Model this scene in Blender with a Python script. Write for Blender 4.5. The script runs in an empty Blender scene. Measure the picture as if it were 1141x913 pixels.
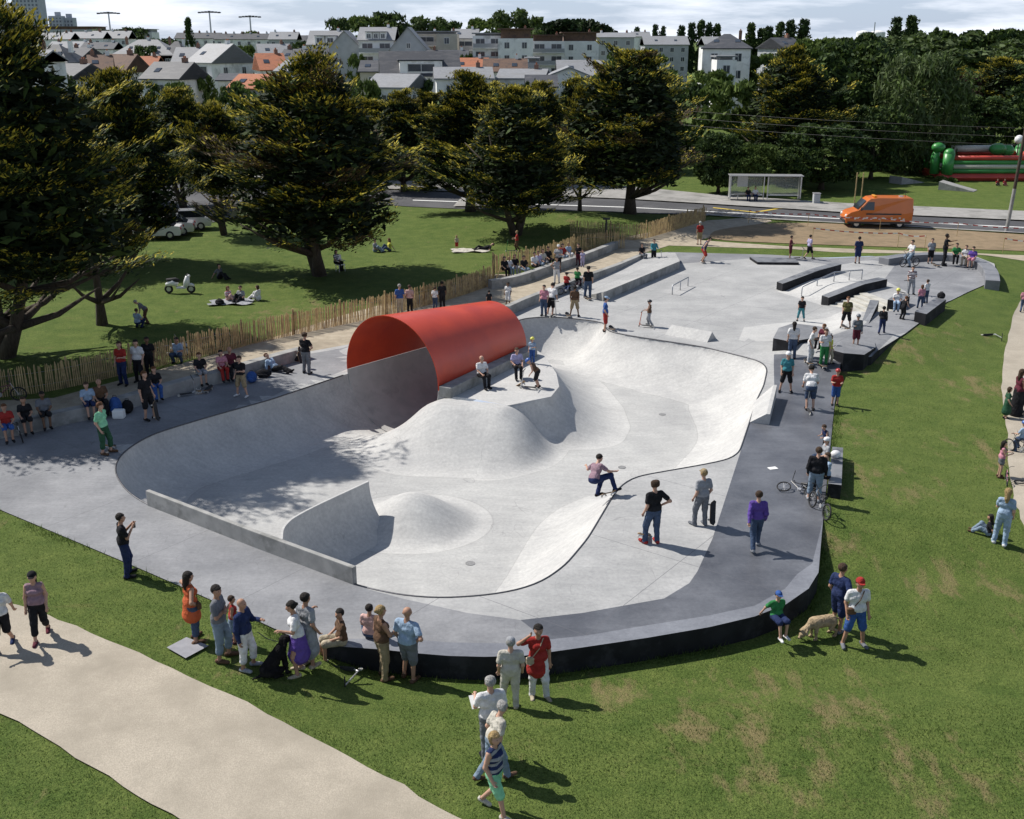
import bpy, math, random
import numpy as np
from mathutils import Vector, Matrix
from mathutils.geometry import delaunay_2d_cdt
random.seed(7); rng=np.random.default_rng(7)
SC=bpy.context.scene; COL=SC.collection
F=1196.0; TH=math.radians(19.0); CH=13.5          # focal length in photo pixels, pitch, camera height
SUN_EL=math.radians(48.5); SUN_DIR=math.radians(153.0)   # the sun stands behind and to the left
def P(px,py,z=0.0):
    u=(px-570.5)/F; v=(py-456.5)/F
    dy=math.cos(TH)-v*math.sin(TH); dz=-math.sin(TH)-v*math.cos(TH)
    t=(z-CH)/dz
    return (u*t,dy*t,z)
def zat(py,d):                                     # height of what shows at row py at ground distance d
    return CH-d*math.tan(TH+math.atan((py-456.5)/F))
def xat(px,d,z=0.0):                               # x of what shows at column px at distance d
    dep=d*math.cos(TH)-(z-CH)*math.sin(TH)
    return (px-570.5)/F*dep
def S(t):
    t=np.clip(t,0,1); return t*t*(3-2*t)
# ------------------------------------------------------------------ materials
MATS={}
def mat(name,c1,c2=None,scale=3.0,rough=.8,bump=0.0,metal=0.0,detail=4,c3=None,s3=.4,t3=(.5,.62),spec=.5,stretch=None,trans=0.0,bscale=None,coat=0.0):
    if name in MATS: return MATS[name]
    m=bpy.data.materials.new(name); m.use_nodes=True; MATS[name]=m
    nt=m.node_tree; N=nt.nodes; L=nt.links; b=N['Principled BSDF']
    b.inputs['Roughness'].default_value=rough; b.inputs['Metallic'].default_value=metal
    b.inputs['Specular IOR Level'].default_value=spec
    if coat: b.inputs['Coat Weight'].default_value=coat; b.inputs['Coat Roughness'].default_value=.08
    tc=N.new('ShaderNodeTexCoord'); src=tc.outputs['Object']
    if stretch:
        mp=N.new('ShaderNodeMapping'); mp.inputs['Scale'].default_value=stretch; L.new(src,mp.inputs[0]); src=mp.outputs[0]
    col=None
    n=N.new('ShaderNodeTexNoise'); n.inputs['Scale'].default_value=scale; n.inputs['Detail'].default_value=detail; L.new(src,n.inputs['Vector'])
    r=N.new('ShaderNodeValToRGB'); L.new(n.outputs['Fac'],r.inputs[0])
    c2=c2 or tuple(x*.85 for x in c1)
    r.color_ramp.elements[0].position=.35; r.color_ramp.elements[0].color=(*c2,1)
    r.color_ramp.elements[1].position=.65; r.color_ramp.elements[1].color=(*c1,1)
    out=r.outputs[0]
    if c3:
        n2=N.new('ShaderNodeTexNoise'); n2.inputs['Scale'].default_value=s3; n2.inputs['Detail'].default_value=5; n2.inputs['Roughness'].default_value=.65; L.new(src,n2.inputs['Vector'])
        r2=N.new('ShaderNodeValToRGB'); L.new(n2.outputs['Fac'],r2.inputs[0])
        r2.color_ramp.elements[0].position=t3[0]; r2.color_ramp.elements[0].color=(0,0,0,1)
        r2.color_ramp.elements[1].position=t3[1]; r2.color_ramp.elements[1].color=(1,1,1,1)
        mx=N.new('ShaderNodeMix'); mx.data_type='RGBA'; L.new(r2.outputs[0],mx.inputs[0]); L.new(out,mx.inputs[6]); mx.inputs[7].default_value=(*c3,1)
        out=mx.outputs[2]
    L.new(out,b.inputs['Base Color'])
    if bump:
        bn=N.new('ShaderNodeBump'); bn.inputs['Strength'].default_value=bump; bn.inputs['Distance'].default_value=.05
        nb=n
        if bscale:
            nb=N.new('ShaderNodeTexNoise'); nb.inputs['Scale'].default_value=bscale; nb.inputs['Detail'].default_value=6; L.new(src,nb.inputs['Vector'])
        L.new(nb.outputs['Fac'],bn.inputs['Height']); L.new(bn.outputs[0],b.inputs['Normal'])
    if trans:
        tr=N.new('ShaderNodeBsdfTranslucent'); L.new(out,tr.inputs[0]); ms=N.new('ShaderNodeMixShader'); ms.inputs[0].default_value=trans
        L.new(b.outputs[0],ms.inputs[1]); L.new(tr.outputs[0],ms.inputs[2]); L.new(ms.outputs[0],N['Material Output'].inputs[0])
    return m
def flat(name,c,rough=.7,metal=0,spec=.5,coat=0): return mat(name,c,tuple(x*.82 for x in c),scale=9,rough=rough,metal=metal,spec=spec,coat=coat)
# ------------------------------------------------------------------ meshes
def mesh_np(name,V,Fc,mats,mi=None,smooth=False):
    """V (n,3) array, Fc list of index lists or an (m,k) array"""
    me=bpy.data.meshes.new(name)
    if isinstance(Fc,np.ndarray):
        m,k=Fc.shape; me.vertices.add(len(V)); me.vertices.foreach_set('co',np.asarray(V,dtype=np.float32).ravel())
        me.loops.add(m*k); me.loops.foreach_set('vertex_index',Fc.astype(np.int32).ravel())
        me.polygons.add(m); me.polygons.foreach_set('loop_start',np.arange(0,m*k,k,dtype=np.int32)); me.polygons.foreach_set('loop_total',np.full(m,k,dtype=np.int32))
        if mi is not None: me.polygons.foreach_set('material_index',np.asarray(mi,dtype=np.int32))
        me.update(calc_edges=True); me.validate()
    else:
        me.from_pydata([tuple(v) for v in V],[],Fc)
        if mi is not None: me.polygons.foreach_set('material_index',np.asarray(mi,dtype=np.int32))
        me.update()
    for m_ in (mats if isinstance(mats,(list,tuple)) else [mats]): me.materials.append(m_)
    if smooth: me.polygons.foreach_set('use_smooth',[True]*len(me.polygons))
    return me
def link(name,me,parent=None,loc=None,rz=0):
    o=bpy.data.objects.new(name,me); COL.objects.link(o)
    if parent is not None: o.parent=parent
    if loc is not None: o.location=loc
    if rz: o.rotation_euler=(0,0,rz)
    return o
def tag(o,label=None,cat=None,group=None,kind=None):
    if label: o['label']=label
    if cat: o['category']=cat
    if group: o['group']=group
    if kind: o['kind']=kind
    return o
def empty(name,loc,label,cat,group=None,rz=0):
    o=bpy.data.objects.new(name,None); COL.objects.link(o); o.location=loc; o.rotation_euler=(0,0,rz); o.empty_display_size=.2
    return tag(o,label,cat,group)
def copy_tree(o,parent=None):
    c=o.copy(); COL.objects.link(c); c.parent=parent
    for ch in list(o.children): copy_tree(ch,c)
    return c
class MB:
    """collects shapes of one part and links them as one mesh object"""
    def __init__(s): s.v=[]; s.f=[]; s.m=[]
    def add(s,vs,fs,mi=0):
        b=len(s.v); s.v+= [tuple(v) for v in vs]; s.f+=[[i+b for i in f] for f in fs]; s.m+=[mi]*len(fs)
    def box(s,c,size,rz=0,mi=0,bev=0,rx=0,ry=0):
        hx,hy,hz=[a/2 for a in size]
        if bev:
            e=min(bev,hx*.9,hy*.9,hz*.9); pts=[]
            vs=[];
            for z,k in ((-hz,e),(-hz+e,0),(hz-e,0),(hz,e)):
                a,b=hx-k,hy-k; q=e*.6
                vs+=[(a,-b+q,z),(a,b-q,z),(a-q,b,z),(-a+q,b,z),(-a,b-q,z),(-a,-b+q,z),(-a+q,-b,z),(a-q,-b,z)]
            fs=[list(range(7,-1,-1)),list(range(24,32))]
            for r in range(3):
                for i in range(8): j=(i+1)%8; fs.append([r*8+i,r*8+j,r*8+8+j,r*8+8+i])
        else:
            vs=[(x,y,z) for z in(-hz,hz) for x,y in((-hx,-hy),(hx,-hy),(hx,hy),(-hx,hy))]
            fs=[[3,2,1,0],[4,5,6,7],[0,1,5,4],[1,2,6,5],[2,3,7,6],[3,0,4,7]]
        M=Matrix.Rotation(rz,3,'Z')@Matrix.Rotation(ry,3,'Y')@Matrix.Rotation(rx,3,'X')
        s.add([M@Vector(v)+Vector(c) for v in vs],fs,mi); return s
    def tube(s,pts,r,n=8,mi=0,cap=True):
        pts=[Vector(p) for p in pts]; rs=r if isinstance(r,(list,tuple)) else [r]*len(pts); vs=[];fs=[]
        up=None
        for i,p in enumerate(pts):
            t=(pts[min(i+1,len(pts)-1)]-pts[max(i-1,0)])
            if t.length<1e-9: t=Vector((0,0,1))
            t.normalize()
            if up is None: up=Vector((0,0,1)) if abs(t.z)<.9 else Vector((1,0,0))
            a=t.cross(up); 
            if a.length<1e-6: a=t.cross(Vector((0,1,0)))
            a.normalize(); b=a.cross(t); up=b
            for k in range(n):
                an=2*math.pi*k/n; vs.append(p+(a*math.cos(an)+b*math.sin(an))*rs[i])
        for i in range(len(pts)-1):
            for k in range(n):
                j=(k+1)%n; fs.append([i*n+k,i*n+j,(i+1)*n+j,(i+1)*n+k])
        if cap: fs.append(list(range(n))[::-1]); fs.append([(len(pts)-1)*n+k for k in range(n)])
        s.add(vs,fs,mi); return s
    def ring(s,c,R,r,ax='Y',n=20,m=6,mi=0,M=None):
        vs=[];fs=[]
        for i in range(n):
            a=2*math.pi*i/n
            for j in range(m):
                b=2*math.pi*j/m; q=R+r*math.cos(b); w=r*math.sin(b)
                v=Vector((q*math.cos(a),w,q*math.sin(a))) if ax=='Y' else Vector((w,q*math.cos(a),q*math.sin(a))) if ax=='X' else Vector((q*math.cos(a),q*math.sin(a),w))
                vs.append((M@v if M else v)+Vector(c))
        for i in range(n):
            for j in range(m):
                fs.append([i*m+j,((i+1)%n)*m+j,((i+1)%n)*m+(j+1)%m,i*m+(j+1)%m])
        s.add(vs,fs,mi); return s
    def prism(s,poly,z0,z1,mi=0,mside=None):
        """poly: (x,y) list; z0/z1 a number or one per vertex"""
        n=len(poly); a=z0 if isinstance(z0,(list,tuple)) else [z0]*n; b=z1 if isinstance(z1,(list,tuple)) else [z1]*n
        area=sum(poly[i][0]*poly[(i+1)%n][1]-poly[(i+1)%n][0]*poly[i][1] for i in range(n))
        if area<0: poly=poly[::-1]; a=a[::-1]; b=b[::-1]
        vs=[(p[0],p[1],a[i]) for i,p in enumerate(poly)]+[(p[0],p[1],b[i]) for i,p in enumerate(poly)]
        s.add(vs,[list(range(n,2*n))],mi); s.add(vs,[list(range(n))[::-1]]+[[i,(i+1)%n,n+(i+1)%n,n+i] for i in range(n)],mi if mside is None else mside); return s
    def ball(s,c,r,n=10,m=7,mi=0,half=False):
        rr=r if isinstance(r,(list,tuple)) else (r,r,r); vs=[];fs=[]
        for i in range(m+1):
            t=math.pi*i/m*(.5 if half else 1)
            for k in range(n):
                a=2*math.pi*k/n; vs.append((c[0]+rr[0]*math.sin(t)*math.cos(a),c[1]+rr[1]*math.sin(t)*math.sin(a),c[2]+rr[2]*math.cos(t)))
        for i in range(m):
            for k in range(n): j=(k+1)%n; fs.append([i*n+k,(i+1)*n+k,(i+1)*n+j,i*n+j])
        s.add(vs,fs,mi); return s
    def build(s,name,mats,parent=None,smooth=False,loc=None,rz=0):
        me=mesh_np(name,s.v,s.f,mats,s.m,smooth); return link(name,me,parent,loc,rz)
_PC={}
def poly_sd(X,Y,poly):
    """distance to the polygon's outline, negative inside"""
    if X.size<=400:
        k=('p',id(poly),len(poly)); q=_PC.get(k)
        if q is None or q[0] is not poly: a=np.array([v[:2] for v in poly],float); q=_PC[k]=(poly,a,np.roll(a,-1,0))
        _,a,b=q; sh=X.shape; x=X.ravel()[:,None]; y=Y.ravel()[:,None]; x1,y1=a[:,0],a[:,1]; dx,dy=b[:,0]-x1,b[:,1]-y1; l=dx*dx+dy*dy+1e-12
        t=((x-x1)*dx+(y-y1)*dy)/l; t=np.minimum(np.maximum(t,0),1); d=np.sqrt(((x-x1-t*dx)**2+(y-y1-t*dy)**2).min(1)); c=((y1>y)!=(b[:,1]>y)); dyy=np.where(dy==0,1e-9,dy); ins=(c&(x<dx*(y-y1)/dyy+x1)).sum(1)%2==1
        return np.where(ins,-d,d).reshape(sh)
    d=np.full(X.shape,1e9); ins=np.zeros(X.shape,bool); n=len(poly)
    for i in range(n):
        x1,y1=poly[i][:2]; x2,y2=poly[(i+1)%n][:2]; dx,dy=x2-x1,y2-y1; l=dx*dx+dy*dy+1e-12
        t=np.clip(((X-x1)*dx+(Y-y1)*dy)/l,0,1); d=np.minimum(d,np.hypot(X-x1-t*dx,Y-y1-t*dy))
        c=((y1>Y)!=(y2>Y)); 
        with np.errstate(divide='ignore',invalid='ignore'): xi=(x2-x1)*(Y-y1)/((y2-y1) if y2!=y1 else 1e-9)+x1
        ins^= c&(X<xi)
    return np.where(ins,-d,d)
def line_d(X,Y,pts):
    d=np.full(X.shape,1e9)
    for (x1,y1),(x2,y2) in zip(pts[:-1],pts[1:]):
        dx,dy=x2-x1,y2-y1; l=dx*dx+dy*dy+1e-12; t=np.clip(((X-x1)*dx+(Y-y1)*dy)/l,0,1); d=np.minimum(d,np.hypot(X-x1-t*dx,Y-y1-t*dy))
    return d
def resample(pts,step,closed=True):
    out=[]; n=len(pts)
    for i in range(n if closed else n-1):
        a=pts[i]; b=pts[(i+1)%n]; k=max(1,int(math.hypot(b[0]-a[0],b[1]-a[1])/step))
        for j in range(k): out.append((a[0]+(b[0]-a[0])*j/k,a[1]+(b[1]-a[1])*j/k))
    if not closed: out.append(tuple(pts[-1][:2]))
    return out
def smooth_line(pts,step=.25,closed=False,it=2):
    p=[tuple(q[:2]) for q in pts]
    for _ in range(it):
        q=[]; n=len(p)
        if not closed: q.append(p[0])
        for i in range(n if closed else n-1):
            a=p[i]; b=p[(i+1)%n]
            q.append((a[0]*.75+b[0]*.25,a[1]*.75+b[1]*.25)); q.append((a[0]*.25+b[0]*.75,a[1]*.25+b[1]*.75))
        if not closed: q.append(p[-1])
        p=q
    return resample(p,step,closed)
def sheet(name,outer,holes,zf,step,mats,matf=None,extra=[],smooth=True,pts_extra=None,clear=None):
    """a triangulated sheet inside outer, outside holes, at height zf(x,y)"""
    vs=[];edges=[]
    def loop(p):
        b=len(vs); vs.extend([Vector(q[:2]) for q in p]); edges.extend([(b+i,b+(i+1)%len(p)) for i in range(len(p))])
    loop(outer)
    for h in holes: loop(h)
    for e in extra:
        b=len(vs); vs.extend([Vector(q[:2]) for q in e]); edges.extend([(b+i,b+i+1) for i in range(len(e)-1)])
    xs=[p[0] for p in outer]; ys=[p[1] for p in outer]
    if pts_extra is not None: G=pts_extra
    else:
        gx,gy=np.meshgrid(np.arange(min(xs),max(xs),step),np.arange(min(ys),max(ys),step)); gx=gx.ravel()+((np.arange(gy.size)//gx.shape[1])%2)*step/2; gy=gy.ravel(); G=np.stack([gx,gy],1)
    X,Y=G[:,0],G[:,1]; lim=(clear if clear is not None else step*.45)
    k=poly_sd(X,Y,outer)<-lim
    for h in holes: k&=poly_sd(X,Y,h)>lim
    for e in extra: k&=line_d(X,Y,[q[:2] for q in e])>lim
    vs.extend([Vector((float(a),float(b))) for a,b in G[k]])
    r=delaunay_2d_cdt(vs,edges,[],0,1e-5,False)
    V=np.array([(v[0],v[1]) for v in r[0]]); T=np.array([f for f in r[2] if len(f)==3])
    c=V[T].mean(1); ok=poly_sd(c[:,0],c[:,1],outer)<0
    for h in holes: ok&=poly_sd(c[:,0],c[:,1],h)>0
    T=T[ok]; c=c[ok]
    a=V[T]; cr=(a[:,1,0]-a[:,0,0])*(a[:,2,1]-a[:,0,1])-(a[:,1,1]-a[:,0,1])*(a[:,2,0]-a[:,0,0])
    T[cr<0]=T[cr<0][:,::-1]
    Z=zf(V[:,0],V[:,1]); mi=matf(c[:,0],c[:,1]) if matf else None
    return link(name,mesh_np(name,np.stack([V[:,0],V[:,1],Z],1),T,mats,mi,smooth))
# ------------------------------------------------------------------ camera, light
cam=bpy.data.cameras.new('camera'); cam.sensor_width=36; cam.lens=36*F/1141; cam.clip_end=12000; cam.clip_start=.5
co=bpy.data.objects.new('camera',cam); COL.objects.link(co); co.location=(0,0,CH); co.rotation_euler=(math.pi/2-TH,0,0); SC.camera=co
sl=bpy.data.lights.new('sun','SUN'); sl.energy=5.0; sl.angle=math.radians(.55); sl.color=(1,.955,.89)
so=bpy.data.objects.new('sun',sl); COL.objects.link(so)
sd=Vector((math.cos(SUN_EL)*math.cos(SUN_DIR),math.cos(SUN_EL)*math.sin(SUN_DIR),math.sin(SUN_EL)))
so.rotation_euler=sd.to_track_quat('Z','Y').to_euler()
w=bpy.data.worlds.new('World'); SC.world=w; w.use_nodes=True; nt=w.node_tree; N=nt.nodes; L=nt.links
sky=N.new('ShaderNodeTexSky'); sky.sky_type='NISHITA'; sky.sun_disc=False; sky.sun_elevation=SUN_EL; sky.sun_rotation=math.pi/2-SUN_DIR
sky.dust_density=.6; sky.air_density=1.0; sky.ozone_density=2.0
tc=N.new('ShaderNodeTexCoord'); mp=N.new('ShaderNodeMapping'); mp.inputs['Scale'].default_value=(2.2,2.2,16); L.new(tc.outputs['Generated'],mp.inputs[0])
no=N.new('ShaderNodeTexNoise'); no.inputs['Scale'].default_value=2.6; no.inputs['Detail'].default_value=8; no.inputs['Roughness'].default_value=.6; L.new(mp.outputs[0],no.inputs['Vector'])
cr=N.new('ShaderNodeValToRGB'); cr.color_ramp.elements[0].position=.42; cr.color_ramp.elements[0].color=(0,0,0,1); cr.color_ramp.elements[1].position=.66; cr.color_ramp.elements[1].color=(.85,.85,.85,1); L.new(no.outputs['Fac'],cr.inputs[0])
sx=N.new('ShaderNodeSeparateXYZ'); L.new(tc.outputs['Generated'],sx.inputs[0]); mr=N.new('ShaderNodeMapRange'); mr.interpolation_type='SMOOTHSTEP'; mr.inputs['From Min'].default_value=.08; mr.inputs['From Max'].default_value=.34; mr.inputs['To Min'].default_value=1; mr.inputs['To Max'].default_value=.12; L.new(sx.outputs[2],mr.inputs[0])
cm=N.new('ShaderNodeMath'); cm.operation='MULTIPLY'; L.new(cr.outputs[0],cm.inputs[0]); L.new(mr.outputs[0],cm.inputs[1])
mx=N.new('ShaderNodeMix'); mx.data_type='RGBA'; L.new(cm.outputs[0],mx.inputs[0]); L.new(sky.outputs[0],mx.inputs[6]); mx.inputs[7].default_value=(14.5,15.0,16.2,1)
hz=N.new('ShaderNodeMix'); hz.data_type='RGBA'; hm=N.new('ShaderNodeMath'); hm.operation='MULTIPLY'; hm.inputs[1].default_value=.62; L.new(mr.outputs[0],hm.inputs[0]); L.new(hm.outputs[0],hz.inputs[0]); L.new(sky.outputs[0],hz.inputs[6]); hz.inputs[7].default_value=(7.4,9.2,12.4,1); L.new(hz.outputs[2],mx.inputs[6])
bg=N['Background']; L.new(mx.outputs[2],bg.inputs[0]); bg.inputs[1].default_value=.07
SC.view_settings.view_transform='Standard'; SC.view_settings.look='None'; SC.view_settings.exposure=0.24; SC.view_settings.gamma=1
SC.render.engine='CYCLES'; SC.cycles.max_bounces=5; SC.cycles.diffuse_bounces=2; SC.cycles.transparent_max_bounces=4
# ------------------------------------------------------------------ the lie of the land
def P2(px,py,z=0): return P(px,py,z)[:2]
U=[P2(*q,.6) for q in ((905,310),(934,318),(958,326),(967,347),(962,362),(935,372),(893,383),(925,392),(973,390),(1010,368),(1055,334),(1112,308),(1108,294),(1085,285),(1040,281),(992,285),(925,298))]
U2=[P2(*q,.6) for q in ((905,310),(958,326),(962,362),(990,372),(1010,362),(1055,334),(1112,308),(1085,285),(992,285))]
_A=np.array(P2(936,341)); _B=np.array(P2(964,327,.6)); _d=(_B-_A)/np.hypot(*(_B-_A)); _n=np.array((_d[1],-_d[0])); _A=_B-_d*2.15
STEPS=[tuple(v) for v in (_A,_B,_B+_n*3.6,_A+_n*3.6)]
def plateau(x,y):
    x=np.asarray(x,float); y=np.asarray(y,float)
    p=.6*np.clip(1-np.maximum(poly_sd(x,y,U),0)/1.9,0,1)
    return p-np.minimum(p,.35)*np.clip(-poly_sd(x,y,STEPS)/.35,0,1)
def ground_z(x,y):
    x=np.asarray(x,float); y=np.asarray(y,float)
    a=-.60*S((x+5.6)/2.6)*S((29.5-y)/4)*S((y-17.8)/4)
    b=.55*S(1-np.maximum(poly_sd(x,y,U2),0)/5)
    m=.9*np.exp(-(((x-4)/9)**2+((y-83)/5)**2))          # grassy bank by the road
    return a+b+m-.03
DECK_PX=[(-120,520),(-120,610),(0,568),(74,599),(131,623),(205,655),(283,690),(326,710),(354,719),(400,722),(427,724),(464,728),(500,731),(540,732),(583,731),(646,722),(720,711),(790,699),(841,687),(875,674),(901,656),(912,638),(917,580),(925,500),(930,450),(936,412)]
deck=[P2(*q) for q in DECK_PX]+[P2(971,401,.3)]+[P2(*q,.6) for q in ((1010,370),(1026,358),(1055,336),(1078,325),(1112,310),(1108,294),(1085,285),(1040,281),(992,285))]+[P2(*q) for q in ((925,288),(860,284),(744,281),(718,283),(640,310),(568,342),(500,352),(388,384),(333,394),(274,408),(200,432),(140,450),(98,460),(59,465),(0,478),(-120,505))]
wall_line_a=[P2(*q) for q in ((-120,512),(0,489),(37,483),(69,474),(105,467),(168,449),(218,434),(256,425),(278,418),(319,406),(345,399))]
bowl_px=[(387,413),(300,446),(260,457),(218,469),(182,480),(168,485),(150,495),(138,504),(130,514),(128,522),(130,531),(139,545),(150,554),(163,562),(280,607),(393,651),(411,656),(450,664),(490,667),(540,664),(577,658),(605,648),(630,630),(655,600),(686,548),(697,537),(710,531),(784,518),(813,512),(824,504),(835,471),(843,446),(851,430),(855,412),(851,405),(839,400),(786,387),(707,375),(677,369),(672,359),(639,355),(610,353),(584,355)]
bowl=[P2(*q) for q in bowl_px]
# the pipe: a tapering shell, its axis leading away to the right
TA=np.array(P2(387,408,.35)); TB=np.array(P2(488,432,.35)); TC=(TA+TB)/2
T_AX=math.atan2(*(TB-TA)[::-1])+math.pi/2; TAX=np.array((math.cos(T_AX),math.sin(T_AX))); TNX=np.array((math.sin(T_AX),-math.cos(T_AX)))
TR0=float(np.hypot(*(TB-TA)))/2; TR1=TR0*.72; TL=7.0; TZ=.35
def tube_R(l): return TR0+(TR1-TR0)*l/TL
island_px=[(493,441),(530,445),(565,452),(614,442),(623,431),(620,416),(606,396),(592,386)]
island=[P2(*q) for q in island_px]+[tuple(TC+TAX*TL+TNX*(TR1+.05)),tuple(TC+TNX*(TR0+.05)+TAX*.05)]
bowl=[tuple(TC-TNX*(TR0+.02))]+bowl[1:]+[tuple(TC+TAX*TL-TNX*(TR1+.02))]
bowl=resample(bowl,.25); 
def smooth_closed(p,it):
    p=np.array(p)
    for _ in range(it): p=(p+.5*(np.roll(p,1,0)+np.roll(p,-1,0)))/2
    return [tuple(q) for q in p]
bowl=smooth_closed(bowl,3)
QT=[P2(*q,0) for q in ((315,596),(318,586),(333,572),(411,536))]
def depth(x,y):
    l=(x-TC[0])*TAX[0]+(y-TC[1])*TAX[1]; o=(x-TC[0])*TNX[0]+(y-TC[1])*TNX[1]
    deep=S((1.5-o)/5)*S((8-abs(l+2))/6)
    return 1.72+.42*deep
MOUND=P(472,590,-1.6)[:2]
def smax(a,b,k): 
    h=np.clip(.5+.5*(a-b)/k,0,1); return b*(1-h)+a*h+k*h*(1-h)
def bowl_parts(x,y):
    x=np.asarray(x,float); y=np.asarray(y,float); D=depth(x,y)
    d=np.maximum(-poly_sd(x,y,bowl),0)
    l=(x-TC[0])*TAX[0]+(y-TC[1])*TAX[1]; o=(x-TC[0])*TNX[0]+(y-TC[1])*TNX[1]
    back=S((x-2)/5)*S((y-40)/5); lip=S((x+2)/3)*S((40-y)/4)
    r=2.1+1.1*back+.5*lip
    t=np.clip(d/r,0,1); circ=1-np.sqrt(np.clip(1-(1-t)**2,0,1)); bank=(1-t)**1.35
    w=.35+.3*back+.45*lip; h1=D*(circ*(1-w)+bank*w); f1=(d-r)
    d2=np.maximum(poly_sd(x,y,island),0)
    cx,cy=P2(580,425); ang=np.degrees(np.arctan2(y-cy,x-cx))
    wr=S((ang+75)/45)*(ang<120)
    lft=S((-1.0-x)/1.6)*(y<42.5); wd=1.45+1.5*wr
    t2=np.clip(d2/wd,0,1); h2=(1-.9*lft)*D*(.45*(1-np.sqrt(np.clip(1-(1-t2)**2,0,1)))+.55*(1-t2)**1.7)
    sa=P2(499,447); sb=P2(556,453); rr=line_d(x,y,[sa,sb]); u=(rr-.34+.10*np.sin(x*2.1+y*.9)*np.clip(rr,0,1))/(3.1+.45*S((-1.5-x)/2)-.6*S((x+.2)/1.5)); h4=D*(.45*S(1-u)+.55*np.clip(1-u,0,1)**1.9)
    mx_,my_=P(460,580,-1.6)[:2]; rm=np.hypot((x-mx_)/1.12,(y-my_)*1.0)/2.35; h3=1.08*S(1-rm)**1.15
    return D,h1,h2,h4,h3,l,o,f1,d2-wd,(u-1)*3.3,(rm-1)*2
def bowl_z(x,y):
    D,h1,h2,h4,h3,l,o,*_=bowl_parts(x,y)
    x=np.asarray(x,float); y=np.asarray(y,float)
    d2=np.maximum(poly_sd(x,y,island),0)
    h=smax(h2,h4,.22*np.clip(d2/.5,0,1)+1e-4); h=np.maximum(h,h3); dd=np.maximum(-poly_sd(x,y,bowl),0)
    h=smax(h1,h,.25*np.clip(np.minimum(d2,dd)/.5,0,1)*(np.minimum(h1,h)>0)+1e-4)
    z=-D+np.minimum(h,D)
    tub=(l>.0)&(l<TL)&(np.abs(o)<tube_R(l)+.3)
    zt=TZ-np.sqrt(np.clip(tube_R(l)**2-o**2,0,99))-.06
    z=np.where(tub,np.minimum(z,np.minimum(zt,-.3)),z)
    near=(l<=0)&(l>-2.0)&(np.abs(o)<TR0)
    f=S(1+l/2.0)*S((TR0-np.abs(o))/.7)*S((TR0-o)/2.2); zt0=TZ-np.sqrt(np.clip(TR0**2-o**2,0,99))
    z=np.where(near,z*(1-f)+np.minimum(zt0,0)*f,z)
    beyond=(l>=TL)&(l<TL+1.6)&(np.abs(o)<TR1)
    f=S(1-(l-TL)/1.6)*S((TR1-np.abs(o))/.6); zt1=TZ-np.sqrt(np.clip(TR1**2-o**2,0,99))
    z=np.where(beyond,z*(1-f)+np.minimum(zt1,0)*f,z)
    return z
def surf(x,y):
    x=float(x); y=float(y); X=np.array([x]); Y=np.array([y])
    if poly_sd(X,Y,bowl)[0]<0 and poly_sd(X,Y,island)[0]>0: return float(bowl_z(X,Y)[0])
    if poly_sd(X,Y,deck)[0]<0: return float(plateau(X,Y)[0])
    return float(ground_z(X,Y)[0])
def G(px,py,fn=None):
    z=0.0
    for _ in range(12):
        x,y,_z=P(px,py,z); z=.5*z+.5*((fn or surf)(x,y))
    return Vector((x,y,z))
def gz(x,y): return float(ground_z(np.array([x]),np.array([y]))[0])
def GG(px,py): return G(px,py,gz)
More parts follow.
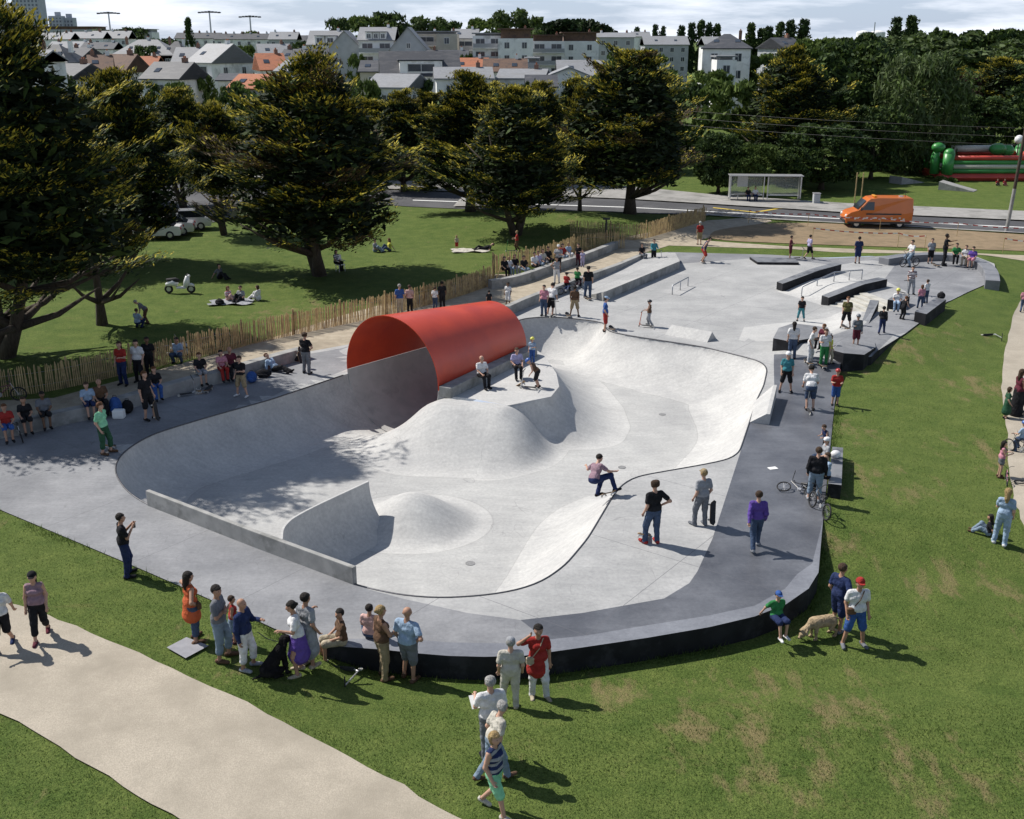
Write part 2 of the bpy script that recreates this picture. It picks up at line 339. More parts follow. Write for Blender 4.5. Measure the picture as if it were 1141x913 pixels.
# ------------------------------------------------------------------ materials of the setting
WORN=[tuple(P2(*q))+(r,) for q,r in (((775,795),2.2),((850,800),2.6),((870,865),2.4),((930,770),3.0),((720,760),2.0),((1030,850),3.0),((860,740),1.8),((660,745),1.6),((935,600),1.6),((945,480),2.2),((1000,400),3.0),((945,410),2.0),((1095,500),3.0),((1100,430),3.5),((300,350),3.5),((330,345),4.0),((1050,380),3.0),((980,540),3.0),((20,560),2.5),((250,730),1.5),((640,255),3.0),((1100,640),3.0))]
def ground_material():
    m=bpy.data.materials.new('grass'); m.use_nodes=True; nt=m.node_tree; N=nt.nodes; L=nt.links; b=N['Principled BSDF']; b.inputs['Roughness'].default_value=.95; b.inputs['Specular IOR Level'].default_value=.15
    tc=N.new('ShaderNodeTexCoord')
    def noise(s,d=5,st=None,ro=.6):
        n=N.new('ShaderNodeTexNoise'); n.inputs['Scale'].default_value=s; n.inputs['Detail'].default_value=d; n.inputs['Roughness'].default_value=ro
        if st:
            mp=N.new('ShaderNodeMapping'); mp.inputs['Scale'].default_value=st; mp.inputs['Rotation'].default_value=(0,0,.5); L.new(tc.outputs['Object'],mp.inputs[0]); L.new(mp.outputs[0],n.inputs[0])
        else: L.new(tc.outputs['Object'],n.inputs[0])
        return n.outputs['Fac']
    def ramp(f,a,b_,ca,cb):
        r=N.new('ShaderNodeValToRGB'); r.color_ramp.elements[0].position=a; r.color_ramp.elements[1].position=b_; r.color_ramp.elements[0].color=(*ca,1); r.color_ramp.elements[1].color=(*cb,1); L.new(f,r.inputs[0]); return r.outputs[0]
    def mix(f,a,b_,bl='MIX'):
        x=N.new('ShaderNodeMix'); x.data_type='RGBA'; x.blend_type=bl
        if isinstance(f,float): x.inputs[0].default_value=f
        else: L.new(f,x.inputs[0])
        L.new(a,x.inputs[6]); 
        if isinstance(b_,tuple): x.inputs[7].default_value=(*b_,1)
        else: L.new(b_,x.inputs[7])
        return x.outputs[2]
    c=ramp(noise(14,6),.3,.7,(.058,.096,.022),(.125,.174,.044))
    c2=ramp(noise(1.1,5),.35,.7,(.75,.8,.7),(1.25,1.12,1.15)); c=mix(1.0,c,c2,'MULTIPLY')
    c=mix(ramp(noise(.35,7,(1,2.2,1),.72),.60,.76,(0,0,0),(.62,.62,.62)),c,(.17,.135,.062))
    c=mix(ramp(noise(2.3,7,(1,1.7,1),.75),.62,.74,(0,0,0),(.55,.55,.55)),c,(.19,.145,.07))
    # worn ground where people have trampled the turf
    def worn(cx,cy,r):
        vm=N.new('ShaderNodeVectorMath'); vm.operation='DISTANCE'; L.new(tc.outputs['Object'],vm.inputs[0]); vm.inputs[1].default_value=(cx,cy,-.3); a=N.new('ShaderNodeMapRange'); a.inputs['From Min'].default_value=r; a.inputs['From Max'].default_value=r*.2; L.new(vm.outputs[1],a.inputs[0]); return a.outputs[0]
    ws=[worn(*q) for q in WORN]; acc=ws[0]
    for q in ws[1:]:
        m_=N.new('ShaderNodeMath'); m_.operation='MAXIMUM'; L.new(acc,m_.inputs[0]); L.new(q,m_.inputs[1]); acc=m_.outputs[0]
    wn=noise(.85,7,(1.7,.75,1),.66); m_=N.new('ShaderNodeMath'); m_.operation='MULTIPLY_ADD'; L.new(acc,m_.inputs[0]); m_.inputs[1].default_value=.17; L.new(wn,m_.inputs[2])
    c=mix(ramp(m_.outputs[0],.635,.77,(0,0,0),(.75,.75,.75)),c,(.215,.165,.088))
    dr=ramp(noise(.10,4),.45,.7,(0,0,0),(.35,.35,.35)); c=mix(dr,c,(.13,.16,.045))
    c3=ramp(noise(45,3),.3,.75,(.6,.6,.6),(1.4,1.4,1.3)); c=mix(1.0,c,c3,'MULTIPLY')
    L.new(c,b.inputs['Base Color'])
    bn=N.new('ShaderNodeBump'); bn.inputs['Strength'].default_value=.9; bn.inputs['Distance'].default_value=.06; L.new(noise(22,5),bn.inputs['Height']); L.new(bn.outputs[0],b.inputs['Normal'])
    return m
def concrete(name,c1,c2,c3,rough=.75,joints=4.0,tint=(.12,.12,.13),spec=.4):
    m=mat(name,c1,c2,scale=.9,rough=rough,c3=c3,s3=.33,t3=(.42,.68),detail=7,spec=spec,bump=.12,bscale=30)
    nt=m.node_tree; N=nt.nodes; L=nt.links; b=N['Principled BSDF']; src=b.inputs['Base Color'].links[0].from_socket
    tc=N.new('ShaderNodeTexCoord')
    n=N.new('ShaderNodeTexNoise'); n.inputs['Scale'].default_value=9; n.inputs['Detail'].default_value=7; n.inputs['Roughness'].default_value=.7; L.new(tc.outputs['Object'],n.inputs[0])
    r=N.new('ShaderNodeValToRGB'); r.color_ramp.elements[0].position=.3; r.color_ramp.elements[0].color=(.82,.82,.83,1); r.color_ramp.elements[1].position=.7; r.color_ramp.elements[1].color=(1.1,1.1,1.09,1); L.new(n.outputs['Fac'],r.inputs[0])
    x=N.new('ShaderNodeMix'); x.data_type='RGBA'; x.blend_type='MULTIPLY'; x.inputs[0].default_value=1; L.new(src,x.inputs[6]); L.new(r.outputs[0],x.inputs[7]); out=x.outputs[2]
    # trowel streaks and wheel marks
    mp2=N.new('ShaderNodeMapping'); mp2.inputs['Rotation'].default_value=(0,0,-.7); mp2.inputs['Scale'].default_value=(1,5,1); L.new(tc.outputs['Object'],mp2.inputs[0])
    n3=N.new('ShaderNodeTexNoise'); n3.inputs['Scale'].default_value=.8; n3.inputs['Detail'].default_value=8; n3.inputs['Roughness'].default_value=.75; n3.inputs['Distortion'].default_value=.6; L.new(mp2.outputs[0],n3.inputs[0])
    r3=N.new('ShaderNodeValToRGB'); r3.color_ramp.elements[0].position=.3; r3.color_ramp.elements[0].color=(.88,.88,.885,1); r3.color_ramp.elements[1].position=.6; r3.color_ramp.elements[1].color=(1.03,1.03,1.03,1); L.new(n3.outputs['Fac'],r3.inputs[0])
    x3=N.new('ShaderNodeMix'); x3.data_type='RGBA'; x3.blend_type='MULTIPLY'; x3.inputs[0].default_value=1; L.new(out,x3.inputs[6]); L.new(r3.outputs[0],x3.inputs[7]); out=x3.outputs[2]
    # scuffs: thin meandering marks left by wheels
    for sc_,th_,off in ((.9,.0022,0),(1.7,.0018,7)):
        mq=N.new('ShaderNodeMapping'); mq.inputs['Location'].default_value=(off,off*2,0); mq.inputs['Rotation'].default_value=(0,0,.4+off); mq.inputs['Scale'].default_value=(1,.45,1); L.new(tc.outputs['Object'],mq.inputs[0])
        nq=N.new('ShaderNodeTexNoise'); nq.inputs['Scale'].default_value=sc_; nq.inputs['Detail'].default_value=1.2; L.new(mq.outputs[0],nq.inputs[0])
        cq=N.new('ShaderNodeMath'); cq.operation='COMPARE'; L.new(nq.outputs['Fac'],cq.inputs[0]); cq.inputs[1].default_value=.5; cq.inputs[2].default_value=th_
        nm=N.new('ShaderNodeTexNoise'); nm.inputs['Scale'].default_value=.6; nm.inputs['Detail'].default_value=3; L.new(mq.outputs[0],nm.inputs[0]); rm_=N.new('ShaderNodeMapRange'); rm_.inputs['From Min'].default_value=.5; rm_.inputs['From Max'].default_value=.62; rm_.inputs['To Max'].default_value=.24; L.new(nm.outputs['Fac'],rm_.inputs[0])
        mu=N.new('ShaderNodeMath'); mu.operation='MULTIPLY'; L.new(cq.outputs[0],mu.inputs[0]); L.new(rm_.outputs[0],mu.inputs[1]); xq=N.new('ShaderNodeMix'); xq.data_type='RGBA'; L.new(mu.outputs[0],xq.inputs[0]); L.new(out,xq.inputs[6]); xq.inputs[7].default_value=(.06,.06,.062,1); out=xq.outputs[2]
    if joints:
        mp=N.new('ShaderNodeMapping'); mp.inputs['Rotation'].default_value=(0,0,-T_AX); L.new(tc.outputs['Object'],mp.inputs[0])
        bt=N.new('ShaderNodeTexBrick'); bt.inputs['Scale'].default_value=1; bt.inputs['Mortar Size'].default_value=.012; bt.inputs['Mortar Smooth'].default_value=.3; bt.inputs['Brick Width'].default_value=joints*1.2; bt.inputs['Row Height'].default_value=joints; bt.offset=0
        L.new(mp.outputs[0],bt.inputs['Vector']); x2=N.new('ShaderNodeMix'); x2.data_type='RGBA'
        mm=N.new('ShaderNodeMath'); mm.operation='MULTIPLY'; mm.inputs[1].default_value=.75; L.new(bt.outputs['Fac'],mm.inputs[0]); L.new(mm.outputs[0],x2.inputs[0]); L.new(out,x2.inputs[6]); x2.inputs[7].default_value=(*tint,1); out=x2.outputs[2]
    L.new(out,b.inputs['Base Color']); return m
m_grass=ground_material()
m_con=concrete('pale_concrete',(.42,.418,.41),(.36,.36,.355),(.30,.302,.30))
m_grey=concrete('grey_concrete',(.27,.273,.283),(.22,.224,.234),(.165,.17,.182))
m_dark=concrete('smooth_dark_concrete',(.150,.156,.172),(.108,.113,.127),(.070,.074,.087),rough=.42)
m_rim=concrete('lit_rim_concrete',(.225,.235,.26),(.18,.188,.21),(.14,.147,.168),rough=.5,joints=0)  # flat deck rim; the light on its slope is put into the colour
m_bowl=concrete('bowl_concrete',(.53,.525,.505),(.47,.465,.45),(.41,.408,.40),joints=0)
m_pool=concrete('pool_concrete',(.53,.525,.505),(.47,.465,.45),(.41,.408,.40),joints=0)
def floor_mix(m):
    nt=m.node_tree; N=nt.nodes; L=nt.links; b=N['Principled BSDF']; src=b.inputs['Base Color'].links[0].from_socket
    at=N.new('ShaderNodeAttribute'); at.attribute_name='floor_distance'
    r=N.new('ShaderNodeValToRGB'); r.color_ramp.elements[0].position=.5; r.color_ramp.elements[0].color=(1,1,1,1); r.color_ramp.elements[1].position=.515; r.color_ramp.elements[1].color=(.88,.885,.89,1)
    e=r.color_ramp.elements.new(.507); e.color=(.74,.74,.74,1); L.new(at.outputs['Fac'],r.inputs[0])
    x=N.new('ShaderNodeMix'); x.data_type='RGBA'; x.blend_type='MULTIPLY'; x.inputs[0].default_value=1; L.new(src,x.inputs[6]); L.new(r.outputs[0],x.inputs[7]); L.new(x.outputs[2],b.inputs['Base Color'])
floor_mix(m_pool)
m_black=mat('black_shaded_concrete',(.022,.023,.026),(.014,.014,.016),scale=2,rough=.8,c3=(.035,.035,.04),s3=1.5,bump=.1,spec=.15)  # dark concrete, with the shade of the side faces put into its colour
m_ledge=mat('ledge_concrete',(.34,.335,.32),(.25,.25,.24),scale=2.2,rough=.85,c3=(.19,.19,.18),s3=.9,bump=.15,detail=7)
m_steel=mat('galvanised_steel',(.42,.43,.45),(.33,.34,.36),scale=20,rough=.38,metal=.85)
m_sand=mat('pale_sand_path',(.40,.345,.26),(.32,.27,.20),scale=2.5,rough=.95,c3=(.27,.23,.17),s3=.5,bump=.3,detail=8,bscale=40)
m_gravel=mat('fine_gravel_path',(.45,.395,.315),(.34,.30,.24),scale=30,rough=.95,c3=(.29,.255,.20),s3=.6,t3=(.4,.7),bump=.35,detail=8,bscale=60)
m_soil=mat('bare_tan_soil',(.25,.18,.105),(.20,.145,.083),scale=1.6,rough=.95,c3=(.17,.125,.07),s3=.5,bump=.3,detail=7,bscale=25)
m_asph=mat('asphalt',(.062,.062,.066),(.05,.05,.053),scale=3,rough=.85,c3=(.085,.085,.088),s3=.2,bump=.1,bscale=60)
m_pave=mat('pale_pavement',(.32,.31,.29),(.26,.25,.235),scale=2,rough=.9,c3=(.2,.195,.18),s3=.4)
m_paint=mat('road_paint',(.72,.72,.70),(.6,.6,.58),scale=8,rough=.7)
m_yel=mat('yellow_paint',(.6,.45,.08),(.45,.33,.05),scale=8,rough=.7)
# ------------------------------------------------------------------ ground, deck, bowl
deck_in=deck
xs=np.arange(-60,72,1.1); ys=np.arange(6,112,1.1); gx,gy=np.meshgrid(xs,ys)
g1=np.stack([gx.ravel(),gy.ravel()],1)
xf=np.concatenate([np.linspace(-900,900,25)]); yf=np.linspace(130,1900,20); gx,gy=np.meshgrid(xf,yf); g2=np.stack([gx.ravel(),gy.ravel()],1)
inner=[tuple(v) for v in (np.array(resample(bowl,.8)))]
tag(sheet('ground',[(-4000,-60),(4000,-60),(5000,9000),(-5000,9000)],[smooth_closed(resample(deck,1.0),0)],ground_z,1.5,[m_grass],pts_extra=np.concatenate([g1,g2]),clear=.3),kind='structure')
dark_px=[(835,471),(862,440),(862,398),(880,402),(925,411),(936,412),(930,450),(925,500),(917,580),(905,628),(888,640),(875,656),(841,675),(790,686),(720,697),(655,708),(600,714),(585,692),(650,684),(740,668),(768,650),(777,637),(794,600),(823,510)]
dark_zone=[P2(*q) for q in dark_px]
left_zone=[P2(*q) for q in ((411,656.5),(448,668),(520,684),(585,692),(600,714),(655,708),(720,697),(790,686),(841,675),(875,656),(888,640),(905,628),(917,580),(912,638),(901,656),(875,674),(841,687),(790,699),(720,711),(646,722),(583,731),(464,728),(400,722),(372,712),(354,719),(283,690),(205,655),(100,610),(0,568),(-120,610),(-120,500),(0,478),(200,432),(380,385),(387,412),(130,500),(128,530),(163,563),(280,608))]
rim_zone=[P2(*q) for q in ((372,712),(440,711),(500,716),(560,717),(600,714),(655,708),(720,697),(790,686),(841,675),(875,656),(888,640),(905,628),(917,580),(912,638),(901,656),(875,674),(841,687),(790,699),(720,711),(646,722),(583,731),(464,728),(400,722))]
def up(q): return P2(*q,.6)
far_zone=[up(q) for q in ((893,383),(962,362),(985,345),(1010,325),(985,312),(1000,292),(992,285),(1085,285),(1112,310),(1055,336),(973,392))]
strip_zone=[P2(*q) for q in ((744,281),(860,284),(925,288),(995,293),(988,303),(900,292),(840,288),(745,295))]
bank_zone=[P2(*q) for q in ((866,325),(915,340),(938,342),(960,326),(905,306))]
wbank=[P2(*q) for q in ((823,379),(829,365),(860,361),(893,358),(940,352),(960,348),(958,364),(893,384),(868,378),(861,380))]
def deck_mat(x,y):
    m=np.zeros(x.shape,int)
    for z_,i in ((left_zone,1),(rim_zone,4),(far_zone,1),(strip_zone,1),(dark_zone,2),(bank_zone,3),(wbank,3)): m[poly_sd(x,y,z_)<0]=i
    return m
dk=sheet('skatepark_deck',deck,[bowl+[]],lambda x,y: plateau(x,y),.55,[m_con,m_grey,m_dark,m_bowl,m_rim],deck_mat,extra=[resample(z_,.5,False) for z_ in ([P2(*q) for q in ((835,471.7),(823,510),(794,600),(777,637),(768,650),(740,667),(650,683),(580,691),(520,683),(448,667),(412,657.2))],[P2(*q) for q in ((863,441),(862,399.5),(880,402),(925,411),(935,412))],[P2(*q) for q in ((378,712.5),(440,711),(500,716),(560,717),(600,714),(655,708),(720,697),(790,686),(841,675),(875,656),(888,640),(905,628),(916,584))],wbank,bank_zone+bank_zone[:1],[P2(*q) for q in ((390,386),(388,411))],strip_zone[3:],far_zone[:8])],smooth=False)
tag(dk,kind='structure')
isl=sheet('platform_deck',island,[],lambda x,y: 0*x,.5,[m_bowl],smooth=False); tag(isl,kind='structure')
# skirt round the deck
mb=MB(); pts=resample(deck,.6); n=len(pts)
for i in range(n):
    a=pts[i]; b=pts[(i+1)%n]; za,zb=float(plateau(*a)),float(plateau(*b))
    mb.add([(a[0],a[1],-1.6),(b[0],b[1],-1.6),(b[0],b[1],zb),(a[0],a[1],za)],[[0,1,2,3]])
tag(mb.build('deck_edge',[m_black]),kind='structure')
bw=None
def bowl_grid():
    xs=[p[0] for p in bowl]; ys=[p[1] for p in bowl]; st=.17
    gx,gy=np.meshgrid(np.arange(min(xs),max(xs),st),np.arange(min(ys),max(ys),st)); g=np.stack([gx.ravel(),gy.ravel()],1)
    rows=[g]
    for base,sg in ((bowl,1),(island,-1)):
        q=np.array(resample(base,.22)); t=np.roll(q,-1,0)-np.roll(q,1,0); t/=np.hypot(t[:,0],t[:,1])[:,None]+1e-9
        ar=sum(q[i][0]*q[(i+1)%len(q)][1]-q[(i+1)%len(q)][0]*q[i][1] for i in range(len(q)))
        nn=np.stack([-t[:,1],t[:,0]],1)*(1 if ar>0 else -1)*sg
        for o in (.02,.05,.095): rows.append(q+nn*o)
    g=np.concatenate(rows); return g
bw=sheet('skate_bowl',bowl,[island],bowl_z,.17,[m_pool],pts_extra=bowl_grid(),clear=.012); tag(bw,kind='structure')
v=np.zeros(len(bw.data.vertices)*3); bw.data.vertices.foreach_get('co',v); v=v.reshape(-1,3)
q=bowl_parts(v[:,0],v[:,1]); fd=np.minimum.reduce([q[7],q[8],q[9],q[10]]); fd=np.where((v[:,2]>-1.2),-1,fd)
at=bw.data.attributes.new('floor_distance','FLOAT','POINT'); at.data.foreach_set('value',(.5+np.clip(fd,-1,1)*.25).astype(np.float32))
# steel coping and the dark joint along the lip
mb=MB(); r=resample(bowl,.3); r=[q for q in r]; 
keep=[q for q in r if not((q[0]-TC[0])*TAX[0]+(q[1]-TC[1])*TAX[1]>-.1 and (q[0]-TC[0])*TAX[0]+(q[1]-TC[1])*TAX[1]<TL+.1 and abs((q[0]-TC[0])*TNX[0]+(q[1]-TC[1])*TNX[1])<TR0+.4)]
i0=max(range(len(keep)),key=lambda i:math.dist(keep[i],keep[i-1])); keep=keep[i0:]+keep[:i0]
mb.tube([(q[0],q[1],.0) for q in keep],.028,6)
m_cop=mat('coping_steel',(.12,.12,.13),(.08,.08,.085),scale=12,rough=.45,metal=.6)
tag(mb.build('steel_coping',[m_cop],smooth=True),kind='structure')
# ------------------------------------------------------------------ the red pipe
m_red=mat('red_painted_steel',(.56,.064,.023),(.48,.052,.021),scale=.8,rough=.34,c3=(.40,.038,.02),s3=.6,t3=(.45,.75),spec=.5,detail=6,stretch=(1,1,1))
pipe=empty('full_pipe',(TC[0],TC[1],0),'big tapering skate pipe with a red painted steel roof and a bare concrete inside','skate pipe')
def pipe_pt(l,a,off=0,base=(0,0)):
    R=tube_R(l)+off; q=TAX*l+TNX*R*math.cos(a); return (q[0],q[1],TZ+R*math.sin(a))
def arc_shell(a0,a1,n,l0,l1,k,t):
    vs=[];fs=[]
    for s in (0,t):
        for i in range(k+1):
            for j in range(n+1): vs.append(pipe_pt(l0+(l1-l0)*i/k,a0+(a1-a0)*j/n,s))
    w=n+1; h=(k+1)*w
    for i in range(k):
        for j in range(n):
            q=[i*w+j,i*w+j+1,(i+1)*w+j+1,(i+1)*w+j]; fs.append(q); fs.append([x+h for x in q[::-1]])
    for j in range(n): fs.append([j,j+h,j+1+h,j+1]); b=k*w; fs.append([b+j,b+j+1,b+j+1+h,b+j+h])
    for i in range(k): fs.append([i*w,(i+1)*w,(i+1)*w+h,i*w+h]); fs.append([i*w+n,i*w+n+h,(i+1)*w+n+h,(i+1)*w+n])
    return vs,fs
mb=MB(); mb.add(*arc_shell(math.radians(-3),math.radians(183),56,0,TL,14,.035)); o=mb.build('roof_shell',[m_red],pipe,smooth=True); o.data.polygons.foreach_set('use_smooth',[True]*len(o.data.polygons))
md=o.modifiers.new('edges','EDGE_SPLIT'); md.split_angle=math.radians(50)
mb=MB(); mb.add(*arc_shell(math.radians(183.4),math.radians(356.6),48,0.0,TL,14,.03)); o=mb.build('concrete_lining',[mat('pipe_concrete',(.50,.485,.465),(.41,.40,.385),scale=1.6,rough=.85,c3=(.35,.34,.33),s3=.8,detail=7)],pipe,smooth=True)
md=o.modifiers.new('edges','EDGE_SPLIT'); md.split_angle=math.radians(50)
# ------------------------------------------------------------------ walls and ledges
def strip_wall(name,line,width,z0,z1,mats,label,cat,side=1,group=None,cap=.0):
    """a long block along line, width to the given side"""
    p=np.array(line); t=np.gradient(p,axis=0); t/=np.hypot(t[:,0],t[:,1])[:,None]; nn=np.stack([-t[:,1],t[:,0]],1)*side
    q=p+nn*width; a,b=(list(map(tuple,p)),list(map(tuple,q)))
    mb=MB(); n=len(a); z1=z1 if isinstance(z1,(list,tuple)) else [z1]*n; z0=z0 if isinstance(z0,(list,tuple)) else [z0]*n
    vs=[]
    for i in range(n): vs+= [(a[i][0],a[i][1],z0[i]),(b[i][0],b[i][1],z0[i]),(b[i][0],b[i][1],z1[i]),(a[i][0],a[i][1],z1[i])]
    fs=[];mi=[]
    for i in range(n-1):
        k=4*i
        for c in range(4): f=[k+c,k+(c+1)%4,k+4+(c+1)%4,k+4+c]; fs.append(f if side<0 else f[::-1]); mi.append(1 if c==2 and len(mats)>1 else 0)
    fs.append([0,3,2,1] if side<0 else [0,1,2,3]); fs.append([4*n-4,4*n-3,4*n-2,4*n-1] if side<0 else [4*n-1,4*n-2,4*n-3,4*n-4]); mi+=[0,0]
    mb.add(vs,fs); mb.m=mi; o=mb.build(name,mats); b=o.modifiers.new('bevel','BEVEL'); b.width=.02; b.segments=2; b.limit_method='ANGLE'; return tag(o,label,cat,group)
sw=smooth_line(wall_line_a,.8)
strip_wall('seat_wall',sw,.45,-.3,.5,[m_ledge],'long low curved concrete seat wall between the deck and the sand path on the left','low wall',1)
strip_wall('seat_wall',resample([P2(*q) for q in ((568,352),(585,344),(640,322),(690,304),(718,292))],.8,False),.35,-.3,.5,[m_ledge],'low concrete retaining wall between the sand path behind the red pipe and the deck','low wall',1)
strip_wall('seat_wall',smooth_line([GG(*q)[:2] for q in ((548,323),(580,318),(620,303),(655,292),(690,277))],.8),.4,-.3,.5,[m_ledge],'low concrete bench wall in front of the paling fence, packed with sitting people','low wall',1)
lp=resample([P2(164,563.5),P2(280,609),P2(394,652)],.8,False)
strip_wall('long_ledge',lp,.14,-.05,.5,[m_ledge,],'long straight concrete ledge wall on the near left lip of the bowl','ledge',1)
pl=[TC+TNX*(TR0+.06)+TAX*.0,TC+TNX*(TR1+.06)+TAX*TL]
pl2=resample([tuple(pl[0]),tuple(pl[1])],.8,False)
strip_wall('bench_ledge',pl2,.55,-.02,.42,[m_ledge],'concrete bench ledge along the foot of the red pipe','ledge',-1)
# raised pad with a slanting end
mb=MB(); q=[P2(672,336),P2(757,300),P2(752,290),P2(716,287),P2(640,322),P2(655,330)]
mb.prism(q,-.05,[.5,.5,.48,.3,.02,.05],0,mside=1); o=mb.build('manual_pad',[m_con,m_ledge]); tag(o,'raised wedge shaped concrete platform beside the retaining wall, scooter riders at its far end','platform')
def hubba(name,lowt,lowb,bend,end,mats,label):
    """a sloping ledge: low end, bend and far end given by their near top corners"""
    pass
def ledge_prism(pts,w,side,label,name='black_ledge',mats=None,cat='ledge',group=None,h=.42):
    """pts: ground points (x,y,z) along the near face; top is h above; side: which way it is deep"""
    line=[p[:2] for p in pts]
    return strip_wall(name,line,w,[p[2]-.3 for p in pts],[p[2]+h for p in pts],mats or [m_black,m_lt],label,cat,side,group)
m_lt=mat('dark_ledge_top',(.20,.205,.215),(.15,.155,.165),scale=2,rough=.5,c3=(.09,.093,.105),s3=1.2,bump=.08)
m_lf=mat('dark_ledge_block',(.055,.057,.065),(.035,.036,.042),scale=2,rough=.45,c3=(.09,.093,.105),s3=1.2,bump=.08)
e1=[G(871.5,325),(*P2(912,310,.6),.6),(*P2(937,303,.6),.6)]
ledge_prism(e1,.6,1,'upper of two dark sloping ledges beside the stairs, running down to the left',h=.45)
e2=[G(922.7,341),(*P2(962,326,.6),.6),(*P2(988,320,.6),.6)]
ledge_prism(e2,.6,1,'lower of two dark sloping ledges, directly above the flight of steps',h=.45)
# rail between them
rl=empty('handrail',(0,0,0),'steel skate rail going down the bank between the two dark sloping ledges','rail')
rp=[G(893,330.6),(*P2(910,322,.25),.25),(*P2(929,314,.6),.6),(*P2(946,312.5,.6),.6),(*P2(960,311.6,.6),.6)]
tp=[Vector(p)+Vector((0,0,.55)) for p in rp]
MB().tube([tp[0]-Vector((0,0,.06)),tp[0],tp[2],tp[4],tp[4]-Vector((0,0,.06))],.035,8).build('top_rail',[m_steel],rl,smooth=True)
for p,t in zip(rp,tp): MB().tube([Vector(p)-Vector((0,0,.05)),t],.028,8).build('post',[m_steel],rl,smooth=True)
rl=empty('handrail',(0,0,0),'small low steel flat rail standing alone on the pale concrete','rail')
rp=[G(749,328.5),G(757.5,327),G(766.5,319)]; rp[1]=(Vector(rp[0])+Vector(rp[2]))/2; tp=[Vector(p)+Vector((0,0,.52)) for p in rp]
MB().tube([tp[0],tp[2]],.035,8).build('top_rail',[m_steel],rl,smooth=True)
for p,t in zip(rp,tp): MB().tube([Vector(p)-Vector((0,0,.02)),t],.028,8).build('post',[m_steel],rl,smooth=True)
# stairs
A=np.array(P2(936,341)); B=np.array(P2(964,327,.6)); d=(B-A)/np.hypot(*(B-A)); nr=np.array((d[1],-d[0])); Ls=0; A=B-d*2.15; Ls=2.15; mb=MB()
for k in range(6):
    s0=Ls*k/6; z=.6*(k+1)/6+.035; q=[A+d*s0,A+d*s0+nr*3.6,A+d*(Ls+.1)+nr*3.6,A+d*(Ls+.1)]
    mb.prism([tuple(v) for v in q],-.1 if k==0 else .6*k/6+.033,z)
m_st=mat('stair_concrete',(.52,.50,.45),(.44,.43,.39),scale=3,rough=.85,c3=(.36,.35,.31),s3=1.5)
tag(mb.build('steps',[m_st]),'broad flight of six pale concrete steps below the dark ledge','steps')
# wedges and blocks
def block(name,pxs,z0,h,label,cat='block',mats=None,zt=None):
    q=[P2(a,b,z0) for a,b in pxs]; zz=zt or [z0+h]*len(q)
    mb=MB(); mb.prism(q,z0-.4,zz,0,mside=1); o=mb.build(name,mats or [m_lt,m_black]); b=o.modifiers.new('bevel','BEVEL'); b.width=.02; b.segments=2; b.limit_method='ANGLE'; return tag(o,label,cat)
qa=[P2(860,396),P2(879,400),P2(925,389),P2(921,380),P2(882,378.5),P2(866,384)]
mb=MB(); mb.prism(qa,-.1,[.8,.8,.66,.66,.8,.8],0,1); tag(mb.build('black_block',[m_grey,m_black]),'angular dark concrete block at the bowl corner beside the person in white shirt and jeans','block')
qb=[P2(925,410),P2(938,413.5),P2(961,414,-.05),P2(974,403,.0),P2(973,397,0),P2(936,399.5)]
mb=MB(); mb.prism(qb,-.3,[.8,.8,.7,.66,.64,.8],0,1); tag(mb.build('black_block',[m_grey,m_black]),'angular dark concrete block on the grass edge above the child in a red helmet','block')
block('black_block',((958,366),(967.5,366),(978,349),(968,348)),.35,.2,'dark wedge block between the steps and the man in black carrying a bag','block',zt=[.42,.62,1.0,1.0])
block('black_block',((988,343),(1003,345),(1013,339),(998,336)),.6,.42,'small dark block behind the child in the yellow helmet','block')
block('black_block',((1018,358),(1031,361),(1053,344),(1043,341)),.6,.48,'long dark bench block at the grass edge next to the girl in pink','bench block')
block('black_block',((835,289),(844,295),(890,295.5),(885,290.5)),0,.16,'very low flat dark manual pad near the far edge of the deck','platform')
block('bench',((921,554),(936,556),(938,513),(926,512)),-.02,.46,'dark bench block on the right deck edge with a white helmet on its end','bench',mats=[m_lt,m_black])
# curved ledge at the far end
ca=smooth_line([P2(*q,.6) for q in ((990,296),(1010,292.5),(1040,290.5),(1065,292),(1086,298),(1096,308),(1097,320))],.5)
strip_wall('curved_bench',ca,.75,.2,1.0,[mat('grey_bench_concrete',(.22,.225,.24),(.17,.175,.19),scale=2,rough=.6,c3=(.13,.135,.15),s3=1)],'curved dark concrete bench closing the far right end of the deck','bench',1)
# triangular curb
a=Vector((*P2(746,371),0)); b=Vector((*P2(793,379.5),0)); dv=(b-a).normalized(); nn=Vector((dv.y,-dv.x,0)); mb=MB()
vs=[a+nn*.45,a-nn*.45,b-nn*.45,b+nn*.45,a+Vector((0,0,.42))+dv*.1,b+Vector((0,0,.42))]; mb.add(vs,[[0,1,4],[3,5,2],[0,4,5,3],[1,2,5,4]]); tag(mb.build('spine_curb',[m_bowl]),'low triangular concrete spine curb lying between the scooter child and the white bank','curb')
# wing on the bowl lip
C=[Vector(P(*q)) for q in ((840,448,0),(835,471,0),(843,472,0))]; T1=Vector(P(854,461.5,.42)); T2=Vector(P(862,429,.55)); off=Vector((.13,-.02,0))
mb=MB(); vs=[C[0],C[1],C[2],T1,T2,T1+off,T2+off,Vector((T1.x+.13,T1.y-.02,-.02)),Vector((T2.x+.13,T2.y-.02,-.02))]
mb.add(vs,[[0,1,2,3,4][::1],[4,3,5,6],[3,2,7,5],[6,5,7,8],[0,4,6,8],[0,8,7,2]]); tag(mb.build('bank_extension',[m_bowl]),'bright sloping concrete wing standing up from the right lip of the bowl','ramp extension')
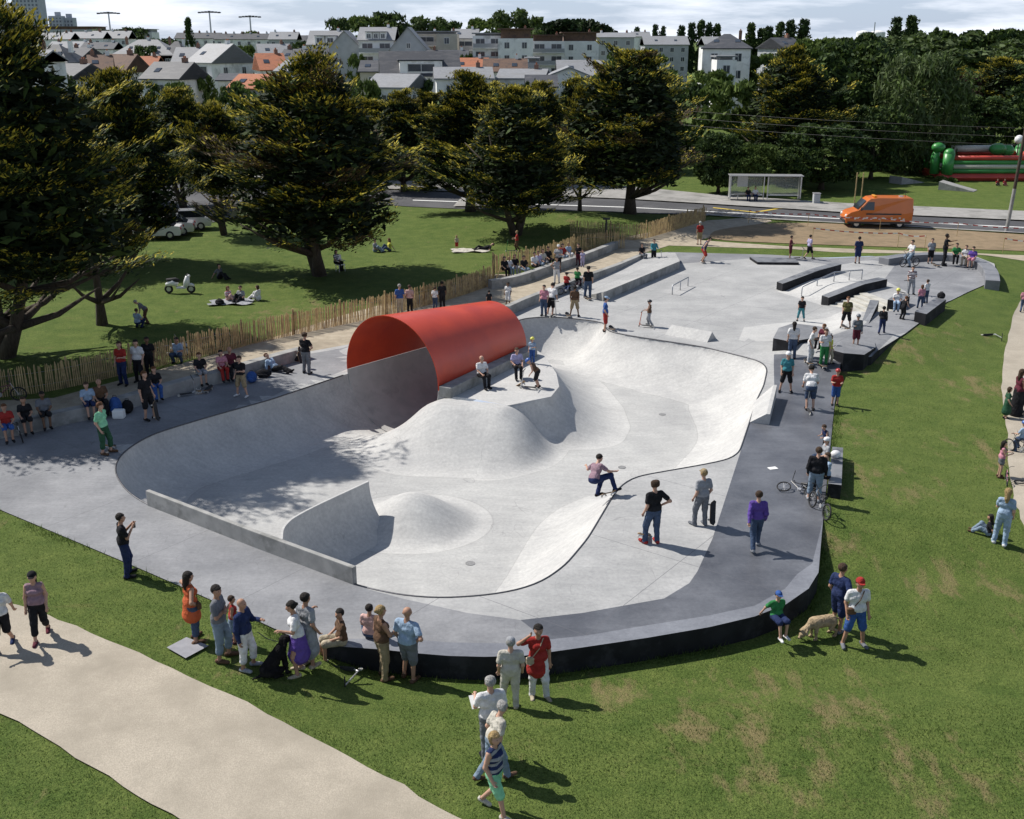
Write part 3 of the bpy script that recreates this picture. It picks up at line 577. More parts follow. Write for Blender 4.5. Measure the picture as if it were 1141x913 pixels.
# quarter pipe wall inside the bowl
tops=smooth_line([P2(315,600,0),P2(316,586,0),P2(333,572,0),P2(411,536,0)],.15,it=3)
tp=np.array(tops); t=np.gradient(tp,axis=0); t/=np.hypot(t[:,0],t[:,1])[:,None]; nn=np.stack([t[:,1],-t[:,0]],1)
vs=[];K=14; n=len(tp)
for i in range(n):
    for k in range(K+1):
        a=math.pi/2*k/K; dd=1.75*(1-math.cos(a)); zz=-.02-1.80*math.sin(a); q=tp[i]+nn[i]*dd; vs.append((q[0],q[1],zz))
    q=tp[i]-nn[i]*.07; vs.append((q[0],q[1],-.02)); vs.append((q[0],q[1],-1.95))
fs=[];w_=K+3
for i in range(n-1):
    for k in range(K): fs.append([i*w_+k,i*w_+k+1,(i+1)*w_+k+1,(i+1)*w_+k][::-1])
    fs.append([i*w_,(i+1)*w_,(i+1)*w_+K+1,i*w_+K+1][::-1]); fs.append([i*w_+K+1,(i+1)*w_+K+1,(i+1)*w_+K+2,i*w_+K+2][::-1])
e=(n-1)*w_; fs.append([e+k for k in range(K+1)]+[e+K+2,e+K+1]); mb=MB(); mb.add(vs,fs); o=mb.build('quarter_pipe',[m_bowl])
tag(o,'curved concrete quarter pipe wall standing inside the bowl in front of the small mound','quarter pipe')
bv=o.modifiers.new('e','EDGE_SPLIT'); bv.split_angle=math.radians(35); o.data.polygons.foreach_set('use_smooth',[True]*len(o.data.polygons))
m_drain=mat('drain_cast',(.26,.26,.26),(.16,.16,.16),scale=30,rough=.7)
# floor drains
for k,(a,b) in enumerate(((524,628),(738,462),(693,521))):
    z=-1.6; x,y,_=G(a,b); MB().tube([(x,y,_+.005),(x,y,_+.012)],.15,16).build('drain_cover',[m_drain]).select_set(False)
    o=bpy.data.objects[-1] if False else COL.objects[-1]; tag(o,['round dark drain cover in the bowl floor near the front lip','round drain cover in the bowl floor right of the platform','round drain cover in the bowl floor just above the jumping skater'][k],'drain cover',group='drain covers in the bowl floor')
# ------------------------------------------------------------------ paths, road
def patch(name,pxs,mt,lift=.012,step=1.0,fn=GG,smooth=True,jit=0.0,z=None):
    pts=[tuple(fn(*q)[:2]) for q in pxs]; 
    if smooth: pts=smooth_line(pts,.8,True,2)
    else: pts=resample(smooth_line(pts,.4,True,2),.4) if name.startswith('gravel') else resample(pts,1.0)
    if jit: pts=[(a+rng.normal()*jit,b+rng.normal()*jit) for a,b in pts]
    o=sheet(name,pts,[],lambda x,y: ground_z(x,y)+lift,step,[mt],clear=.1 if name.startswith('gravel') else .3); return tag(o,kind='structure')
patch('gravel_path',((-260,640),(0,668),(60,688),(130,718),(200,750),(290,792),(360,830),(440,872),(520,918),(600,965),(560,1000),(330,990),(196,913),(130,873),(60,828),(0,794),(-200,700)),m_gravel,.04,.5,jit=.03,smooth=False)
patch('gravel_path.right',((1200,310),(1141,328),(1132,345),(1124,370),(1118,400),(1116,430),(1119,460),(1122,500),(1126,540),(1135,575),(1150,620),(1200,700),(1330,640),(1300,400)),m_gravel,.04,.5,jit=.03)
COL.objects[-1].name='side_path'
patch('sand_path',((-150,500),(-150,440),(0,447),(60,444),(150,420),(230,398),(300,378),(380,352),(440,336),(500,320),(545,306),(580,306),(640,283),(700,264),(745,255),(790,246),(830,243),(850,240),(860,247),(800,262),(780,268),(880,275),(1141,285),(1300,290),(1300,308),(1141,291),(1000,283),(880,278),(745,274),(722,281),(640,312),(568,345),(500,356),(388,388),(274,412),(140,455),(0,483)),m_sand,.02,.8,jit=.02,smooth=False)
patch('bare_soil',((790,262),(800,256),(870,247),(1000,253),(1141,262),(1300,272),(1300,288),(1141,280),(1000,276),(880,272),(792,268)),m_soil,.035,1.0)
def band(name,l0,l1,mt,lift,step=2.0):
    a=[GG(*q)[:2] for q in l0]; b=[GG(*q)[:2] for q in l1]
    return tag(sheet(name,resample([tuple(v) for v in a+b[::-1]],2.5),[],lambda x,y: 0*x+lift+ground_z(x,y),step,[mt],clear=.5),kind='structure')
rx0=((-300,214.5),(200,214.5),(460,231),(700,238),(790,240),(940,249),(1141,260),(1500,285)); rx1=((-300,200),(200,203),(440,212),(560,217),(700,223),(800,229),(940,238),(1141,247),(1500,267))
band('road',rx0,rx1,m_asph,.045)
band('pavement',((-300,199.7),(200,202.7),(440,211.7),(560,216.7),(700,222.7),(800,228.7),(940,237.7),(1141,246.7),(1500,266.7)),((-300,190),(200,192),(440,203),(560,205),(700,209),(800,219),(940,228),(1141,237),(1500,255)),m_pave,.14)
band('kerb',((-300,201),(200,203.5),(440,212.5),(560,217.5),(700,223.5),(800,229.5),(940,238.5),(1141,247.5),(1500,267.5)),((-300,200),(200,202.8),(440,211.8),(560,216.8),(700,222.8),(800,228.8),(940,237.8),(1141,246.8),(1500,266.8)),m_pave,.15)
band('far_strip',((770,244),(790,241.2),(940,250.2),(1141,261.2),(1500,286)),((770,241),(790,240.2),(940,249.2),(1141,260.2),(1500,285)),m_pave,.1)
band('lane_line',((460,224.3),(700,232.3),(940,245.3),(1141,254.8),(1500,276)),((460,223.5),(700,231.5),(940,244.5),(1141,254),(1500,275)),m_paint,.06)
patch('bus_bay_marking',((795,232),(840,237),(870,232.5),(905,231),(906,231.5),(872,233.2),(842,238),(794,232.8)),m_yel,.07,1,smooth=False)
patch('slab',((186,724),(208,712.5),(233,722),(207,736)),mat('slab_concrete',(.27,.27,.29),(.22,.22,.24),scale=5,rough=.8),.06,.4,smooth=False)
so_=COL.objects[-1]; so_.name='concrete_slab'
# pavement across the road crossing, plaza behind
patch('car_park',((-200,262),(60,262),(165,262),(222,256),(228,250),(430,214),(200,205),(-200,205)),m_asph,.04,2,smooth=False)
patch('ramp_apron',((505,232),(545,232),(547,217),(522,214)),m_pave,.17,1,smooth=False)
# ------------------------------------------------------------------ foliage materials
def leaf(name,c,rough=.75,trans=.12):
    return mat(name,c,tuple(x*.6 for x in c),scale=1.3,rough=rough,spec=.2,trans=trans,detail=3)
m_cd=leaf('cypress_inner_foliage',(.018,.030,.011)); m_cg=leaf('cypress_foliage',(.060,.094,.021)); m_ct=leaf('cypress_golden_tips',(.50,.42,.05))
m_b1=leaf('broad_leaf',(.080,.125,.028),trans=.25); m_b2=leaf('broad_leaf_light',(.135,.19,.045),trans=.25); m_b3=leaf('broad_leaf_dark',(.036,.064,.020),trans=.15)
m_w1=leaf('willow_leaf',(.11,.15,.062),trans=.25); m_br=leaf('dry_foliage',(.085,.06,.03)); m_pu=leaf('purple_leaf',(.06,.028,.022))
m_bark=mat('bark',(.075,.058,.042),(.04,.03,.022),scale=6,rough=.95,bump=.6,stretch=(3,3,.7),detail=7)
def flakes(C,U_,W,su,sw,mi):
    """quads at centres C spanned by unit vectors U_ and W with half sizes su, sw"""
    a=U_*su[:,None]; b=W*sw[:,None]; V=np.stack([C-a-b*.5,C-a*.2+b,C+a,C-a*.1-b],1).reshape(-1,3)
    Fc=np.arange(len(V)).reshape(-1,4); return V,Fc,mi
def unit(v): return v/(np.linalg.norm(v,axis=-1,keepdims=True)+1e-9)
def trunk_mb(h,r0,limbs,rg,lean=0.0,fork=1,zl=(.25,.8),reach=4.0):
    mb=MB()
    for k in range(fork):
        az=rg.uniform(0,6.28); sp=0 if fork==1 else rg.uniform(.12,.3)*h; n=7; pts=[];rs=[]
        for i in range(n):
            t=i/(n-1); pts.append((math.cos(az)*sp*t**.8+rg.normal()*.06*h*.1*t,math.sin(az)*sp*t**.8+rg.normal()*.06*h*.1*t,-.2+t*h*.76)); rs.append(r0*(1.35 if i==0 else 1)*(1-t)**.8*(1 if fork==1 else .75)+.03)
        mb.tube(pts,rs,9)
        for j in range(limbs//fork):
            t=rg.uniform(*zl); b=np.array(pts[int(t*(n-1))]); a2=rg.uniform(0,6.28); L_=reach*rg.uniform(.6,1)*(1.1-t*.5)
            e=b+np.array((math.cos(a2)*L_,math.sin(a2)*L_,L_*rg.uniform(.25,.8))); m_=(b+e)/2+np.array((0,0,-.08*L_))
            rr=r0*(1-t)*.5+.05; mb.tube([tuple(b),tuple(m_),tuple(e)],[rr,rr*.65,.03],6)
    return mb
def cypress_crown(seed,h=12.0,r=6.0,z0=.11,nb=112,nf=430,top=.75,brown=False,fs=1.0):
    """flat layered boughs of small sprays with golden flakes on their upper ends"""
    rg=np.random.default_rng(seed); Cs=[];Us=[];Ws=[];su=[];sw=[];mi=[]
    for b in range(nb):
        t=rg.beta(1.25,1.05)*(1-z0)+z0; az=rg.uniform(0,2*math.pi); q=(t-z0)/(1-z0)
        prof=(.80+.20*math.sin(math.pi*min(1,q*1.2)))*(1-.80*q**2.3)
        L_=r*prof*rg.uniform(.5,1.12)*(1+.2*math.sin(az*3+seed)+.14*math.sin(az*5+seed*2)); zb=t*h*.95-L_*.06
        el=rg.uniform(-.08,.18)+.55*q*q; d=np.array((math.cos(az)*math.cos(el),math.sin(az)*math.cos(el),math.sin(el))); side=np.array((-math.sin(az),math.cos(az),0))
        n=int(nf*rg.uniform(.55,1.35)*(.4+.6*L_/r)); nt=rg.integers(3,7); twig=rg.integers(0,nt,n); ta=rg.normal(size=nt)*.5; ts=rg.uniform(.3,.75,nt); tl=rg.uniform(.22,.5,nt)*L_; th=rg.uniform(.1,.42,nt)
        v=rg.beta(1.4,1.0,n); base=ts[twig]*L_; aa=ta[twig]; td=d*np.cos(aa)[:,None]+side*np.sin(aa)[:,None]; td[:,2]+=th[twig]; td=unit(td)
        c=np.array((0,0,zb))+d*base[:,None]+td*(v*tl[twig])[:,None]; lat=rg.normal(size=n)*(.14+.20*np.sin(v*3.0)); up_=rg.normal(size=n)*.065
        sd_=unit(np.cross(td,np.array((0,0,1.0)))); c=c+sd_*lat[:,None]*1.5; c[:,2]+=up_-.15*np.abs(lat)+.35*(v**2)*th[twig]
        ya=rg.normal(size=n)*.55; dirs=unit(td*np.cos(ya)[:,None]+sd_*np.sin(ya)[:,None]+np.stack([0*v,0*v,rg.uniform(-.05,.4,n)],1))
        w_=unit(np.cross(dirs,np.array((0,0,1.0)))+rg.normal(size=(n,3))*.4)
        Cs.append(c);Us.append(dirs);Ws.append(w_); su.append(rg.uniform(.08,.22,n)*fs); sw.append(rg.uniform(.026,.06,n)*fs)
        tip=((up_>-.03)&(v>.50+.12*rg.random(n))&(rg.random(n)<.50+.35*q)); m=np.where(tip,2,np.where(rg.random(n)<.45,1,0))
        if brown and rg.random()<.16: m=np.where(rg.random(n)<.7,3,m)
        mi.append(m)
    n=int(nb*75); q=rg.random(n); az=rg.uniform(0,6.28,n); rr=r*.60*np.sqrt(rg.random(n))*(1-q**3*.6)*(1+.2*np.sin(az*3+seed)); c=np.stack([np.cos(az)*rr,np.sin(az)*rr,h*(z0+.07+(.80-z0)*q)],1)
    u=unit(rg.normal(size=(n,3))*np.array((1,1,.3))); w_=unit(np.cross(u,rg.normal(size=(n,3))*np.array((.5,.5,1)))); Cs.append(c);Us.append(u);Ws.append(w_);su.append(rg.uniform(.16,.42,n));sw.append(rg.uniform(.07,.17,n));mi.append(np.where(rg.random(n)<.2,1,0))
    V,Fc,M=flakes(np.concatenate(Cs),np.concatenate(Us),np.concatenate(Ws),np.concatenate(su),np.concatenate(sw),np.concatenate(mi))
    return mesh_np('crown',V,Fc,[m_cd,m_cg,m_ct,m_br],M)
def broad_crown(seed,h=10.0,r=4.5,z0=.2,nc=70,nl=170,ls=.3,shape='round',mats=None,hang=0.0,squash=1.0):
    rg=np.random.default_rng(seed); Cs=[];Us=[];Ws=[];su=[];mi=[]
    for k in range(nc):
        q=rg.random(); az=rg.uniform(0,6.28)
        if shape=='round': rad=r*math.sin(math.acos(max(-1,min(1,1-2*(q*.93+.04)))))**.8*rg.uniform(.55,.92)
        elif shape=='poplar': rad=r*(.35+.65*math.sin(math.pi*(q*.85+.1)))*rg.uniform(.2,.8)
        elif shape=='pine': rad=r*math.sqrt(rg.random())*.9; q=.55+.4*math.sqrt(max(0,1-(rad/r)**2))*rg.uniform(.6,1)
        z=h*(z0+(1-z0)*q)
        cr=(r*(.30 if shape!='poplar' else .62))*rg.uniform(.6,1.2); cz=cr*(.75 if shape!='poplar' else 1.4); z=min(z,h-cz*.8); c0=np.array((rad*math.cos(az)*(1+.15*math.sin(3*az+seed)),rad*math.sin(az),z))
        n=int(nl*rg.uniform(.6,1.3)); v=unit(rg.normal(size=(n,3))); v[:,2]=np.where(v[:,2]<-.35,-v[:,2],v[:,2]); rr=cr*rg.random(n)**.33*rg.uniform(.85,1.12,n)
        c=c0+v*rr[:,None]*np.array((1,1,cz/cr)); 
        if hang: c[:,2]-=hang*rg.random(n)*1.5
        u=unit(v*.6+rg.normal(size=(n,3))*.8-np.array((0,0,hang*1.5))); w_=unit(np.cross(u,v+rg.normal(size=(n,3))*.6))
        Cs.append(c);Us.append(u);Ws.append(w_);su.append(rg.uniform(.7,1.3,n)*ls); b=rg.random()
        mi.append(np.where(rg.random(n)<.25+.4*b,1,0))
    su=np.concatenate(su); V,Fc,M=flakes(np.concatenate(Cs),np.concatenate(Us),np.concatenate(Ws),su,su*(.5 if not hang else .25),np.concatenate(mi))
    return mesh_np('crown',V,Fc,mats or [m_b1,m_b2],M)
PROTO={}
def proto(kind,mk,th,tr,limbs,fork=1,reach=4.0,seed=1,zl=(.25,.8)):
    PROTO[kind]=(mk,trunk_mb(th,tr,limbs,np.random.default_rng(seed),fork=fork,reach=reach,zl=zl))
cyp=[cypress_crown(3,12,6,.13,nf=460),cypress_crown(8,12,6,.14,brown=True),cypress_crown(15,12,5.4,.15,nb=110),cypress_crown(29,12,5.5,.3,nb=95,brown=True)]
trk=[trunk_mb(11.0,.34,18,np.random.default_rng(k),fork=f,reach=4.2,zl=(.18,.75)) for k,f in ((1,1),(2,2),(3,3),(4,1))]
trk=[mesh_np('trunk',t.v,t.f,[m_bark],t.m,True) for t in trk]
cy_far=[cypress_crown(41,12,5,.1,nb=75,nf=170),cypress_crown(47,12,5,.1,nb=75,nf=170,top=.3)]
bro=[broad_crown(5,10,4.6,.18),broad_crown(6,10,4.4,.15,mats=[m_b3,m_b1]),broad_crown(7,10,4.6,.12,mats=[m_w1,m_b1],hang=.9,nc=90),broad_crown(9,10,4.6,.2,mats=[m_b1,m_pu])]
far_b=[broad_crown(11,10,5,.02,nc=45,nl=75,ls=.5,mats=[m_b3,m_b1]),broad_crown(12,10,5,.02,nc=45,nl=75,ls=.5,mats=[m_b1,m_b2]),broad_crown(13,10,5,.02,nc=45,nl=75,ls=.5,mats=[m_w1,m_b1])]
pop=[broad_crown(21,14,2.0,.05,nc=45,nl=70,ls=.4,shape='poplar',mats=[m_b3,m_b1]),broad_crown(22,14,2.0,.05,nc=45,nl=70,ls=.4,shape='poplar',mats=[m_b3,m_b3])]
bare=trunk_mb(9,.28,8,np.random.default_rng(9),reach=2.4); bare=mesh_np('trunk',bare.v,bare.f,[m_bark],bare.m,True)
NAMES=set()
def tree(name,crown,trunk,x,y,z,h,w,ph,pw,label,cat='tree',group=None,rz=None):
    o=empty(name,(x,y,z),label,cat,group); o.rotation_euler=(0,0,rng.uniform(0,6.28) if rz is None else rz); o.scale=(w/pw,w/pw,h/ph)
    link('crown',crown,o)
    if trunk is not None: link('trunk',trunk,o)
    return o
def near_tree(bx,by,ytop,wpx,ci,ti,label,rz=None,name='cypress_tree',crown=None,trunk=None,ph=12,pw=12,group=None,cat='tree'):
    g=GG(bx,by); h=zat(ytop,g.y)-g.z; w=wpx/F*(g.y*math.cos(TH)+CH*math.sin(TH))
    return tree(name,crown or cyp[ci],trunk or trk[ti],g.x,g.y,g.z,h,w,ph,pw,label,cat,group,rz)
gr='cypress trees on the lawn left of the skatepark'
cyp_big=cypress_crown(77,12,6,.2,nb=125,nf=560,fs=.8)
def lean_crown(o,dx,dy,dz):
    c=[k for k in o.children if k.name.startswith('crown')][0]; a=-o.rotation_euler[2]; c.location=((dx*math.cos(a)-dy*math.sin(a))/o.scale[0],(dx*math.sin(a)+dy*math.cos(a))/o.scale[1],dz/o.scale[2])
t1=near_tree(4,398,30,340,0,1,'huge dark cypress at the far left, its fork of bare limbs low over the lawn',.4,group=gr,crown=cyp_big)
lean_crown(t1,2.2,-3.2,1.2)
near_tree(114,362,98,170,3,3,'slender lower cypress with one thin straight pale trunk near the scooter on the lawn',1.2,group=gr)
near_tree(147,294,72,180,2,0,'cypress with a thick short trunk in front of the silver parked cars',2.2,group=gr)
near_tree(357,307,54,265,1,1,'broad cypress with leaning trunk and a woman sitting at its foot',3.0,group=gr)
near_tree(524,236,80,175,0,0,'cypress behind the picnic blanket, just left of the many-stemmed one',4.0,group=gr)
near_tree(575,262,92,185,2,2,'many-stemmed cypress behind the child on the red scooter',5.0,group=gr)
near_tree(702,239,50,205,1,0,'dense rounded cypress on the grassy bank behind the paling fence',.9,group=gr)
near_tree(646,236,92,72,3,3,'thin cypress with a slim bare trunk between two broad ones by the road',2.9,group=gr)
near_tree(30,300,110,210,1,1,'dark cypress standing behind the huge one at the left edge',1.9,group=gr)
near_tree(250,262,112,120,3,1,'cypress top showing right of the silver cars, brownish twigs inside',2.5,group=gr)
near_tree(600,205,88,100,2,0,'cypress across the road behind the many-stemmed one',2.4,group=gr)
near_tree(450,214,100,110,0,0,'cypress across the road seen right of the leaning-trunk cypress',.2,group=gr)
lean_crown(near_tree(-95,405,30,380,2,0,'dark cypress cut by the left edge of the picture',.8,group=gr,crown=cyp_big),2.0,-2.5,1.0)
gr2='second row of cypresses beyond the road'
for px_,yt_,w_,D_,c_,lb_ in ((205,95,130,92,2,'cypress filling the gap right of the silver cars'),(300,110,130,108,0,'cypress behind the leaning-trunk one, its left side'),(415,108,120,112,3,'cypress behind the leaning-trunk one, its right side'),(480,100,110,118,1,'cypress beyond the road left of the white road ramp'),(545,92,120,116,0,'cypress directly beyond the white road ramp'),(640,84,110,118,2,'cypress beyond the road between thin trunk and rounded tree'),(700,74,120,120,3,'cypress beyond the road right behind the rounded tree'),(60,110,150,80,0,'dark cypress mass behind the two leftmost trees'),(110,120,140,95,1,'dark cypress mass left of the thick short trunk')):
    x_=xat(px_,D_); h_=zat(yt_,D_); tree('cypress_tree',cyp[c_],trk[c_],x_,D_,0,h_,w_/F*D_,12,12,lb_,'tree',gr2)
# across the road, right part
def at_tree(px,ytop,wpx,D,crown,label,name='tree',trunk='b',ph=10,pw=9.2,group=None,rz=None,cat='tree',z=0):
    x=xat(px,D); h=zat(ytop,D)-z; w=wpx/F*D*1.0
    return tree(name,crown,{'b':bare,'c':trk[0],None:None}.get(trunk),x,D,z,h,w,ph,pw,label,cat,group,rz)
gw='park trees beyond the road on the right'
at_tree(872,52,150,112,cyp[0],'large golden-tipped cypress beyond the bus shelter','cypress_tree','c',12,12,gw)
at_tree(808,92,75,118,far_b[1],'light green bushy tree between the rounded cypress and the golden-tipped one','leafy_tree',None,10,10,gw)
at_tree(935,50,110,125,bro[1],'very dark leafy tree just right of the golden-tipped cypress','leafy_tree','b',10,9.2,gw)
at_tree(1010,58,105,118,bro[2],'grey-green drooping willow above the roof of the orange van','willow_tree','b',10,9.2,gw)
at_tree(915,140,95,104,bro[1],'low spreading dark tree behind the litter bin and the orange van','leafy_tree','b',10,9.2,gw)
at_tree(1105,62,110,150,cyp[2],'cypress near the right edge, above the bouncy castle','cypress_tree','c',12,12,gw)
at_tree(1062,84,60,150,bro[3],'purple-brown leaved tree left of the cypress near the right edge','leafy_tree','b',10,9.2,gw)
at_tree(1085,108,75,138,bro[1],'small dark round-headed tree on the park lawn above the bouncy castle','leafy_tree','b',10,9.2,gw)
at_tree(1060,75,60,190,cyp[1],'narrow cypress top between the willow and the purple-leaved tree','cypress_tree','c',12,12,gw)
at_tree(1140,95,60,140,far_b[0],'dark leafy tree cut by the right edge of the picture','leafy_tree',None,10,10,gw)
at_tree(980,100,60,135,far_b[0],'dark tree filling the gap between the willow and the very dark tree','leafy_tree',None,10,10,gw)
at_tree(800,150,60,101,bro[1],'low dark leafy tree left behind the bus shelter','leafy_tree','b',10,9.2,gw)
at_tree(838,160,55,100,bro[0],'small leafy tree directly behind the bus shelter','leafy_tree',None,10,10,gw)
at_tree(880,165,50,101,bro[1],'small dark tree between bus shelter and litter bin','leafy_tree',None,10,10,gw)
at_tree(1035,130,75,122,bro[1],'dark leafy tree over the brick kiosk','leafy_tree','b',10,9.2,gw)
at_tree(970,120,70,112,bro[1],'dark leafy tree left of the kiosk, behind the van','leafy_tree','b',10,9.2,gw)
at_tree(760,95,60,130,far_b[0],'dark tree showing behind the rounded cypress on its right side','leafy_tree',None,10,10,gw)
at_tree(845,120,60,128,far_b[0],'low dark tree behind the bus shelter roof','leafy_tree',None,10,10,gw)
# woods behind
gb='trees standing among and beyond the houses'
wood=[(705,58,80,190,1,'bright green bushy tree right of the small pale house'),(740,80,50,170,1,'light green tree just above the rounded cypress top'),(660,88,70,200,0,'dark green tree below the white modern flats'),
(635,80,60,230,1,'mid green tree beside the white modern flats'),(690,72,60,215,0,'dark green tree behind the bright bushy one'),(855,62,70,200,1,'pale green tree right of the white villa'),(905,45,70,230,1,'light green treetop above the golden-tipped cypress'),
(960,48,90,240,0,'rounded dark treetop below the two white tanks'),(1010,42,90,260,2,'broad grey-green treetop right of the white tanks'),(1050,38,110,290,2,'wide grey-green treetop on the skyline right of centre'),(1100,55,110,240,2,'grey-green treetop behind the right-hand cypress'),
(1150,45,110,260,2,'grey-green treetop at the right edge skyline'),(985,70,70,200,0,'deep green crown behind the willow'),(1075,80,70,200,0,'deep green crown behind the purple-leaved tree'),(1130,75,70,190,0,'deep green crown above the bouncy castle at the right edge'),
(930,80,70,180,0,'dark crown between golden-tipped cypress and skyline'),(790,80,50,180,1,'pale leafy crown below the white villa'),(880,70,60,190,1,'pale leafy crown behind the golden-tipped cypress'),
(46,66,24,420,1,'small green tree beside the far grey terrace at the left'),(285,92,60,150,1,'light green garden shrub tree below the orange roof'),(277,52,26,330,1,'green garden tree left of the dark-roofed houses'),(410,20,60,420,1,'green tree on the skyline above the dormer house'),
(435,16,60,430,0,'tallest dark tree of the skyline group above the dormer houses'),(470,20,60,430,2,'greyish tree of the skyline group right of the dormer house'),(378,22,40,400,0,'dark tree on the skyline left of the gabled house'),(500,25,60,440,0,'skyline tree above the flats with balconies'),
(545,22,60,450,1,'skyline tree left of the feathery tall one'),(578,12,62,420,2,'tall feathery pale tree on the skyline at the centre'),(130,34,60,520,0,'dark rounded wood edge tree below the left floodlight'),(100,38,50,520,0,'dark rounded tree right of the pale tower blocks'),
(155,32,45,560,0,'dark domed tree behind the terraces near the left floodlight'),(190,45,60,330,0,'dark tree behind the pale hipped roof'),(170,52,40,300,0,'dark shrubby tree left of the slate hipped roof'),(240,42,26,480,0,'dark green tree under the middle floodlight'),
(283,36,26,480,1,'green tree under the right floodlight'),(345,48,50,280,0,'dark garden tree left of the gabled white house'),(365,60,40,260,0,'dark shrubby tree at the foot of the gabled white house'),(225,60,30,300,3,'reddish dark shrub between the two pale roofs')]
for px,yt,w,D,k,lb in wood:
    if k==3: at_tree(px,yt,w,D,bro[3],lb,'leafy_tree',None,10,9.2,gb)
    else: at_tree(px,yt,w,D,far_b[k],lb,'leafy_tree',None,10,10,gb)
wood=[(75,84,46,145,0,'leafy garden tree in front of the dark slate roofed house at left'),(128,88,40,140,1,'leafy garden tree below the brown roofed house with the tall chimney'),(165,92,44,150,0,'dark garden tree below the long brown roofed house'),(205,94,40,140,1,'garden tree in front of the slate roofed white house'),(262,98,34,140,0,'garden tree below the low orange tiled roof'),(232,86,26,170,1,'small garden tree at the foot of the tall white gabled house'),
(412,92,40,125,1,'garden tree left of the low pale grey roof'),(476,90,34,140,0,'garden tree at the foot of the huge dark slate roof'),(528,92,36,140,1,'garden tree in front of the long pale roofed low house'),(592,92,30,135,0,'garden tree left of the small pale house'),(672,84,40,150,1,'garden tree right of the small pale house'),(98,66,22,260,0,'tiny dark tree between the far grey rows at left'),(300,70,26,210,0,'dark bushy tree between upper orange roof and pale roof'),(520,62,24,235,0,'dark bushy tree below the balconied beige flats'),(400,62,24,230,1,'small green tree between the two dormer houses')]
for px,yt,w,D,k,lb in wood: at_tree(px,yt,w,D,far_b[k],lb,'leafy_tree',None,10,10,'garden trees among the houses')
pops=[(215,21,9,420,'single dark pointed poplar on the skyline left of centre'),(708,31,11,430,'single small poplar right of the low wood'),(728,28,9,430,'narrow poplar standing in a pair, left one'),(737,30,9,430,'narrow poplar standing in a pair, right one'),(757,29,10,430,'left end poplar of the row of five'),
(768,26,11,430,'second poplar of the row of five'),(778,24,11,430,'middle, tallest poplar of the row of five'),(787,26,11,430,'fourth poplar of the row of five'),(796,28,10,430,'right end poplar of the row of five'),(833,27,12,410,'poplar just left of the white villa roof'),
(846,33,16,410,'stubby poplar left of the white villa chimney'),(853,30,12,400,'poplar right of the white villa'),(865,26,12,380,'left poplar of the tall trio right of the villa'),(876,23,13,380,'middle poplar of the tall trio right of the villa'),(891,22,15,380,'right and tallest poplar of the trio right of the villa'),
(992,20,16,360,'left of two wind-bent poplars beside the white tanks'),(1008,19,16,360,'right of two wind-bent poplars beside the white tanks'),(1036,32,8,380,'lone thin poplar right of the wind-bent pair')]
for px,yt,w,D,lb in pops: at_tree(px,yt,w,D,pop[rng.integers(2)],lb,'poplar_tree',None,14,4.0,'poplars on the skyline')
# far off woods that read as one mass
def wood_mass(name,x0,x1,D,yt0,yt1,n,label,mats):
    rg=np.random.default_rng(int(abs(x0))+5); Cs=[]
    for k in range(n):
        px=rg.uniform(x0,x1); t=(px-x0)/(x1-x0); top=zat(yt0+(yt1-yt0)*math.sin(math.pi*t)**.6,D)*rg.uniform(.75,1.0); c0=np.array((xat(px,D),D+rg.uniform(-8,8),0)); r=rg.uniform(3,6); m=130
        v=unit(rg.normal(size=(m,3))); v[:,2]=np.abs(v[:,2]); Cs.append(np.concatenate([c0+np.array((0,0,max(top-r,0)))+v*r, c0+np.stack([rg.normal(size=60)*r*.6,rg.normal(size=60)*2,rg.random(60)*max(top-r*.5,1)],1)]))
    C_=np.concatenate(Cs); n=len(C_); u=unit(rg.normal(size=(n,3))); w_=unit(np.cross(u,rg.normal(size=(n,3)))); su=rg.uniform(.8,1.6,n); V,Fc,M=flakes(C_,u,w_,su,su*.8,rg.integers(0,2,n))
    tag(link(name,mesh_np(name,V,Fc,mats,M)),label,'trees',kind='stuff')
wood_mass('distant_wood',600,682,470,29,22,50,'low dark wood on the skyline behind the white modern flats',[m_b3,m_cd])
wood_mass('distant_wood',930,1300,520,38,33,90,'far grey-green woodland along the skyline at the right',[m_b3,m_b1])
wood_mass('distant_wood',340,620,600,38,34,60,'far thin belt of trees on the skyline at the centre',[m_b3,m_b1])
wood_mass('distant_wood',820,960,420,46,40,40,'far belt of trees behind the poplar trio',[m_b3,m_b1])
wood_mass('distant_wood',-80,345,900,46,42,60,'far thin belt of trees on the skyline at the left',[m_b3,m_b3])
# undergrowth beyond the road
def bushes(n,x0,x1,y0,y1,hh,name,label,mats,seed):
    rg=np.random.default_rng(seed); Cs=[]
    for k in range(n):
        g=GG(rg.uniform(x0,x1),rg.uniform(y0,y1)); r=rg.uniform(.5,1.0)*hh; m=260; v=unit(rg.normal(size=(m,3))); v[:,2]=np.abs(v[:,2]); Cs.append(np.array(g)+v*r*np.array((1.5,1.2,1))*rg.random((m,1))**.4)
    C_=np.concatenate(Cs); n=len(C_); u=unit(rg.normal(size=(n,3))); w_=unit(np.cross(u,rg.normal(size=(n,3)))); su=rg.uniform(.12,.3,n); V,Fc,M=flakes(C_,u,w_,su,su*.5,rg.integers(0,2,n))
    tag(link(name,mesh_np(name,V,Fc,mats,M)),label,'bushes',kind='stuff')
bushes(60,430,1000,150,195,2.0,'undergrowth','dark undergrowth beneath the trees beyond the road',[m_b3,m_cd],3)
bushes(26,1030,1190,120,140,2.2,'undergrowth','rough bushes along the back of the park lawn',[m_b3,m_b1],4)
bushes(14,1028,1068,190,206,.5,'undergrowth','low green planting between the wooden ramps by the bouncy castle',[m_b1,m_b2],5)
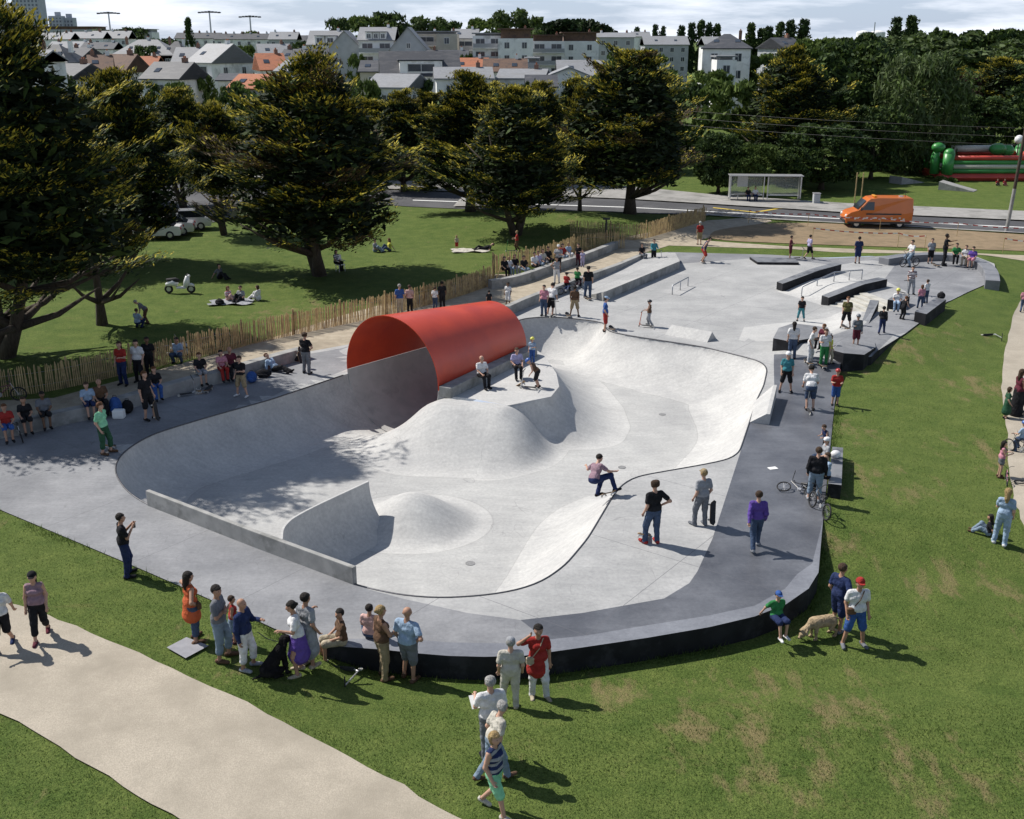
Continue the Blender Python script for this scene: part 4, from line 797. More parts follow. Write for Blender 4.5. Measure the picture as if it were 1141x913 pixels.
# ------------------------------------------------------------------ houses
m_wh=mat('white_render_wall',(.82,.82,.80),(.74,.74,.72),scale=.8,rough=.9,c3=(.50,.50,.48),s3=.3)
m_cr=mat('cream_wall',(.52,.48,.40),(.45,.41,.34),scale=.8,rough=.9); m_gw=mat('grey_wall',(.42,.43,.45),(.36,.37,.39),scale=.8,rough=.9)
m_brick=mat('brick_wall',(.34,.15,.09),(.26,.11,.07),scale=3,rough=.9)
m_sd=mat('dark_slate_roof',(.060,.063,.072),(.045,.047,.054),scale=2.5,rough=.6,c3=(.085,.085,.09),s3=.5,bump=.2,stretch=(1,1,6))
m_sp=mat('sunlit_slate_roof',(.27,.275,.285),(.21,.215,.225),scale=2.5,rough=.6,c3=(.22,.22,.22),s3=.5,bump=.2,stretch=(1,1,6))  # slate with the brightness of sun-facing roofs put into its colour
m_or=mat('orange_tile_roof',(.42,.15,.07),(.33,.115,.055),scale=4,rough=.8,c3=(.28,.11,.06),s3=.8,bump=.3,stretch=(1,1,6)); m_brn=mat('brown_tile_roof',(.15,.085,.055),(.11,.065,.045),scale=4,rough=.8,c3=(.08,.05,.04),s3=.8)
m_pane=mat('window_glass',(.045,.055,.07),(.03,.038,.05),scale=1,rough=.12,spec=.6); m_frame=flat('white_window_frame',(.7,.7,.68)); m_br2=flat('chimney_brick',(.24,.13,.09)); m_shut=flat('blue_grey_shutter',(.25,.3,.36)); m_redp=flat('dark_red_panel',(.25,.05,.035)); m_rail=flat('grey_railing',(.35,.36,.38))
WL={'w':m_wh,'c':m_cr,'g':m_gw,'b':m_brick}; RF={'d':m_sd,'p':m_sp,'o':m_or,'n':m_brn}
def window(parent,x,y,z,w,h,face,two=True):
    """face: 'f' the -y wall, 'l' the -x wall, 'r' the +x wall"""
    mb=MB(); t=.1
    def bx(cx,cz,sx,sz,m,o=0):
        if face=='f': mb.box((x+cx,y-.02-o,z+cz),(sx,.08,sz),mi=m)
        else: s=1 if face=='r' else -1; mb.box((x+s*(.02+o),y+cx,z+cz),(.08,sx,sz),mi=m)
    bx(0,h/2,w,t,1,.012); bx(0,-h/2,w,t,1,.012); bx(-w/2,0,t,h-t,1,.012); bx(w/2,0,t,h-t,1,.012); bx(0,0,w-t,h-t,0)
    if two: bx(0,0,t*.6,h-t,1,.014)
    return mb.build('window',[m_pane,m_frame],parent)
def house(xl,xr,yr,ye,D,kind,wall,roof,label,depth=9,rot=0,chim=1,win=True,group='houses of the town',name='house',hip=0,cat='house',balc=False,ov=.35,dorm=0):
    wm=(xr-xl)/F*D; z1=zat(ye,D); z2=zat(yr,D); xc=xat((xl+xr)/2,D); z1=max(z1,2.4); z2=max(z2,z1+.4)
    if kind=='g': depth,wm_=depth,wm
    o=empty(name,(xc,D+depth/2,0),label,cat,group,math.radians(rot)); hx,hy=wm/2,depth/2
    mb=MB(); 
    if kind=='s':      # ridge parallel to the picture
        k=min(hip,hx*.95)
        if hip: mb.box((0,0,z1/2),(wm,depth,z1))
        else: mb.add([(-hx,-hy,0),(hx,-hy,0),(hx,hy,0),(-hx,hy,0),(-hx,-hy,z1),(hx,-hy,z1),(hx,hy,z1),(-hx,hy,z1),(-hx,0,z2),(hx,0,z2)],[[0,1,5,4],[2,3,7,6],[1,2,6,9,5],[3,0,4,8,7]])
        mb.build('wall',[WL[wall]],o)
        r=MB(); e=ov; dz=(z2-z1)/hy*e; T=.18; A=[(-hx-e,-hy-e,z1-dz),(hx+e,-hy-e,z1-dz),(hx+e,hy+e,z1-dz),(-hx-e,hy+e,z1-dz)]; R=[(-hx-e+k,0,z2),(hx+e-k,0,z2)]
        if not hip: R=[(-hx-e,0,z2),(hx+e,0,z2)]
        v=A+R+[(a,b,c+T) for a,b,c in A]+[(a,b,c+T) for a,b,c in R]
        r.add(v,[[6,7,11,10],[8,9,10,11],[7,8,11],[9,6,10],[0,1,7,6],[1,2,8,7],[2,3,9,8],[3,0,6,9],[0,4,5,1],[2,5,4,3],[1,5,2],[3,4,0]])
        rf=r.build('roof',[RF[roof]],o)
    elif kind=='g':    # gable end towards the camera
        mb.add([(-hx,-hy,0),(hx,-hy,0),(hx,hy,0),(-hx,hy,0),(-hx,-hy,z1),(hx,-hy,z1),(hx,hy,z1),(-hx,hy,z1),(0,-hy,z2),(0,hy,z2)],[[0,1,5,8,4],[2,3,7,9,6],[1,2,6,5],[3,0,4,7]]); mb.build('wall',[WL[wall]],o)
        r=MB(); e=ov; dz=(z2-z1)/hx*e; T=.18; v=[(-hx-e,-hy-e,z1-dz),(0,-hy-e,z2),(hx+e,-hy-e,z1-dz),(-hx-e,hy+e,z1-dz),(0,hy+e,z2),(hx+e,hy+e,z1-dz)]; v=v+[(a,b,c+T) for a,b,c in v]
        r.add(v,[[6,7,10,9],[7,8,11,10],[0,1,7,6],[1,2,8,7],[3,9,10,4],[4,10,11,5],[0,6,9,3],[2,5,11,8],[0,3,4,1],[1,4,5,2]]); rf=r.build('roof',[RF[roof]],o)
    else:              # flat
        mb.box((0,0,z1/2),(wm,depth,z1)); mb.build('wall',[WL[wall]],o); r=MB(); r.box((0,0,z1+(z2-z1)/2+.002),(wm-(0 if kind=='f' else 1.2),depth-(0 if kind=='f' else 1.2),z2-z1)); r.box((0,0,z2+.13),(wm+.4,depth+.4,.25)); rf=r.build('roof',[RF[roof]],o)
    zt=z1; ns=max(1,int(zt/2.8)); nc=max(1,int(wm/3.3))
    if win:
        for s in range(min(ns,4)):
            z=zt-1.5-2.8*s
            for c in range(min(nc,9)):
                x=-hx+wm*(c+.5)/nc
                if balc: window(o,x,-hy,z-.1,wm/nc*.6,1.9,'f')
                else: window(o,x,-hy,z,1.15,1.35,'f')
            if balc:
                b=MB(); b.box((0,-hy-.62,z-1.2),(wm*.96,1.2,.16)); 
                b.box((0,-hy-1.2,z-.65),(wm*.96,.05,.9),mi=1); b.build('balcony',[m_wh,m_rail],o)
            if abs(rot)>5 and kind!='f':
                for yy in (-depth*.2,depth*.22): window(o,hx*(1 if rot<0 else -1),yy,z,1.0,1.3,'r' if rot<0 else 'l')
        if kind=='g' and z2-z1>2.2: window(o,0,-hy,z1+.9,.9,1.1,'f')
        if kind=='s' and dorm==0 and z2-z1>1.5:
            for c in range(min(2,nc)):
                x=-hx*.45+hx*.9*c; t=.45; sk=MB(); yy=-hy*(1-t); zz=z1+(z2-z1)*t+.2; an=math.atan2(z2-z1,hy); sk.box((x,yy,zz+.03),(.9,1.1,.07),rx=an); sk.build('roof_window',[m_pane],o)
    for k in range(chim):
        cx=-hx*.7+hx*1.4*(k/(chim-1) if chim>1 else .9); c=MB(); yy=.2 if kind!='g' else hy*.3; xx=cx if kind!='g' else hx*.25; zz=z2 
        c.box((xx,yy,zz-.2),(.55,.9,1.9)); c.tube([(xx,yy-.2,zz+.7),(xx,yy-.2,zz+1.0)],.11,6,1); c.tube([(xx,yy+.2,zz+.7),(xx,yy+.2,zz+1.0)],.11,6,1); c.build('chimney',[m_wh if (k+int(xl))%2 else m_br2,m_or],rf)
    for k in range(dorm):
        x=-hx*.6+hx*1.2*(k+.5)/dorm; d=MB(); h=(z2-z1)*.6; d.box((x,-hy*.62,z1+h*.55),(wm/dorm*.55,hy*.7,h)); dd=d.build('dormer',[WL[wall]],rf); c=MB(); c.box((x,-hy*.62,z1+h*1.1+.05),(wm/dorm*.6,hy*.8,.14)); c.build('dormer_roof',[RF[roof]],rf); window(o,x,-hy*.97,z1+h*.55,wm/dorm*.35,h*.6,'f')
    return o
H_=house
# near rows
H_(-20,56,58,69,128,'s','w','p','bright white flat fronted house behind the leftmost cypresses',8,0,0)
H_(40,82,51,70,190,'s','g','d','large dark slate hipped roof below the far grey terraces',10,0,2,hip=5)
H_(62,102,73,88,150,'s','w','d','dark slate roofed house with a roof window at the left',8,-22,1)
H_(100,122,63,78,165,'s','w','n','brown roofed house with a tall white chimney wall, left of centre-left',8,18,2)
H_(118,152,62,80,172,'s','w','n','long brown roofed house right of the tall chimney wall',8,-12,1)
H_(130,196,45,62,300,'s','w','p','pale sunlit hipped roof with three chimneys',12,0,3,hip=6)
H_(183,208,47,62,300,'s','w','d','dark slate wing at the right end of the pale hipped roof',11,0,1,hip=4)
H_(170,216,71,88,165,'s','w','d','dark slate roofed white house just behind the cypress tops',8,-18,1)
H_(198,226,54,70,215,'s','w','p','white terraced house with two roof windows, left half of the pair',9,0,1)
H_(225,262,50,70,205,'s','w','p','tall white house with a big bare gable and sunlit slate roof',11,-32,1,balc=True)
H_(248,270,84,90,165,'s','w','d','low white annex with a flat black roof beside the orange roof',6,0,0)
H_(266,302,85,99,150,'s','w','o','low orange tiled roof nearest the cypress tops',8,-14,0)
H_(286,312,61,78,180,'s','w','o','upper orange tiled roof with a white gable edge',9,20,1)
H_(288,320,50,62,230,'s','w','p','pale roofed house behind the upper orange roof',9,16,1)
H_(318,342,56,68,215,'s','g','d','dark slate roof right of the upper orange roof',9,-10,2)
H_(335,364,55,67,225,'s','w','d','second dark slate roof, next to the gabled white house',9,8,1)
H_(320,350,69,80,150,'s','w','p','low pale grey roof showing between cypress tips',8,-14,0)
H_(347,384,35,50,265,'s','w','p','white house with a long dormer front beside its bare gable',12,0,1,dorm=2)
H_(368,406,35,56,258,'g','g','p','broad bare grey gable of the left dormer house',9,0,0,win=False)
H_(403,440,31,45,255,'s','w','p','white house with four dormer windows, right of the broad gable',12,0,1,dorm=3,balc=True)
H_(437,477,31,56,248,'g','g','p','tall grey gable of the right dormer house with two tiny windows',9,0,0)
H_(463,490,36,38,270,'flat','c','p','beige flats with recessed balconies, left block',10,0,1,balc=True)
H_(488,510,36,38,262,'flat','c','p','beige blank-sided flats block, right part',10,0,1)
H_(505,532,33,43,275,'s','w','p','grey roofed flats with columns and balconies',11,0,1,balc=True)
H_(528,560,38,40,262,'flat','w','p','white modern flats with deep brown balconies',12,0,0,balc=True)
H_(556,593,33,43,258,'flat','w','n','white modern flats with a dark top storey and narrow windows',12,0,1)
H_(592,628,40,46,275,'flat','w','n','white modern flats with a terrace of red plants',11,0,1,balc=True)
H_(626,665,37,46,282,'flat','w','n','long white modern flats with a brown top storey',11,0,1)
H_(665,704,37,42,330,'s','g','p','long low grey roofed building on the skyline',12,0,2)
H_(425,507,59,84,160,'s','w','d','huge dark slate roof with a white left gable and red dormer',10,8,0,dorm=1)
H_(404,430,69,80,185,'s','c','d','small dark roofed cream house left of the huge slate roof',8,0,1)
H_(420,466,85,98,135,'s','w','p','low pale grey roof in front of the huge slate roof',8,-16,0)
H_(486,545,77,88,150,'s','w','p','long pale roofed low house right of the huge slate roof',8,5,1)
H_(505,542,66,78,205,'s','w','o','dull red tiled roof behind the long pale low house',8,0,1)
H_(478,520,57,66,240,'s','w','d','dark grey roofs in front of the beige flats',9,0,2)
H_(541,585,67,80,190,'s','w','n','dark brown tiled roof below the modern flats',8,0,1)
H_(560,608,79,88,155,'s','w','p','pale roof with a stubby chimney, left of the small pale house',8,-8,1)
H_(588,618,86,97,140,'s','g','d','low dark roof between the cypress tips left of the small pale house',7,0,0)
H_(623,668,69,85,160,'s','w','p','small pale house with a long brownish ridge',9,0,0)
H_(614,652,76,84,153,'g','w','p','front gable of the small pale house with a green tinted window',6,0,0)
H_(586,600,66,70,200,'flat','g','p','little blue-grey box house under the modern flats',7,0,0)
H_(718,764,41,50,350,'s','g','p','long pale roof of a hall below the row of five poplars',12,0,0)
H_(783,808,42,50,215,'s','w','p','pale roof wing left of the white villa',8,0,0)
H_(786,836,39,54,195,'s','w','d','white villa with a steep grey hipped roof',11,-10,1,hip=6)
H_(795,816,64,67,184,'flat','w','p','bright white single storey front of the villa',5,0,0)
H_(858,884,43,54,230,'s','g','d','grey gabled house peeping out right of the villa',9,25,1)
# far rows
H_(26,82,37,44,420,'s','w','p','left block of the far grey-white terrace',10,0,3); H_(74,118,36,43,428,'s','w','p','middle block of the far grey-white terrace',10,0,3); H_(106,146,35,43,436,'s','w','p','right block of the far grey-white terrace',10,0,3)
H_(200,246,37,43,440,'s','w','d','far terrace with a dark roof and white chimneys, left half',9,0,5); H_(244,306,38,44,436,'s','w','d','far terrace with a dark roof and white chimneys, right half',9,0,6)
H_(303,332,36,44,410,'s','g','p','far grey block at the right end of the dark terrace',10,0,2)
H_(136,172,33,36,560,'flat','w','p','far pale flat block behind the dark domed trees',12,0,0)
H_(-30,30,29,33,800,'flat','g','d','far low grey industrial hall at the left edge',20,0,0); H_(30,110,30,33,780,'flat','g','n','far low brownish hall below the pale tower blocks',20,0,0)
H_(60,100,47,54,330,'s','w','p','grey garden-side row in front of the far terrace, left',9,0,2); H_(96,130,48,55,320,'s','w','d','dark roofed garden-side row in front of the far terrace',9,0,2)
H_(0,40,62,74,230,'s','w','d','dark roofed house hidden behind the leftmost treetops',9,12,1); H_(80,102,54,64,240,'s','w','d','small dark roofed house behind the brown roofs',9,-10,2)
H_(152,176,64,76,240,'s','w','o','orange roofed house between brown roof and hipped roof',8,0,1)
H_(-60,-5,50,60,300,'s','w','p','pale roofed house at the left edge behind the cypress',9,0,1)
H_(330,350,40,46,450,'s','w','d','tiny far roof left of the left dormer house',9,0,1); H_(704,722,36,41,420,'s','w','p','tiny far roof between the small poplars',9,0,1)
H_(440,470,66,74,230,'s','w','p','pale ridge showing above the huge slate roof at its left',8,0,1); H_(255,290,66,74,260,'s','w','d','dark roof behind the tall bare gable',9,0,1)
# towers
def tower(xl,xr,yt,D,label,cols,fl=2.8,yb=34):
    wm=(xr-xl)/F*D; z=zat(yt,D); x=xat((xl+xr)/2,D); o=empty('tower_block',(x,D,0),label,'tower block','tower blocks on the skyline'); MB().box((0,0,z/2),(wm,wm*.7,z)).box((wm*.1,0,z+1.6),(wm*.35,wm*.3,3)).build('wall',[m_tw],o)
    for c in range(cols):
        cx=-wm/2+wm*(c+.5)/cols; m=MB(); m.box((cx,-wm*.35,z/2),(wm/cols*.5,.3,z-3)); m.build('window_column',[m_twin],o)
def banded():
    m=mat('banded_windows',(.2,.23,.28),(.16,.18,.22),scale=.2,rough=.5); nt=m.node_tree; N=nt.nodes; L=nt.links; b=N['Principled BSDF']
    tc=N.new('ShaderNodeTexCoord'); s_=N.new('ShaderNodeSeparateXYZ'); L.new(tc.outputs['Object'],s_.inputs[0]); a=N.new('ShaderNodeMath'); a.operation='PINGPONG'; a.inputs[1].default_value=1.4; L.new(s_.outputs[2],a.inputs[0])
    g=N.new('ShaderNodeMath'); g.operation='GREATER_THAN'; g.inputs[1].default_value=.75; L.new(a.outputs[0],g.inputs[0]); x=N.new('ShaderNodeMix'); x.data_type='RGBA'; L.new(g.outputs[0],x.inputs[0]); x.inputs[6].default_value=(.13,.15,.19,1); x.inputs[7].default_value=(.40,.42,.46,1); L.new(x.outputs[2],b.inputs['Base Color']); return m
m_twin=banded()
m_tw=mat('tower_wall',(.46,.48,.53),(.40,.42,.47),scale=.3,rough=.9)
tower(27,54,-12,900,'tallest pale tower block, its top cut by the frame',7); tower(5,30,8,910,'broad pale tower block left of the tallest one',6); tower(62,76,18,950,'small pale tower block, left half of the far pair',4); tower(74,88,20,955,'small pale tower block, right half of the far pair',4)
for k,(xa,xb) in enumerate(((952,966),(967,983))):
    D=900; x=xat((xa+xb)/2,D); r=(xb-xa)/2/F*D; zt=zat(37,D); m=MB(); m.tube([(0,0,0),(0,0,zt)],r,24); m.ball((0,0,zt),(r,r,2),24,4,half=True); o=m.build('storage_tank',[m_wh],loc=(x,D,0)); tag(o,['left of two white storage tanks on the skyline','right of two white storage tanks, beside a thin mast'][k],'tank','storage tanks on the skyline')
def light_mast(px,yt,D,label):
    z=zat(yt,D); x=xat(px,D); o=empty('floodlight_mast',(x,D,0),label,'floodlight','stadium floodlight masts'); MB().tube([(0,0,0),(0,0,z)],[.5,.3],8).build('pole',[m_steel],o); m=MB()
    for k in range(-3,4): m.box((k*1.4,-.2,z+.3+abs(k)*-.12),(1.2,.5,.6))
    m.box((0,.1,z-.1),(10,.2,.2)); m.build('lamp_head',[m_sd],o)
light_mast(128.5,15,480,'leftmost of three stadium floodlight masts, above the domed trees'); light_mast(239,14,490,'middle stadium floodlight mast of three'); light_mast(283,19,500,'rightmost of three stadium floodlight masts')
o=MB().tube([(0,0,0),(0,0,zat(25,880))],.4,6).build('radio_mast',[m_steel],loc=(xat(971,880),880,0)); tag(o,'thin radio mast between the two white tanks','mast')
# ------------------------------------------------------------------ paling fence
m_pale=mat('chestnut_pale',(.50,.37,.18),(.34,.24,.115),scale=7,rough=.9,c3=(.19,.13,.075),s3=2.5,t3=(.5,.7),detail=5)
def fence(pxs,label,h=1.15,sp=.082,post=2.6,fn=GG,group='chestnut paling fences'):
    line=[tuple(fn(*q)[:2]) for q in pxs]; line=smooth_line(line,sp) if len(line)>2 else resample(line,sp,False)
    o=empty('paling_fence',(line[0][0],line[0][1],0),label,'fence',group); ox,oy=line[0]; mb=MB(); n=len(line); rg=np.random.default_rng(len(line)); acc=0; w1=[];w2=[]
    for i in range(n-1):
        x,y=line[i]; a=math.atan2(line[i+1][1]-y,line[i+1][0]-x); z=gz(x,y); hh=h*rg.uniform(.93,1.06); w=rg.uniform(.038,.062); tl=rg.normal()*.03; t2=rg.normal()*.03
        ca,sa=math.cos(a),math.sin(a); vs=[]
        for zz,k,of in ((-.05,1,0),(hh-.07,.9,1),(hh,.25,1)):
            for u,v in ((-1,-.45),(1,-.45),(.6,.45),(-.6,.45)):
                lx=u*w/2*k+tl*of*hh; ly=v*w*k+t2*of*hh*.5; vs.append((x-ox+ca*lx-sa*ly,y-oy+sa*lx+ca*ly,z+zz))
        mb.add(vs,[[a_+4*r,(a_+1)%4+4*r,(a_+1)%4+4*r+4,a_+4*r+4] for r in (0,1) for a_ in range(4)]+[[8,9,10,11]])
        w1.append((x-ox,y-oy,z+.3)); w2.append((x-ox,y-oy,z+.85)); acc+=sp
        if acc>post: acc=0; MB().tube([(x-ox-sa*.07,y-oy+ca*.07,z-.05),(x-ox-sa*.07,y-oy+ca*.07,z+h*1.12)],.045,7).build('post',[m_pale],o)
    mb.build('pales',[m_pale],o)
    for w in (w1,w2): MB().tube(w[::6]+[w[-1]],.008,4).build('wire',[m_steel],o)
fence(((-90,455),(0,443),(60,436),(132,419),(183,407),(260,390),(284,383),(360,367),(398,359),(438,350),(500,335),(549,318)),'long curved chestnut paling fence between the sand path and the lawn with cypresses')
fence(((549,318),(551,306)),'short end panel of paling fence turning the corner near the bench wall',1.3)
fence(((551,305),(580,299),(620,290),(648,279),(697,277)),'paling fence right behind the bench wall packed with sitting people')
fence(((636,263),(660,265),(702,268),(717,267),(745,259),(765,253),(786,247)),'paling fence along the grassy bank, ending by the man in red')
# ------------------------------------------------------------------ van
m_ora=mat('orange_van_paint',(.62,.16,.022),(.58,.145,.02),scale=1,rough=.3,coat=.4); m_glass=mat('dark_car_glass',(.02,.024,.03),(.015,.018,.022),scale=1,rough=.08,spec=.7); m_rub=flat('rubber',(.02,.02,.021),.85); m_trim=flat('dark_trim',(.03,.03,.032),.5); m_lamp=flat('clear_lamp',(.75,.75,.72),.15); m_rlamp=flat('red_lamp',(.4,.02,.02),.25); m_alu=flat('pale_metal',(.6,.6,.6),.35,.6); m_silver=mat('silver_car_paint',(.55,.56,.58),(.50,.51,.53),scale=1,rough=.28,metal=.5,coat=.3); m_wcar=mat('white_car_paint',(.72,.72,.71),(.68,.68,.67),scale=1,rough=.3,coat=.3)
def profile_body(pts,w,tuck=.0,mi=0):
    """side profile (x,z) extruded over the width, the upper part drawn in"""
    mb=MB(); n=len(pts); zs=[p[1] for p in pts]; zt=max(zs); vs=[]
    for s in (-1,1):
        for k,(ins,sc) in enumerate(((.0,1.0),(.06,.965))):
            cx=sum(p[0] for p in pts)/n; cz=sum(zs)/n
            for x,z in pts:
                t=max(0,(z-zt*.5)/(zt*.5)); y=s*(w/2-tuck*t-(0.0 if k else .05))
                if k: y=s*(w/2-tuck*t); vs.append((cx+(x-cx)*sc,y,cz+(z-cz)*sc))
                else: vs.append((x,y,z))
    a,b,c,d=0,n,2*n,3*n; fs=[]
    for i in range(n):
        j=(i+1)%n; fs+= [[a+i,a+j,b+j,b+i],[c+j,c+i,d+i,d+j],[a+j,a+i,c+i,c+j]]
    fs+=[list(range(b,b+n))[::-1],list(range(d,d+n))]; mb.add(vs,fs,mi); return mb
def wheel(parent,x,y,r,w=.2):
    s=1 if y>0 else -1; m=MB(); m.tube([(x,y-w/2,r),(x,y-w/2+.02,r),(x,y+w/2-.02,r),(x,y+w/2,r)],[r*.9,r,r,r*.9],20); t=m.build('wheel',[m_rub],parent); MB().tube([(x,y+s*w/2-s*.01,r),(x,y+s*(w/2+.015),r)],[r*.6,r*.52],14).build('rim',[m_alu],t)
v=empty('delivery_van',tuple(G(975,252.5))[:3],'bright orange high roofed van driving left along the road','van'); v.rotation_euler=(0,0,math.radians(-4))
pf=[(-2.45,.38),(-2.52,.75),(-2.42,1.0),(-2.2,1.14),(-1.62,1.32),(-1.0,2.02),(-.75,2.2),(-.2,2.27),(2.3,2.27),(2.42,2.2),(2.46,1.2),(2.46,.38)]
o=profile_body(pf,1.95,.1).build('body',[m_ora],v); bv=o.modifiers.new('b','BEVEL'); bv.width=.05; bv.segments=2
m=MB(); m.add([(-1.60,-.80,1.40),(-1.60,.80,1.40),(-1.03,.74,2.05),(-1.03,-.74,2.05)],[[0,3,2,1]]); m.v=[(a-.035,b,c+.02) for a,b,c in m.v]; m.build('windscreen',[m_glass],v)
for s in (-1,1):
    y=s*.985; m=MB(); q=[(-1.38,y,1.38),(-.45,y,1.38),(-.45,y-s*.085,1.98),(-.92,y-s*.085,1.98)]; m.add(q,[[0,1,2,3] if s<0 else [3,2,1,0]]); m.v=[(a,b+s*.012,c) for a,b,c in m.v]; m.build('side_window',[m_glass],v)
    MB().box((0,y,.44),(4.7,.05,.14)).build('sill_trim',[m_trim],v); MB().box((.3,y,1.08),(2.6,.035,.1)).build('rub_strip',[m_trim],v)
    MB().ball((-2.42,s*.74,.9),(.12,.17,.14)).build('headlight',[m_lamp],v,True); MB().box((2.46,s*.85,1.25),(.04,.12,.5)).build('tail_light',[m_rlamp],v); MB().box((-1.42,s*1.12,1.48),(.1,.16,.28),bev=.03).build('mirror',[m_trim],v)
    m=MB(); 
    for k in range(14): m.box((-2.1+.3*k,s*.99,.72+(.0 if k%2 else .09)),(.15,.02,.09))
    m.build('checker_stripe',[m_wh],v)
    for x in (-1.65,1.55): wheel(v,x,s*.86,.34)
MB().box((-2.47,0,.5),(.12,1.7,.26),bev=.04).build('bumper',[m_trim],v)
MB().box((-.3,0,2.33),(.22,.9,.1),bev=.03).build('beacon_bar',[flat('amber',(.7,.3,.03),.3)],v); MB().tube([(2.0,0,2.27),(2.0,0,2.75)],.02,6).build('aerial',[m_trim],v); MB().box((1.7,.0,2.3),(.3,.4,.08),bev=.02).build('roof_vent',[m_alu],v)
# ------------------------------------------------------------------ parked cars
def car(px,py,rz,paint,label,group='cars parked beyond the lawn'):
    g=GG(px,py); c=empty('parked_car',(g.x,g.y,g.z+.05),label,'car',group,math.radians(rz))
    lo=[(-2.0,.3),(-2.08,.55),(-1.95,.78),(-1.0,.92),(1.2,.94),(1.95,.88),(2.05,.6),(2.0,.3)]; o=profile_body(lo,1.72,.03).build('body',[paint],c); b=o.modifiers.new('b','BEVEL'); b.width=.04; b.segments=2
    up_=[(-1.05,.9),(-.45,1.40),(.9,1.43),(1.55,.92)]; profile_body(up_,1.56,.16).build('cabin_glass',[m_glass],c); MB().box((.22,0,1.435),(1.35,1.2,.05),bev=.02).build('roof',[paint],c)
    for s in (-1,1):
        MB().box((-2.0,s*.6,.68),(.12,.3,.14),bev=.03).build('headlight',[m_lamp],c); MB().box((2.0,s*.62,.72),(.1,.26,.18),bev=.02).build('tail_light',[m_rlamp],c)
        for x in (-1.28,1.25): wheel(c,x,s*.78,.3,.18)
car(172,266,8,m_wcar,'white parked car half hidden by the thick short trunk, left of the silver one'); car(186,262,12,m_silver,'silver parked car just right of the thick short cypress trunk'); car(206,256,12,m_silver,'silver parked car, the rightmost one by the lawn edge'); car(122,272,8,m_silver,'silver parked car seen left of the thick short trunk'); car(104,276,8,m_wcar,'white parked car seen low between the two left cypress trunks')
def glassy():
    if 'clear_glass' in MATS: return MATS['clear_glass']
    m=mat('clear_glass',(.5,.55,.53),(.45,.5,.48),scale=1,rough=.05,spec=.8); m.node_tree.nodes['Principled BSDF'].inputs['Alpha'].default_value=.22; return m
# ------------------------------------------------------------------ bus shelter, bin, poles
g=GG(853,226); s=empty('bus_shelter',(g.x,g.y+.6,.14),'white framed glass bus shelter on the far pavement','bus shelter'); s.rotation_euler=(0,0,math.radians(-4))
MB().box((0,.1,2.12),(6.4,1.3,.08),bev=.02).build('roof',[m_alu],s)
for x in (-3.05,0,.35,3.05):
    MB().box((x,.65,1.03),(.09,.09,2.06)).build('post',[m_alu],s)
for x in (-1.5,1.7): MB().box((x,.66,1.15),(2.7,.03,1.6)).build('back_pane',[glassy()],s); MB().box((x,.62,.33),(2.8,.06,.08)).build('rail',[m_wh],s)
for x in (-3.05,3.05): MB().box((x,.1,1.1),(.12,.8,1.9),bev=.02).build('side_panel',[m_alu],s)
MB().box((-1.5,.3,.45),(2.3,.35,.06),bev=.02).box((-2.3,.3,.22),(.06,.25,.44)).box((-.7,.3,.22),(.06,.25,.44)).build('bench',[m_alu],s); MB().box((-1.9,.58,1.6),(.9,.04,1.1)).build('poster',[flat('pale_poster',(.6,.6,.58))],s)
g=GG(909,228); b=empty('litter_bin',tuple(g),'small pale litter bin standing right of the bus shelter','bin'); MB().box((0,0,.5),(.55,.5,.85),bev=.04).build('body',[flat('pale_bin',(.45,.47,.48))],b); MB().box((0,0,.96),(.62,.57,.08),bev=.02).build('lid',[m_alu],b)
g=GG(1121,259); p=empty('utility_pole',tuple(g),'tall leaning utility pole at the right, pale below and dark above','pole'); MB().tube([(0,0,-.2),(.15,0,3.2)],[.14,.13],10).build('concrete_foot',[m_ledge],p); MB().tube([(.15,0,3.2),(.5,0,13.5)],[.12,.09],10).build('wooden_shaft',[m_bark],p)
for k,zz in enumerate((6.3,6.9,7.5)):
    a=Vector((g.x+.3,g.y,g.z+zz)); b=Vector((8.0,104.0,zz+.4)); c_=Vector((62.0,60.0,zz)); m=MB()
    for e in (b,c_): m.tube([tuple(a.lerp(e,t)-Vector((0,0,1.1*t*(1-t)))) for t in [i/10 for i in range(11)]],.009,4,cap=False)
    tag(m.build('overhead_wire',[m_trim]),['lowest of three thin overhead wires at the utility pole','middle of three thin overhead wires at the utility pole','topmost of three thin overhead wires at the utility pole'][k],'wire','overhead wires')
g=GG(1129,200); p=empty('globe_lamp',tuple(g),'white globe lamp on a thin post behind the bouncy castle','lamp post'); zz=zat(152,g.y); MB().tube([(0,0,0),(0,0,zz-.3)],.06,8).build('post',[m_trim],p); MB().ball((0,0,zz-.3),.45,14,10).build('globe',[flat('globe_white',(.8,.8,.8),.3)],p,True)
for k,(px,py,ph,lb) in enumerate(((952,226,14,'left stake of a pair tying a young tree behind the van'),(959,226,14,'right stake of a pair tying a young tree behind the van'))):
    g=GG(px,py); tag(MB().tube([(0,0,0),(0,0,2.6)],.05,6).build('tree_stake',[m_pale],loc=tuple(g)),lb,'stake','stakes of the young tree')
g=GG(675,268.5); p=empty('bollard',tuple(g),'dark flat topped post in the gap of the paling fences','post'); MB().tube([(0,0,0),(0,0,1.5)],.07,8).build('post',[m_trim],p); MB().box((0,0,1.55),(.5,.3,.1)).build('cap',[m_trim],p)
# fallen planks leaning on the fence ends
for px,py,rz,lb in ((550,320,.5,'wooden prop leaning on the corner of the paling fence'),(707,268,.4,'wooden prop leaning on the paling fence near the bank')):
    g=GG(px,py); tag(MB().tube([(0,0,0),(.5,0,1.2)],.035,6).build('fence_prop',[m_pale],loc=tuple(g),rz=rz),lb,'prop','props of the paling fence')
